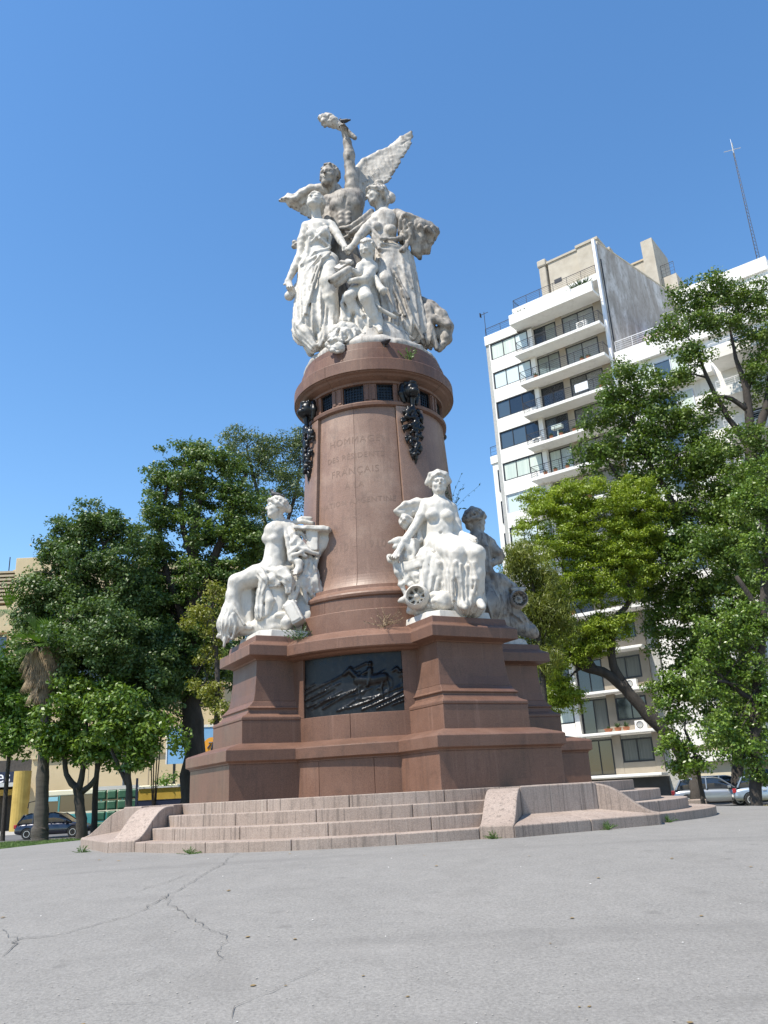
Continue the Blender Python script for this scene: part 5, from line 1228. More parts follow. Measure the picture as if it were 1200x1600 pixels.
# ------------------------------------------------------------------ left: beige office building with fins
bL = empty('office_building', (-45, 84, GLOW), 'beige office building with stacked horizontal fins and glass band behind left trees', 'building')
M['beige'] = noisy('beige_stone', (.50, .40, .24), (.58, .47, .30), sc=.3)
F = Fac((-62, 86), 3.0, bL)
F.part('wall', M['beige'], [(20.5, 44, -18, -.6, 6, 26.2), (0, 22.8, -18, -2.2, GLOW, 25)])
F.part('tower_shaft', M['beige'], [(21.2, 27.2, -.59, .6, 0, 27.2), (27.21, 46, -.59, .0, 12.2, 26.2)], bev=.05)
for z_ in np.arange(22.3, 25.8, .42): F.part('fin', M['louvre'], [(2, 21.15, -2.0, .2, z_, z_ + .22)])
for a in np.arange(3, 21, 3.0): F.part('mullion', M['louvre'], [(a, a + .25, -2.0, .26, 22, 26.0)])
F.part('band', M['beige'], [(0, 21.17, -2.1, .5, 19.0, 21.9)]); F.part('band', M['beige'], [(0, 21.17, -2.1, .5, 8.5, 15.6)])
window(F, 2, 21, 15.7, 18.9, -.9, 8, ['glassb'], 'alu'); window(F, 28, 45, 13, 18, .04, 6, ['glassd', 'glassb'])
for a in (14.5, 15.8, 19.0): F.part('aerial', M['railing'], [(a, a + .08, -3, -2.9, 25, 28.4)])
# low yellow-beige building with shop sign and columns on the pavement
bS = empty('low_shop_building', (-40, 78, GLOW), 'low yellow beige shop building with navy sign reading res and yellow column', 'building')
M['yel'] = noisy('yellow_paint', (.36, .25, .06), (.46, .33, .09), sc=1.2); M['navy'] = mat('navy_sign', (.012, .018, .05), .4)
F = Fac((-60, 77.2), 2.0, bS)
F.part('wall', M['beige'], [(26.3, 49, -8, -.4, GLOW, 5.2), (26.3, 49.2, -8, -.2, 5.21, 5.5)]); F.part('wall', noisy('dim_shopfront', (.05, .045, .04), (.08, .07, .06)), [(8, 26.28, -8, -3.0, GLOW, 5.4)])
F.part('canopy', M['alu'], [(10, 26.2, -3, 1.0, 2.9, 3.25)]); F.part('canopy_brace', M['frame'], [(23.2, 23.35, -1, .9, 3.3, 4.1)])
F.part('fascia', M['yel'], [(10, 26.2, -2.9, -.5, 2.2, 2.7)])
for a in (19.2, 25.6, 31.5, 37.0): F.part('seam', M['louvre'], [(a, a + .06, -.39, -.37, GLOW, 5.1)]) if a > 27 else None
for px_ in (30,): 
    c = at(px_, 1275, 75.5); B = MB(); B.loft([[Vector((c.x + .72 * cos(2 * pi * i / 20), 75.5 + .72 * sin(2 * pi * i / 20), z_)) for i in range(20)] for z_ in (GLOW, 4.1)]); B.build('yellow_column', M['yel'], bS, smooth=False)
sg = F.part('sign_board', M['navy'], [(12, at(21, 1218, 76.5).x + 60.2, .1, .25, at(10, 1229, 76.5).z, at(10, 1205, 76.5).z)])
cu = bpy.data.curves.new('t', 'FONT'); cu.body = 'res'; cu.size = 1.5; cu.align_x = 'RIGHT'; cu.extrude = .02
ob = bpy.data.objects.new('t', cu); COL.objects.link(ob); me = bpy.data.meshes.new_from_object(ob.evaluated_get(bpy.context.evaluated_depsgraph_get())); bpy.data.objects.remove(ob)
c = at(18, 1224, 76.4); me.transform(Matrix.Translation((c.x, 76.15, c.z + .1)) @ Matrix.Rotation(radians(2), 4, 'Z') @ Matrix.Rotation(pi / 2, 4, 'X')); me.name = 'sign_lettering'
o = put('sign_lettering', me, mat('sign_white', (.8, .8, .82), .5), sg); o['kind'] = 'stuff'
F.part('dark_awning', noisy('brown_awning', (.07, .04, .03), (.10, .06, .04)), [(41.5, 47.5, -.35, 1.2, 2.6, 5.0)])

# blue billboard with a round orange emblem
bb = empty('billboard', (-17, 70, 0), 'pale blue billboard with round orange emblem seen behind the thick tree trunk', 'billboard')
F = Fac((at(262, 1150, 70).x, 70), 4, bb); z0 = at(300, 1192, 70).z; z1 = at(300, 1137, 70).z
F.part('board', mat('billboard_blue', (.20, .42, .70), .5), [(0, 6.5, -.15, 0, z0, z1)]); F.part('board_frame', M['white'], [(-.1, 6.6, -.2, .05, z1 + .002, z1 + .2), (-.1, -.002, -.2, .05, z0, z1)])
c = at(331, 1166, 69.9); ex = F.e
B = MB(); rr_ = .72
B.loft([[c + ex * rr * cos(2 * pi * i / 28) + Vector((0, 0, rr * sin(2 * pi * i / 28))) + F.n * d for i in range(28)] for rr, d in ((rr_, -.1), (rr_, .03))]); B.build('orange_emblem', mat('emblem_orange', (.80, .36, .04), .5), bb)
B = MB(); B.tube([c + F.n * .06 + Vector((-.25, 0, .3)), c + F.n * .06 + Vector((.15, 0, .3)), c + F.n * .06 + Vector((-.05, 0, -.35))], .07, 6); B.tube([c + F.n * .06 + Vector((-.35, 0, -.15)), c + F.n * .06 + Vector((-.1, 0, .15))], .06, 6); B.build('emblem_mark', M['navy'], bb)
F.part('post', M['frame'], [(.5, .7, -.14, -.02, GLOW, z0), (5.4, 5.6, -.14, -.02, GLOW, z0)])
# far white lattice fronted block glimpsed behind the tree
fb = empty('distant_block', (-14, 95, 0), 'distant white block with blue glass squares glimpsed left of the pedestal', 'building')
F = Fac((at(322, 1062, 96).x, 96), 0, fb); z0, z1 = at(340, 1150, 96).z, at(340, 1040, 96).z
F.part('wall', M['white'], [(-4, 9, -6, 0, GLOW, z1)])
for i in range(3):
    for j in range(3): F.part('window', M['glassb'], [(.3 + i * 1.2, 1.3 + i * 1.2, .01, .03, z1 - 1.7 - j * 1.9, z1 - .5 - j * 1.9)])

# street barriers: green padded hoarding, yellow hoarding, pole
M['green'] = noisy('green_tarp', (.02, .085, .05), (.05, .15, .09), sc=1.5, rough=.35)
hd = empty('green_hoarding', (-22, 60, GLOW), 'dark green padded hoarding panels with pale top rail behind slim forked tree', 'hoarding')
F = Fac((at(150, 1260, 60).x, 60), 6, hd); L = at(214, 1260, 60).x - at(150, 1260, 60).x; zt = at(180, 1233, 60).z
F.part('top_rail', M['wrail'], [(-.1, L, -.1, .08, zt - .02, zt + .22)])
for i in range(4):
    for j in range(4):
        B = MB(); a0, a1 = L * i / 4, L * (i + 1) / 4; z0, z1 = GLOW + (zt - GLOW) * j / 4, GLOW + (zt - GLOW) * (j + 1) / 4
        rings = []
        for dd, ins in ((-.05, .03), (.05, .03), (.14, .12)): rings.append([F.pt(a0 + ins, dd, z0 + ins), F.pt(a1 - ins, dd, z0 + ins), F.pt(a1 - ins, dd, z1 - ins), F.pt(a0 + ins, dd, z1 - ins)])
        B.loft(rings); B.build('padded_panel', M['green'], hd, smooth=False, bev=.03)
yh = empty('yellow_hoarding', (-18, 60, GLOW), 'long yellow hoarding above a dark base between the tree and the steps', 'hoarding')
x0 = at(215, 1250, 59.5).x; F = Fac((x0, 59.5), 7, yh)
F.part('yellow_board', noisy('dirty_yellow', (.42, .27, .035), (.52, .35, .06), sc=1.1), [(0.05 + i * 1.24, 1.27 + i * 1.24, -.05, .03, at(250, 1249, 59.5).z, at(250, 1231, 59.5).z) for i in range(5)])
F.part('dark_base', M['navy'], [(0, 6.3, -.08, 0, GLOW, at(250, 1249.2, 59.5).z)]); F.part('cap_rail', M['wrail'], [(0, 6.3, -.12, .12, at(250, 1231, 59.5).z, at(250, 1228.5, 59.5).z)])
F.part('pole', M['navy'], [(-.16, -.02, -.1, .04, GLOW, at(213, 1216, 59.5).z)]); 
# tall blue grey lamp pole behind
lp = empty('street_pole', at(193, 1240, 64), 'blue grey steel pole beside the slim forked tree', 'pole'); c = at(193, 1240, 64)
B = MB(); B.tube([(c.x, 64, GLOW), (c.x, 64, 7.5)], [.14, .10], 10); B.build('pole_shaft', mat('pole_paint', (.09, .12, .17), .5), lp, smooth=True)
B = MB(); B.tube([(c.x, 64, GLOW), (c.x, 64, GLOW + .5)], [.22, .2], 10); B.build('pole_base', M['frame'], lp)
# kerb blocks right
kb = tag(MB().frame(Vector((0, 0, 0)), Vector((1, 0, 0)), Vector((0, 1, 0)), Vector((0, 0, 1)), 13.7, 15.1, 43.0, 43.7, -.95, -.42).build('stone_block', M['pink'], bev=.05), 'rough pinkish stone block on the verge in front of the parked cars', 'stone block')

# ------------------------------------------------------------------ vehicles
def wheel(c, ax, r, parent, hub='alu', wdt=.2):
    c = Vector(c); ax = Vector(ax).normalized(); u = Vector((0, 0, 1)); v = ax.cross(u)
    def ring(rr, d, n=20): return [c + ax * d + (u * cos(2 * pi * i / n) + v * sin(2 * pi * i / n)) * rr for i in range(n)]
    B = MB(); B.loft([ring(r * .6, -wdt / 2), ring(r * .95, -wdt / 2), ring(r, -wdt / 3), ring(r, wdt / 3), ring(r * .95, wdt / 2), ring(r * .62, wdt / 2)]); w_ = B.build('wheel', M['tyre'], parent, smooth=False)
    B = MB(); B.loft([ring(r * .62, wdt / 2 - .04), ring(r * .60, wdt / 2 + .012), ring(r * .5, wdt / 2 + .012), ring(r * .48, wdt / 2 - .03)], True, False)
    for i in range(5):
        a = 2 * pi * i / 5; d = u * cos(a) + v * sin(a); s_ = ax.cross(d); B.frame(c + ax * (wdt / 2 - .03), d, s_, ax, .0, r * .5, -.045, .045, 0, .03)
    B.build('rim', M[hub], w_, fix=False); return w_
M['tyre'] = mat('tyre_rubber', (.02, .02, .02), .85)
M['carglass'] = mat('car_glass', (.015, .02, .026), .05, 0, Specular_IOR_Level=1.0)
M['lampred'] = mat('tail_lamp', (.35, .02, .03), .25); M['lampclear'] = mat('head_lamp', (.6, .62, .65), .15, .2)
def car(name, label, pos, heading, paint, L=4.0, W=1.7, H=1.45, hatch=True, group=None):
    root = empty(name, pos, label, 'car', group); R = Matrix.Rotation(heading, 3, 'Z'); o = Vector(pos)
    X, Y, Z = R @ Vector((1, 0, 0)), R @ Vector((0, 1, 0)), Vector((0, 0, 1))
    P = lambda x, y, z: o + X * x + Y * y + Z * z
    pm = bpy.data.materials.get('paint_' + paint[0]) or mat('paint_' + paint[0], paint[1], .28, paint[2], Coat_Weight=.8)
    def ring(x, w_, z0, z1, r=.12, tumble=0.0):
        h = w_ / 2; return [P(x, -h + r, z0), P(x, h - r, z0), P(x, h, z0 + r), P(x, h, (z0 + z1) / 2), P(x, h - tumble, z1 - r), P(x, h - tumble - r, z1), P(x, -h + tumble + r, z1), P(x, -h + tumble, z1 - r), P(x, -h, (z0 + z1) / 2), P(x, -h, z0 + r)]
    hl = L / 2
    st = [(-hl, .80, .38, .72), (-hl + .08, .93, .28, .86), (-hl + .35, .98, .22, .93), (-hl * .5, 1, .2, .95), (0, 1, .2, .93), (hl * .45, 1, .2, .92), (hl * .72, .98, .22, .86), (hl - .25, .93, .24, .76), (hl - .06, .84, .28, .66), (hl, .72, .36, .56)]
    B = MB(); B.loft([ring(x, W * k, z0, z1 * H / 1.45, .1, .05) for x, k, z0, z1 in st]); body = B.build('body', pm, root, smooth=True); body.data.shade_smooth() if hasattr(body.data, 'shade_smooth') else None
    md = body.modifiers.new('sub', 'SUBSURF'); md.levels = md.render_levels = 1
    rb = -hl + (.18 if hatch else .75); cs = [(rb, .92, .88, .92), (rb + .28, .86, .88, H - .10), (rb + .7, .82, .88, H), (.15, .82, .88, H), (.45, .84, .88, H - .07), (hl * .56, .93, .86, .90)]
    B = MB(); B.loft([ring(x, W * k, z0 * H / 1.45 - .02, z1, .05, .10) for x, k, z0, z1 in cs]); B.build('glasshouse', M['carglass'], root, smooth=False)
    B = MB(); B.loft([[P(x, -W * k / 2 + .12, z - .015), P(x, W * k / 2 - .12, z - .015), P(x, W * k / 2 - .15, z + .018), P(x, -W * k / 2 + .15, z + .018)] for x, k, z in ((rb + .26, .86, H - .10), (rb + .7, .82, H), (.15, .82, H), (.46, .84, H - .07))]); B.build('roof', pm, root)
    for sy in (-1, 1):
        B = MB()
        for (xa, za, xb, zb) in ((rb + .05, .9, rb + .35, H - .06), (.42, H - .06, hl * .55, .9), (-.25, .9, -.22, H), (rb + .95, .9, rb + .9, H)):
            ya = W * .46; yb = W * .385; B.tube([P(xa, sy * ya, za), P(xb, sy * yb, zb)], .04, 6)
        B.build('pillar', pm, root); B = MB(); B.frame(P(hl * .42, sy * W * .53, .95), X, Y, Z, -.08, .08, -.09, .09, -.06, .07); B.build('mirror', pm, root, bev=.02)
        B = MB(); B.frame(P(-hl + .05, sy * W * .36, .74), X, Y, Z, -.06, .12, -.14, .14, -.10, .12); B.build('tail_light', M['lampred'], root, bev=.03)
        B = MB(); B.frame(P(hl - .16, sy * W * .34, .60), X, Y, Z, -.10, .10, -.17, .15, -.07, .08); B.build('headlight', M['lampclear'], root, bev=.04)
        B = MB(); B.frame(P(-.6, sy * W * .502, .74), X, Y, Z, -.09, .09, -.012, .012, -.015, .015); B.build('door_handle', M['alu'], root)
        for xx in (-hl * .62, hl * .62): wheel(P(xx, sy * (W / 2 - .1), .31), Y * sy, .31, root)
        for xx in (-hl * .62, hl * .62):
            B = MB(); B.loft([[P(xx, sy * (W / 2 + dd), .31) + (X * cos(pi * i / 10) + Z * sin(pi * i / 10)) * rr for i in range(11)] for rr, dd in ((.31, -.02), (.37, .004), (.37, -.05))], False, False); B.build('wheel_arch', M['tyre'], root, fix=False)
    B = MB(); B.frame(P(hl - .02, 0, .36), X, Y, Z, -.06, .05, -.5, .5, -.07, .07); B.build('grille', M['tyre'], root, bev=.02)
    B = MB(); B.frame(P(-hl - .01, 0, .50), X, Y, Z, -.02, .02, -.2, .2, -.055, .055); B.build('number_plate', M['white'], root)
    return root
def gnd(px, Y): p_ = at(px, 1200, Y); return (p_.x, Y, ground_z(p_.x, Y) + .012)
dR = radians(-18)
G = 'cars parked along the street at right'
car('parked_car', 'silver grey hatchback with black bonnet parked right of the leaning trunk', gnd(1106, 45.5), dR, ('silver', (.30, .32, .34), .6), 4.0, group=G)
car('parked_car', 'white hatchback parked behind the silver grey one', gnd(1126, 51.5), dR, ('white', (.75, .75, .75), .0), 4.0, H=1.5, group=G)
car('parked_car', 'blue grey car cut by the right edge of the photo, nearest', gnd(1206, 43.5), dR, ('bluegrey', (.30, .36, .42), .5), 4.1, group=G)
car('parked_car', 'teal grey van-like car behind the blue grey one at the right edge', gnd(1192, 49.5), dR, ('teal', (.10, .16, .19), .3), 4.3, H=1.7, group=G)
car('hatchback_car', 'dark blue black hatchback with red tail light behind palm trunk', gnd(92, 52.6), radians(4), ('darkblue', (.012, .016, .035), .3), 4.3)
# the bus
def bus():
    p0 = at(48, 1290, 64); o = Vector((p0.x, 64, GLOW + .012)); hd_ = radians(176)
    root = empty('city_bus', o, 'teal city bus with cream roof and dark windows passing behind palm trunk', 'bus')
    X, Y, Z = Vector((cos(radians(-3)), -sin(radians(-3)) * -1, 0)), Vector((sin(radians(3)), cos(radians(3)), 0)), Vector((0, 0, 1))
    P = lambda x, y, z: o + X * x + Y * y + Z * z       # x runs from the nose to the tail, y away from the camera
    teal = mat('bus_teal', (.02, .20, .21), .3, 0, Coat_Weight=.5); cream = mat('bus_cream', (.68, .64, .48), .4)
    L, W_ = 11.0, 2.5
    def loftx(prof, y0, y1, name, m_, parent=root, bev=.06): B = MB(); B.prism([P(x, y0, z) for x, z in prof], [P(x, y1, z) for x, z in prof]); return B.build(name, m_, parent, bev=bev)
    loftx([(0.0, .35), (L, .35), (L, 1.25), (0.05, 1.25)], 0, W_, 'body', teal); loftx([(.08, 1.252), (L, 1.252), (L, 1.40), (.09, 1.40)], .01, W_ - .01, 'waist_stripe', cream, bev=0)
    loftx([(.12, 1.402), (L, 1.402), (L, 2.55), (.42, 2.55)], .05, W_ - .05, 'window_band', M['carglass'], bev=0)
    loftx([(.40, 2.552), (L, 2.552), (L - .1, 2.95), (.75, 2.95)], 0, W_, 'roof', cream)
    for x in (.55, 2.0, 3.6, 5.2, 6.8, 8.4, 10.0): loftx([(x - .06, 1.402), (x + .06, 1.402), (x + .06, 2.55), (x - .06, 2.55)], .02, .049, 'window_pillar', teal, bev=0)
    loftx([(.7, 2.2), (1.9, 2.2), (1.9, 2.5), (.7, 2.5)], .0, .048, 'route_panel', mat('route_blue', (.25, .50, .60), .4), bev=0)
    for x in (2.6, 8.2):
        wheel(P(x, .12, .50), -Y, .50, root, wdt=.3); B = MB(); B.loft([[P(x, -.012 + dd, .5) + (X * cos(pi * i / 14) + Z * sin(pi * i / 14)) * rr for i in range(15)] for rr, dd in ((.50, 0), (.62, -.01), (.62, .03))], False, False); B.build('wheel_arch', M['tyre'], root, fix=False)
    B = MB(); B.frame(P(-.02, .3, .75), X, Y, Z, -.03, .03, -.12, .25, -.12, .12); B.build('headlight', M['lampclear'], root)
    B = MB(); B.tube([P(.3, -.02, 2.3), P(-.2, -.15, 2.2), P(-.25, -.15, 1.8)], .04, 6); B.build('wing_mirror', M['tyre'], root)
bus()
# ------------------------------------------------------------------ trees
def leaf_mat(name, c1, c2, c3, trans=.35, rough=.5):
    mt = mat(name, c1, rough); trans *= .72; t = NT(mt); a = t.attr('tint')
    col = t.ramp(a.outputs['Fac'], [(.05, c1), (.5, c2), (.95, c3)]); t.color(col)
    tr = t.n.new('ShaderNodeBsdfTranslucent'); t.link(t.mix(1.0, col, (1.25, 1.35, .55), 'MULTIPLY'), tr.inputs[0])
    mx = t.n.new('ShaderNodeMixShader'); mx.inputs[0].default_value = trans; t.link(t.b.outputs[0], mx.inputs[1]); t.link(tr.outputs[0], mx.inputs[2])
    t.link(mx.outputs[0], t.n['Material Output'].inputs[0]); return mt
M['l_acacia'] = leaf_mat('acacia_leaf', (.045, .092, .018), (.082, .140, .026), (.145, .205, .038))
M['l_dark'] = leaf_mat('dark_leaf', (.043, .088, .024), (.076, .130, .034), (.125, .185, .048))
M['l_euca'] = leaf_mat('grey_green_leaf', (.060, .095, .035), (.095, .135, .048), (.14, .18, .07))
M['l_bright'] = leaf_mat('fresh_leaf', (.14, .20, .014), (.205, .275, .020), (.30, .37, .030), .42)
M['l_mid'] = leaf_mat('mid_green_leaf', (.05, .10, .014), (.09, .15, .021), (.155, .215, .032), .35)
M['l_gloss'] = leaf_mat('glossy_leaf', (.06, .12, .014), (.105, .175, .021), (.17, .24, .034), .30, .38)
M['l_olive'] = leaf_mat('olive_needle', (.095, .115, .018), (.145, .17, .024), (.20, .22, .036), .42)
M['l_yellow'] = leaf_mat('yellowish_leaf', (.13, .15, .02), (.19, .20, .028), (.25, .25, .04), .4)
M['l_plant'] = leaf_mat('light_green_leaf', (.07, .14, .02), (.11, .20, .03), (.16, .26, .045), .4)
M['bark'] = noisy('dark_bark', (.028, .023, .019), (.058, .048, .040), sc=3, bump_=.9, dist=.06, coord=(1, 1, .3))
M['palmbark'] = noisy('palm_bark', (.055, .047, .040), (.10, .087, .074), sc=1.2, bump_=.9, dist=.06, coord=(1, 1, 5))
def leaves(name, C, n_per, ls, lw, sg, mt, parent, seed, updown=.5, droop=0.0, flat=.6):
    """C: (k,4) cluster centres with a size factor"""
    r = np.random.default_rng(seed); k = len(C); n = k * n_per; idx = np.repeat(np.arange(k), n_per)
    off = r.normal(0, 1, (n, 3)) * sg * C[idx, 3:4] * np.array([1, 1, flat]); ln = np.linalg.norm(off, axis=1, keepdims=True); off *= np.minimum(1, 1.9 * sg / np.maximum(ln, 1e-6))
    P = C[idx, :3] + off
    nrm = off / np.maximum(ln, 1e-6) * .6 + r.normal(0, .55, (n, 3)); nrm[:, 2] += updown; nrm /= np.linalg.norm(nrm, axis=1, keepdims=True)
    d = r.normal(0, 1, (n, 3)); d[:, 2] -= droop; d -= nrm * (d * nrm).sum(1, keepdims=True); d /= np.linalg.norm(d, axis=1, keepdims=True); s = np.cross(nrm, d)
    L = ls * r.uniform(.65, 1.3, (n, 1)); W = lw * r.uniform(.7, 1.3, (n, 1))
    V = np.empty((n, 4, 3)); V[:, 0] = P - d * L * .5; V[:, 1] = P + s * W * .5 + nrm * W * .18; V[:, 2] = P + d * L * .5; V[:, 3] = P - s * W * .5 + nrm * W * .18
    me = fast_mesh(name, V.reshape(-1, 3), np.arange(4 * n).reshape(-1, 4))
    ct = r.uniform(0, 1, k)[idx] * .55 + r.uniform(0, 1, n) * .45
    at_ = me.attributes.new('tint', 'FLOAT', 'POINT'); at_.data.foreach_set('value', np.repeat(ct, 4).astype(np.float32))
    o = put(name, me, mt, parent); return o
def blob_clusters(blobs, dens, seed, Y0):
    """blobs: (px, py, rx_px, ry_px[, dY]) in photo pixels at depth Y0 -> cluster centres in the world"""
    r = np.random.default_rng(seed); out = []
    for b in blobs:
        px, py, rx, ry = b[:4]; Y = Y0 + (b[4] if len(b) > 4 else 0); c = np.array(at(px, py, Y)); m_ = ((Vector(c) - CAM).dot(FW)) / FPX
        RX, RZ = rx * m_, ry * m_ * 1.08; RY = min(RX, RZ) * .95 + .3
        n = int(dens * 10 * (RX * RZ * .7 + RX * RY * .5) + 3)
        v = r.normal(0, 1, (n * 2, 3)); v /= np.linalg.norm(v, axis=1, keepdims=True)
        # uneven outline: lumpy radius by direction
        q_ = np.sin(v[:, 0] * 5 + b[0]) * np.sin(v[:, 2] * 6 + b[1]) * .16 + np.sin(v[:, 1] * 9 + b[0] * .3 + v[:, 2] * 7) * .09
        rad = (r.uniform(0, 1, len(v)) ** .42) * (1 + q_); P = v * rad[:, None] * np.array([RX, RY, RZ]) + c
        keep = (np.sin(P[:, 0] * 2.1 + seed) + np.sin(P[:, 1] * 1.7 + 2 * seed) + np.sin(P[:, 2] * 2.3 + P[:, 0] * .8)) > -1.25
        P = P[keep][:n]; out.append(np.c_[P, r.uniform(.7, 1.25, len(P))])
    return np.concatenate(out)
def limb(B, pts, radii, n=8, seed=0, sub=4, wob=.05):
    """smooth wavering limb"""
    r = random.Random(seed); P = [Vector(p) for p in pts]; out = []; R = []
    for i in range(len(P) - 1):
        p0, p1, p2, p3 = P[max(i - 1, 0)], P[i], P[i + 1], P[min(i + 2, len(P) - 1)]
        for j in range(sub):
            t_ = j / sub; q_ = 0.5 * ((2 * p1) + (p2 - p0) * t_ + (2 * p0 - 5 * p1 + 4 * p2 - p3) * t_ ** 2 + (3 * p1 - p0 - 3 * p2 + p3) * t_ ** 3)
            rr = radii[i] * (1 - t_) + radii[i + 1] * t_; out.append(q_ + Vector((r.uniform(-1, 1), r.uniform(-1, 1), r.uniform(-.5, .5))) * rr * wob * 3); R.append(rr * r.uniform(.92, 1.08))
    out.append(P[-1]); R.append(radii[-1]); B.tube(out, R, n)
def tree(name, label, Y, trunks, blobs, mt, dens=1.0, n_per=26, ls=.24, lw=.13, sg=.42, seed=1, branches=22, group=None, cat='tree', droop=0, flat=.6, updown=.5, bark='bark', br=.09):
    """trunks: list of [(px,py,r_px[,dY])...]; a first point below ground level roots the tree"""
    def Q(p): return at(p[0], p[1], Y + (p[3] if len(p) > 3 else 0))
    def rm(p): q_ = Q(p); return p[2] * (q_ - CAM).dot(FW) / FPX
    base = Q(trunks[0][0]); gz = ground_z(base.x, base.y)
    root = empty(name, (base.x, base.y, gz), label, cat, group)
    C = blob_clusters(blobs, dens, seed, Y); ls *= .88; lw *= .88; sg *= .72; n_per = int(n_per * 2.5)
    B = MB(); nodes = []
    for ti, tr in enumerate(trunks):
        P = [Q(p) for p in tr]; Rr = [rm(p) for p in tr]
        if ti == 0:
            P = [Vector((P[0].x - (P[1].x - P[0].x) * .05, P[0].y, gz - .25))] + P; Rr = [Rr[0] * 1.45] + Rr
        limb(B, P, Rr, 9, seed + ti)
        for i in range(len(P)):
            if i >= (1 if ti else 2) or len(P) < 3: nodes.append((P[i], Rr[i]))
        for i in range(len(P) - 1):
            if i >= (0 if ti else 2): nodes.append(((P[i] + P[i + 1]) / 2, (Rr[i] + Rr[i + 1]) / 2))
    B.build('trunk', M[bark], root, smooth=True, fix=False)
    r = random.Random(seed); B = MB(); pick = [Vector(C[r.randrange(len(C)), :3]) for _ in range(branches)]
    for i, p in enumerate(pick):
        a, ra = min(nodes, key=lambda nd: (nd[0] - p).length + (1.5 if nd[0].z > p.z else 0)); L = (p - a).length
        if L < .5: continue
        mid = a.lerp(p, .45) + Vector((r.uniform(-.1, .1), r.uniform(-.1, .1), r.uniform(.02, .16))) * L; r0 = min(ra * .7, br * (L / 4 + .5))
        limb(B, [a, mid, p], [r0, r0 * .6, r0 * .18], 6, i, 4, .05)
        for j in range(2):
            s_ = mid.lerp(p, r.uniform(.1, .6)); q_ = Vector(C[r.randrange(len(C)), :3])
            if (q_ - s_).length < 3.2: limb(B, [s_, s_.lerp(q_, .5) + Vector((0, 0, .15)), q_], [r0 * .45, r0 * .3, r0 * .1], 5, i + j, 3, .05)
        nodes.append((mid, r0 * .6))
    if B.v: o = B.build('branches', M[bark], root, smooth=True, fix=False); o['kind'] = 'stuff'
    o = leaves('crown', C, n_per, ls, lw, sg, M[mt], root, seed, updown, droop, flat); o['kind'] = 'stuff'
    return root
GL, GR = 'park trees left of the monument', 'park trees right of the monument'
# left side, far to near
tree('eucalyptus_tree', 'tall grey green tree just left of the column, its top behind the dark garland', 62,
     [[(438, 1200, 9), (440, 1000, 7), (432, 860, 5), (438, 760, 3)], [(436, 900, 4), (410, 800, 3), (385, 700, 1.6)], [(436, 850, 4), (460, 780, 2.5), (470, 720, 1.5)]],
     [(378, 686, 34, 22), (400, 712, 48, 30), (445, 712, 48, 34), (470, 690, 30, 24), (440, 760, 62, 46), (405, 830, 50, 50), (450, 880, 50, 60), (440, 960, 50, 50), (355, 730, 30, 26)], 'l_euca', .85, 24, .30, .10, .50, 3, 26, GL, droop=.8)
tree('acacia_tree', 'tallest dark green acacia with layered airy crown on thick trunk left of the monument', 54,
     [[(303, 1180, 17), (298, 1080, 15), (300, 980, 12), (300, 880, 9), (308, 800, 6), (318, 730, 3)], [(300, 960, 8), (340, 860, 6), (365, 790, 4), (385, 740, 2)], [(300, 1000, 8), (262, 900, 5), (250, 830, 3), (262, 760, 2)], [(302, 880, 6), (282, 800, 4), (290, 720, 2)]],
     [(292, 712, 44, 24), (262, 740, 30, 26), (338, 736, 50, 30), (300, 770, 74, 36), (386, 780, 46, 34), (250, 800, 44, 28), (330, 830, 84, 40), (400, 845, 44, 36), (240, 855, 44, 34), (300, 900, 96, 44), (222, 905, 40, 40), (380, 915, 50, 40), (290, 975, 92, 48), (230, 1000, 50, 50), (340, 1040, 50, 44), (280, 1070, 62, 44), (230, 1090, 40, 40), (260, 950, 70, 60, 2), (300, 1010, 70, 60, 2), (210, 960, 50, 60, 2), (350, 960, 50, 50, 2)], 'l_acacia', 1.1, 30, .27, .14, .46, 4, 46, GL, flat=.42, br=.12)
tree('evergreen_tree', 'broad very dark evergreen tree behind the palm, left part of the wood', 50,
     [[(150, 1230, 4), (158, 1100, 4), (168, 960, 4), (162, 850, 3)], [(165, 1020, 5), (110, 920, 3), (90, 860, 2)], [(165, 980, 5), (205, 900, 3)]],
     [(158, 812, 42, 30), (120, 832, 44, 30), (92, 858, 34, 24), (185, 850, 44, 44), (130, 890, 74, 48), (200, 920, 46, 54), (75, 925, 50, 38), (140, 960, 84, 56), (155, 1000, 84, 60, -2), (230, 1040, 60, 60, 1), (45, 955, 32, 28), (70, 1000, 54, 44), (190, 1010, 60, 60), (120, 1050, 80, 56), (215, 1090, 60, 60), (165, 1130, 60, 50)], 'l_dark', 1.4, 30, .25, .14, .44, 5, 40, GL)
tree('hackberry_tree', 'round bright green crown glimpsed behind left seated statue', 58, [[(392, 1180, 5), (392, 1000, 4), (390, 900, 2)]], [(390, 872, 26, 26), (402, 900, 24, 24), (384, 905, 22, 22)], 'l_bright', 1.2, 26, .22, .12, .36, 6, 6, GL)
tree('oak_tree', 'yellowish green foliage left of seated statue pedestal', 44, [[(336, 1200, 5), (340, 1080, 4), (335, 980, 3)]],
     [(322, 958, 34, 26), (348, 930, 26, 22), (340, 985, 30, 24), (318, 1078, 24, 26), (340, 1100, 26, 24), (335, 1030, 24, 20)], 'l_yellow', .95, 26, .20, .12, .34, 7, 12, GL)
tree('plane_tree', 'light green leafy tree at far left edge, beneath the palm fronds', 52, [[(5, 1300, 3.4), (12, 1200, 3.2), (20, 1120, 3)], [(16, 1180, 4), (45, 1110, 2)]],
     [(22, 1040, 42, 34), (8, 1085, 40, 36), (40, 1100, 42, 38), (18, 1145, 46, 34), (55, 1155, 34, 30)], 'l_plant', 1.1, 26, .30, .18, .42, 8, 18, GL)
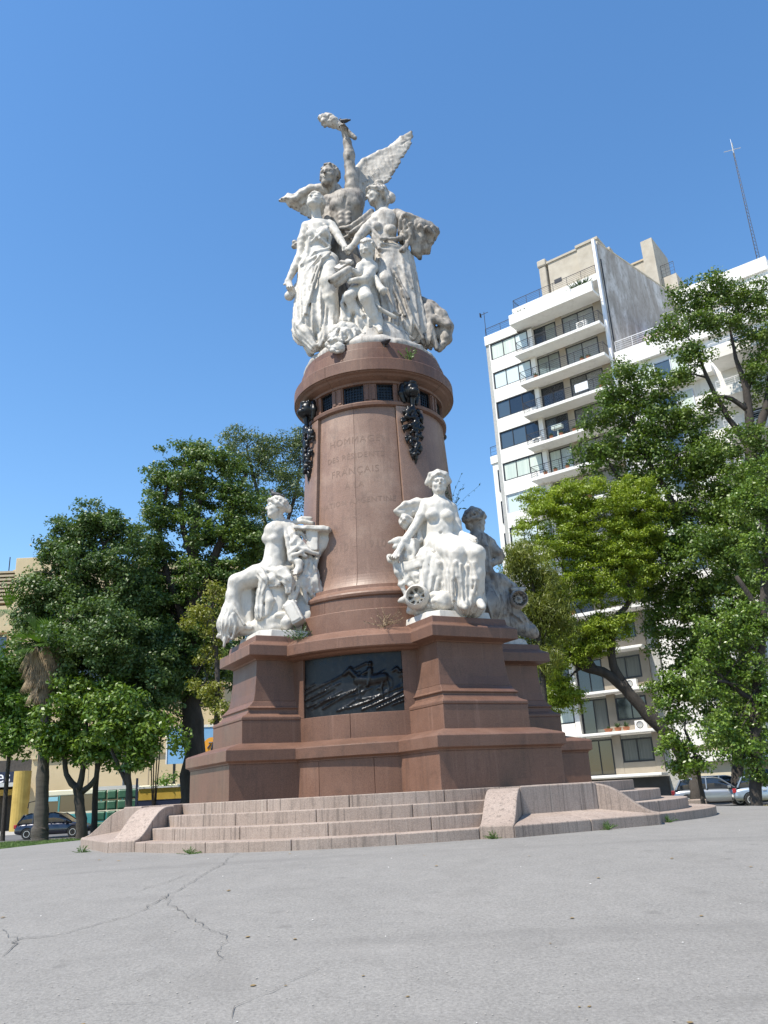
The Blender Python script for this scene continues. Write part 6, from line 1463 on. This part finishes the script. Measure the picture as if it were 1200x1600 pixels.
tree('magnolia_tree', 'glossy leaved magnolia with dark forked trunk right of the palm', 47.5,
     [[(128, 1290, 8), (124, 1250, 7.5), (120, 1228, 6)], [(120, 1232, 6), (104, 1210, 4), (98, 1160, 3)], [(122, 1236, 6), (132, 1190, 4), (135, 1130, 3)], [(128, 1238, 5), (150, 1215, 3.5), (158, 1170, 2.5)]],
     [(92, 1130, 36, 34), (120, 1095, 44, 36), (150, 1075, 40, 30), (110, 1165, 44, 30), (150, 1140, 38, 34), (78, 1170, 26, 26), (160, 1180, 28, 22)], 'l_gloss', 1.15, 24, .34, .17, .42, 9, 24, GL)
tree('magnolia_tree', 'smaller glossy magnolia with slim forked grey trunk left of the steps', 42,
     [[(201, 1262, 5.5), (200, 1200, 5), (197, 1150, 4), (192, 1110, 3)], [(199, 1225, 4), (182, 1190, 3), (170, 1160, 2.5)], [(198, 1180, 3), (225, 1150, 2)]],
     [(190, 1100, 40, 30), (216, 1135, 42, 26), (176, 1145, 34, 28), (250, 1152, 34, 24), (228, 1172, 44, 22), (262, 1165, 20, 22), (212, 1190, 30, 14), (165, 1110, 30, 30)], 'l_gloss', 1.25, 24, .30, .15, .38, 10, 22, GL)
# the palm: trunk, skirt of dead fronds, green fan above
pY = 48.0; pb = at(63, 1308, pY); palm = empty('palm_tree', (pb.x, pY, ground_z(pb.x, pY)), 'tall fan palm with grey trunk and brown skirt of dead fronds at left', 'palm tree')
B = MB(); P = [Vector((pb.x, pY, GLOW - .2)), at(62, 1300, pY), at(64, 1285, pY), at(66, 1230, pY), at(70, 1150, pY), at(72, 1080, pY), at(73, 1010, pY)]; limb(B, P, [.52, .46, .40, .34, .33, .33, .33], 14, 3, 5, .012); B.build('trunk', M['palmbark'], palm, smooth=True, fix=False)
r = np.random.default_rng(5); M['deadfrond'] = noisy('dead_frond', (.16, .11, .065), (.32, .24, .15), sc=3)
def blades_from(c, n, L, up, down, mt, name, wd=.07, sag=.5, out=0.0):
    V = []; 
    for i in range(n):
        a = r.uniform(0, 2 * pi); e_ = r.uniform(down, up); l_ = L * r.uniform(.7, 1.15); d = np.array([cos(a) * cos(e_), sin(a) * cos(e_), sin(e_)]); s_ = np.array([-sin(a), cos(a), 0]); b0 = np.array(c) + r.normal(0, .12, 3) + np.array([cos(a), sin(a), 0]) * out
        for j in range(9):
            f = (j - 4) / 4; dd = d + s_ * f * .55; dd /= np.linalg.norm(dd); st = b0 + d * l_ * .35; m_ = st + dd * l_ * .36; en = m_ + dd * l_ * .34 + np.array([0, 0, -sag * l_ * .35]); w_ = wd * .5
            V += [st, m_ + s_ * w_, en, m_ - s_ * w_]
        V += [b0 - s_ * .03, b0 + d * l_ * .36, b0 + s_ * .03, b0 + d * l_ * .35]
    V = np.array(V); o = put(name, fast_mesh(name, V, np.arange(len(V)).reshape(-1, 4)), mt, palm); o['kind'] = 'stuff'; return o
c = at(73, 1012, pY); blades_from(c, 34, 2.4, 1.2, -.2, M['l_plant'], 'green_fronds', .09, .35)
for k in range(7): blades_from(at(72, 1000 + 11 * k, pY), 46, 1.7 - .10 * k, -1.12, -1.52, M['deadfrond'], 'dead_fronds', .055, .5, .62 - .06 * k)
cl = at(10, 970, pY + 2); blades_from(cl, 22, 2.6, 1.2, -.3, M['l_plant'], 'green_fronds', .09, .35)
# right side
tree('casuarina_tree', 'soft olive needled tree directly behind the shaded statue', 42, [[(856, 1180, 6), (848, 1060, 5), (835, 940, 3), (828, 880, 1.5)]],
     [(806, 868, 20, 24), (830, 882, 34, 34), (812, 925, 34, 44), (850, 930, 36, 40), (866, 968, 34, 36), (820, 985, 30, 40), (845, 1030, 30, 34)], 'l_olive', 2.0, 34, .34, .055, .40, 21, 14, GR, droop=1.6, flat=1.1, updown=.1)
tree('tipa_tree', 'bright yellow green feathery tree on dark leaning forked trunk', 46,
     [[(1088, 1236, 10, -1), (1078, 1200, 9.5), (1047, 1152, 9.5), (1003, 1108, 9.5), (970, 1066, 9.5)], [(985, 1085, 8), (950, 1054, 8), (912, 1042, 7), (885, 1020, 6), (872, 990, 5), (862, 962, 4), (850, 920, 2)], [(930, 1048, 6.5), (905, 1010, 6), (888, 985, 5), (880, 955, 4), (885, 900, 2.5)], [(972, 1068, 7), (956, 1030, 6.5), (957, 990, 6), (966, 962, 5), (985, 930, 4), (960, 860, 2.5)]],
     [(850, 785, 40, 26), (890, 775, 44, 28), (925, 768, 40, 24), (862, 820, 56, 36), (915, 820, 60, 40), (960, 800, 40, 36), (990, 770, 40, 26), (880, 865, 60, 36), (935, 870, 56, 40), (975, 850, 36, 40), (900, 915, 46, 34), (950, 920, 48, 30), (865, 940, 30, 24), (870, 985, 36, 26), (915, 985, 40, 22), (955, 975, 36, 22), (868, 1075, 24, 22), (885, 1090, 24, 16), (1010, 800, 30, 30), (885, 1035, 34, 16), (925, 1020, 30, 16), (860, 1100, 26, 14), (905, 1010, 40, 20), (890, 1090, 26, 20), (860, 1050, 26, 20), (985, 890, 40, 40), (1000, 850, 40, 40), (935, 1000, 34, 24)], 'l_bright', 1.9, 38, .21, .075, .34, 22, 46, GR, flat=.38, droop=.5)
tree('big_shade_tree', 'large dark green tree with tall open crown against the white building', 47.2,
     [[(1152, 1215, 9), (1158, 1080, 9.5), (1170, 930, 10), (1174, 800, 9), (1172, 700, 8), (1168, 620, 5.5), (1150, 560, 3), (1140, 510, 1.5)], [(1172, 720, 8), (1190, 660, 7), (1200, 620, 5), (1205, 560, 3)], [(1174, 830, 9), (1120, 805, 8), (1060, 798, 7), (1010, 788, 6), (975, 755, 4), (950, 722, 2)], [(1060, 798, 5), (1030, 750, 4), (1000, 690, 2.5), (985, 640, 1.5)], [(1172, 700, 6), (1130, 640, 4), (1105, 590, 3), (1085, 540, 1.5)], [(1168, 640, 5), (1135, 620, 3), (1100, 625, 2)]],
     [(1125, 448, 44, 22), (1080, 470, 44, 24), (1170, 470, 50, 34), (1045, 515, 34, 24), (1110, 505, 50, 26), (1185, 530, 36, 40), (1075, 560, 36, 24), (1050, 590, 30, 24), (980, 595, 46, 28), (1015, 625, 46, 30), (960, 625, 34, 24), (935, 655, 30, 18), (990, 665, 56, 32), (1050, 660, 44, 30), (1020, 700, 60, 32), (925, 712, 34, 26), (960, 705, 40, 24), (1085, 700, 50, 40), (1110, 640, 30, 22), (1070, 745, 60, 34), (1130, 750, 60, 50), (1000, 745, 40, 20), (1110, 810, 70, 46), (1050, 850, 60, 44), (1150, 870, 60, 50), (1040, 905, 60, 44), (1100, 930, 70, 50), (1040, 960, 50, 36), (1130, 1000, 60, 50), (1090, 1060, 50, 40), (1150, 1080, 60, 50), (1165, 770, 40, 50, -3), (1150, 840, 50, 46, -3), (1180, 690, 30, 30, -2), (1120, 700, 40, 30, -2), (1160, 920, 50, 50, -3), (1100, 860, 50, 40, -3), (1185, 600, 26, 40), (1160, 1130, 60, 40, -2), (1020, 800, 50, 34), (1010, 860, 44, 36), (1060, 1010, 44, 34)], 'l_mid', 1.15, 26, .23, .145, .40, 23, 56, GR, br=.13)
tree('laurel_tree', 'glossy light green tree nearest the camera at right edge', 33,
     [[(1182, 1250, 9), (1180, 1150, 9), (1188, 1020, 8), (1196, 900, 6), (1200, 800, 3)], [(1184, 1100, 5), (1130, 1060, 3), (1090, 1010, 2)], [(1190, 960, 5), (1150, 900, 3)]],
     [(1190, 735, 30, 24), (1172, 775, 34, 30), (1195, 810, 34, 36), (1168, 848, 28, 24), (1192, 880, 30, 30), (1150, 968, 46, 28), (1110, 985, 36, 24), (1175, 1000, 46, 34), (1120, 1025, 46, 28), (1170, 1050, 44, 34), (1185, 1110, 34, 34), (1125, 1075, 36, 22), (1150, 1165, 44, 34), (1185, 1190, 34, 34), (1120, 1130, 34, 26)], 'l_gloss', 1.9, 26, .17, .095, .27, 24, 26, GR)
tree('young_laurel_tree', 'low leafy branch mass hanging around the leaning trunk above the cars', 40,
     [[(1096, 1236, 3), (1086, 1180, 2.6), (1070, 1140, 2)]], [(1052, 1100, 34, 24), (1035, 1075, 28, 20), (1065, 1070, 34, 26), (1075, 1130, 36, 26), (1050, 1165, 26, 20), (1085, 1180, 32, 26), (1065, 1200, 22, 14)], 'l_gloss', 1.3, 26, .20, .11, .30, 25, 12, GR)
# dim shrubbery under the left wood, and clipped bush over the yellow hoarding
def shrub(label, Y, blobs, mt, seed, **kw):
    C = blob_clusters(blobs, kw.get('dens', 1.3), seed, Y); c = Vector(C[:, :3].mean(0)); root = empty('shrub', (c.x, c.y, ground_z(c.x, c.y)), label, 'shrub')
    o = leaves('foliage', C, 24, kw.get('ls', .24), kw.get('lw', .13), .36, M[mt], root, seed); o['kind'] = 'stuff'
    B = MB()
    for i in range(4): p = Vector(C[random.Random(i).randrange(len(C)), :3]); B.tube([(c.x, c.y + 1.2, ground_z(c.x, c.y)), c.lerp(p, .3), c.lerp(p, .6)], [.05, .035, .01], 5)
    o = B.build('stems', M['bark'], root, fix=False); o['kind'] = 'stuff'
shrub('light green clipped bush showing above the yellow hoarding', 62, [(262, 1224, 18, 8), (285, 1221, 18, 9), (275, 1216, 12, 7)], 'l_plant', 31)
shrub('dark shrubbery under the tall acacia, behind the thick trunk', 57, [(240, 1130, 40, 26), (285, 1120, 30, 22), (180, 1160, 30, 20)], 'l_dark', 32)

# ------------------------------------------------------------------ bronze ornaments
def to_local_frame(az, r, z):
    o = pol(az, r, z); n_ = (pol(az, r + 1, z) - o).normalized(); t_ = Vector((0, 0, 1)).cross(n_); return o, t_, n_
for k in range(4):
    az = radians(45 + 90 * k); C = Carve(.016); rr = random.Random(60 + k)
    A = lambda x, z, d: np.array(to_local_frame(az, 1.0, 0)[0] + to_local_frame(az, 1, 0)[1] * x + to_local_frame(az, 1, 0)[2] * (shaft_r(max(z, 5)) - 1 + .06 + d) + Vector((0, 0, z)), np.float32)
    # lion head under the cornice
    n_ = np.array(to_local_frame(az, 1, 0)[2]); t_ = np.array(to_local_frame(az, 1, 0)[1])
    C.ell(A(0, 9.02, .10), (.17, .17, .19), k=.03); C.ell(A(0, 8.93, .24), (.11, .11, .09), k=.03); C.ell(A(0, 8.86, .20), (.09, .09, .06), k=.02); C.ell(A(0, 9.16, .16), (.12, .12, .06), k=.03)
    for sx in (-1, 1):
        C.ell(A(.07 * sx, 9.05, .25), (.035, .035, .03), k=.01); C.ell(A(.13 * sx, 9.16, .12), (.05, .05, .05), k=.02)
        C.chain([A(.16 * sx, 9.15, .02), A(.2 * sx, 8.95, .02), A(.15 * sx, 8.75, .02)], [.06, .07, .05], k=.02)
    for i in range(14):
        a = 2 * pi * i / 14; C.chain([A(.13 * cos(a), 9.0 + .14 * sin(a), .05), A(.23 * cos(a), 9.0 + .25 * sin(a), .0)], [.05, .03], k=.015)
    C.chain([A(0, 8.8, .14), A(0, 8.6, .10), A(0, 8.5, .12)], [.06, .05, .06], k=.02)
    # garland of fruit and leaves tapering down
    z_ = 8.55
    while z_ > 7.45:
        t01 = (8.55 - z_) / 1.1; wd = .19 * (1 - t01) ** .6 * (.75 + .5 * min(1, t01 * 5)) + .03
        for j in range(5):
            x = rr.uniform(-wd, wd); s_ = rr.uniform(.035, .065) * (1 - .35 * t01); C.ell(A(x, z_ + rr.uniform(-.04, .04), .03 + .10 * sqrt(max(0, 1 - (x / (wd + .01)) ** 2))), (s_, s_, s_ * rr.uniform(.8, 1.4)), k=.012)
        if rr.random() < .8:
            sx = rr.choice((-1, 1)); C.chain([A(wd * .5 * sx, z_, .06), A(wd * 1.15 * sx, z_ - .07, .05), A(wd * 1.05 * sx, z_ - .15, .02)], [.03, .032, .012], k=.01)
        z_ -= .062
    C.chain([A(0, 7.5, .05), A(.01, 7.4, .03), A(0, 7.28, .02)], [.05, .04, .015], k=.02)
    C.build('bronze_garland', M['bronze'], mon)

# reliefs let into the four sides: front one with a mounted figure on a mountain slope
def relief(k):
    az0 = 90 * k; half = 22.6; z0, z1 = 2.087, 3.19; h = .018; R0 = 2.50 - IN[k]
    nx = int(2 * radians(half) * R0 / h); nz = int((z1 - z0) / h); u = np.linspace(-1, 1, nx)[:, None]; v = np.linspace(0, 1, nz)[None, :]; H = np.zeros((nx, nz))
    asp = radians(half) * R0 / (z1 - z0); U_ = u * asp; V_ = v                        # equal units: panel heights
    rg = np.random.default_rng(k + 3)
    def ridge(pts, w_, a):
        nonlocal H
        for (x1, y1), (x2, y2) in zip(pts[:-1], pts[1:]):
            dx, dy = x2 - x1, y2 - y1; t_ = np.clip(((U_ - x1) * dx + (V_ - y1) * dy) / (dx * dx + dy * dy), 0, 1); d = np.hypot(U_ - x1 - dx * t_, V_ - y1 - dy * t_)
            H = np.maximum(H, 1.1 * a * np.clip(1 - (d / w_) ** 2, 0, 1) ** .5) if w_ > .012 else H + 1.8 * a * np.exp(-(d / w_) ** 2)
    # slopes
    base = .035 * (1 - v) + .012 * np.sin(U_ * 3 + 1.2) * (1 - v); H += base
    for i in range(26):
        x = rg.uniform(-asp, asp); y = rg.uniform(.02, .5 if x < .1 else .42); L = rg.uniform(.12, .5); s_ = rg.uniform(.15, .5) * (1 if x < .2 else 1.3); ridge([(x, y), (x + L * .5, y + L * s_ * .4), (x + L, y + L * s_)], .008, rg.uniform(.008, .018))
    for (x, y, L, s_) in ((-asp, .40, 1.2, .34), (-asp * .95, .18, .9, .2), (-.5, .12, 1.1, .5), (.2, .05, .9, .42), (.45, .05, .9, .5), (.7, .1, .6, .45), (-.95, .28, .5, .28)): ridge([(x, y), (x + L * .5, y + L * s_ * .42), (x + L, y + L * s_)], .010, .022)
    def horse(x, y, s, a=.075):
        P = lambda p: (x + p[0] * s, y + p[1] * s)
        for pts, w_, aa_ in (([(-.34, .40), (0, .37), (.36, .42)], .15, a), ([(-.36, .46), (-.50, .62), (-.56, .70)], .085, a), ([(-.56, .70), (-.74, .58)], .055, a),
                             ([(-.32, .32), (-.33, .10), (-.31, -.14)], .038, a * .8), ([(-.20, .32), (-.15, .12), (-.24, .0)], .034, a * .6), ([(.36, .36), (.28, .14), (.32, -.12)], .042, a * .8), ([(.44, .36), (.50, .12), (.44, -.12)], .040, a * .6),
                             ([(.48, .46), (.58, .34), (.58, .14)], .03, a * .5), ([(-.02, .46), (0, .66)], .085, a * 1.1), ([(.01, .80), (.01, .82)], .06, a), ([(-.02, .64), (-.22, .54)], .035, a), ([(.0, .44), (-.08, .22)], .05, a * 1.2), ([(-.30, .60), (-.42, .52)], .03, a * .7)): ridge([P(q_) for q_ in pts], w_ * s, aa_)
    if k == 0: horse(.36, .30, .60); horse(1.0, .44, .36, .05); horse(1.32, .5, .28, .045)
    elif k == 1: horse(-.4, .3, .5); horse(.5, .34, .46)
    else: horse(0, .32, .55); horse(-.8, .36, .4)
    from itertools import product
    aa = np.radians(az0 + half * u) + PHI; R = R0 + H; X = CX + R * np.sin(aa); Yc = CY - R * np.cos(aa); Z = np.broadcast_to(z0 + (z1 - z0) * v, X.shape)
    V = np.stack([X, Yc, Z], -1).reshape(-1, 3); i = np.arange(nx * nz).reshape(nx, nz); Fq = np.stack([i[:-1, :-1], i[1:, :-1], i[1:, 1:], i[:-1, 1:]], -1).reshape(-1, 4)
    me = fast_mesh('bronze_relief', V, Fq); me.polygons.foreach_set('use_smooth', [True] * len(me.polygons)); o = put('bronze_relief', me, M['bronze'], mon); return o
for k in range(4): relief(k)
for k in range(4): wall_arc(k, [(2.085, 2.40), (2.115, 2.50)], 'relief_sill', 22.5, 'bronze', n=16, rin=2.3) if False else None

# ------------------------------------------------------------------ small life: pigeons and weeds
M['pigeon'] = mat('pigeon_feather', (.035, .036, .042), .6)
def pigeon(p, yaw, label, s=1.0):
    C = Carve(.006 * s); p = np.array(p); f = np.array((cos(yaw), sin(yaw), 0)); u = np.array((0, 0, 1.0)); A = lambda x, z, y=0: p + f * x * s + u * z * s + np.cross(u, f) * y * s
    C.cone(A(-.05, .09), A(.05, .13), .045 * s, .05 * s, k=.02 * s); C.cone(A(.06, .14), A(.09, .20), .035 * s, .022 * s, k=.02 * s); C.ell(A(.095, .215), np.array((.028, .028, .028)) * s, k=.01 * s)
    C.cone(A(.115, .21), A(.14, .20), .009 * s, .003 * s, k=.004 * s); C.cone(A(-.07, .085), A(-.18, .05), .03 * s, .014 * s, k=.02 * s, flat=(np.cross(u, f), 1.6))
    for sy in (-1, 1): C.cone(A(.03, .12, .035 * sy), A(-.12, .08, .03 * sy), .026 * s, .01 * s, k=.008 * s); C.cone(A(.0, .06, .02 * sy), A(.01, .0, .02 * sy), .007 * s, .007 * s, k=.004 * s)
    root = empty('pigeon', tuple(p), label, 'bird'); C.build('bird_body', M['pigeon'], root)
pz = 10.032; pp = at(602, 551, CY - 1.62); q_ = Vector((pp.x - CX, pp.y - CY, 0)).normalized() * 1.70; pigeon((CX + q_.x, CY + q_.y, 10.032), 2.0, 'dark pigeon perched on the column ledge under the marble group', 1.35)
pigeon(zx(440, 132, .26), 2.6, 'dark pigeon perched on the raised torch beside the hand', 1.15)
pigeon(z2(556, 205, .05), 2.8, 'dark pigeon standing on the head of left seated statue', 1.1)
def weed(label, p, n, L, mt, seed, spread=1.0, wd=.03, up=.2):
    r = random.Random(seed); B = MB(); V = []; Fs = []
    root = empty('weed', p, label, 'plant')
    for i in range(n):
        a = r.uniform(0, 6.28); e_ = r.uniform(up, 1.45); l_ = L * r.uniform(.5, 1.1); d = Vector((cos(a) * cos(e_) * spread, sin(a) * cos(e_) * spread, sin(e_))); s_ = d.cross(Vector((0, 0, 1))).normalized()
        b0 = Vector(p) + Vector((r.uniform(-.03, .03), r.uniform(-.03, .03), 0)) * L * 4
        tip = b0 + d * l_; B.tube([b0, b0.lerp(tip, .5) + Vector((0, 0, .04 * L)), tip], .003, 3, False)
        for j in range(4): c_ = b0.lerp(tip, .35 + .2 * j); q_ = s_ * r.choice((-1, 1)) * .8 + d * .6 + Vector((0, 0, r.uniform(-.3, .4))); q_.normalize(); w_ = q_.cross(d).normalized() * wd * .4; B.add([c_, c_ + q_ * wd * 1.2 + w_, c_ + q_ * wd * 2.6, c_ + q_ * wd * 1.2 - w_], [[0, 1, 2, 3]])
    o = B.build('leaves', M[mt], root, fix=False); o['kind'] = 'stuff'
q_ = Vector((at(643, 560, CY - 1.6).x - CX, -1.62, 0)).normalized() * 1.76
weed('bright green weed sprouting from the column cornice below the group', (CX + q_.x, CY + q_.y, 9.72), 22, .40, 'l_plant', 1, .8)
weed('dry weed tuft at the foot of the right seated statue, left side', tuple(loc(.72, 2.50, 3.62)), 34, .34, 'deadfrond', 2, 1.3, .02, .0)
weed('green weeds growing behind the left seated statue on the ledge', tuple(loc(-1.0, 2.45, 3.50)), 30, .34, 'l_dark', 3, 1.2)
weed('thin leafy twig growing out behind the column above right statue', tuple(loc(1.75, .35, 6.45)), 22, .8, 'l_dark', 4, 1.0, .035)
weed('grass tuft in the bench corner of the platform', tuple(loc(3.25, 4.1, SEAT)), 40, .13, 'l_plant', 5, 1.0, .01, .5)
weed('low weeds on the platform edge at the pedestal foot', tuple(loc(1.5, 3.05, ZP)), 40, .10, 'l_plant', 6, 1.5, .012, .1)
for i, (x, y) in enumerate(((-3.9, 4.75), (-1.2, 6.05), (2.9, 5.14), (4.35, 4.05), (5.35, 1.0), (5.2, 2.6))): weed(['small yellow green weed at the foot of left bench corner', 'tiny weed at the middle of the lowest step', 'small weed at the foot of right cheek wall', 'small weed below the long right bench', 'weed at the base of right flight of steps', 'small weed where right flight meets its cheek wall'][i], tuple(loc(x, y, .03)), 26, .12, 'l_plant', 20 + i, 1.4, .012, .1)
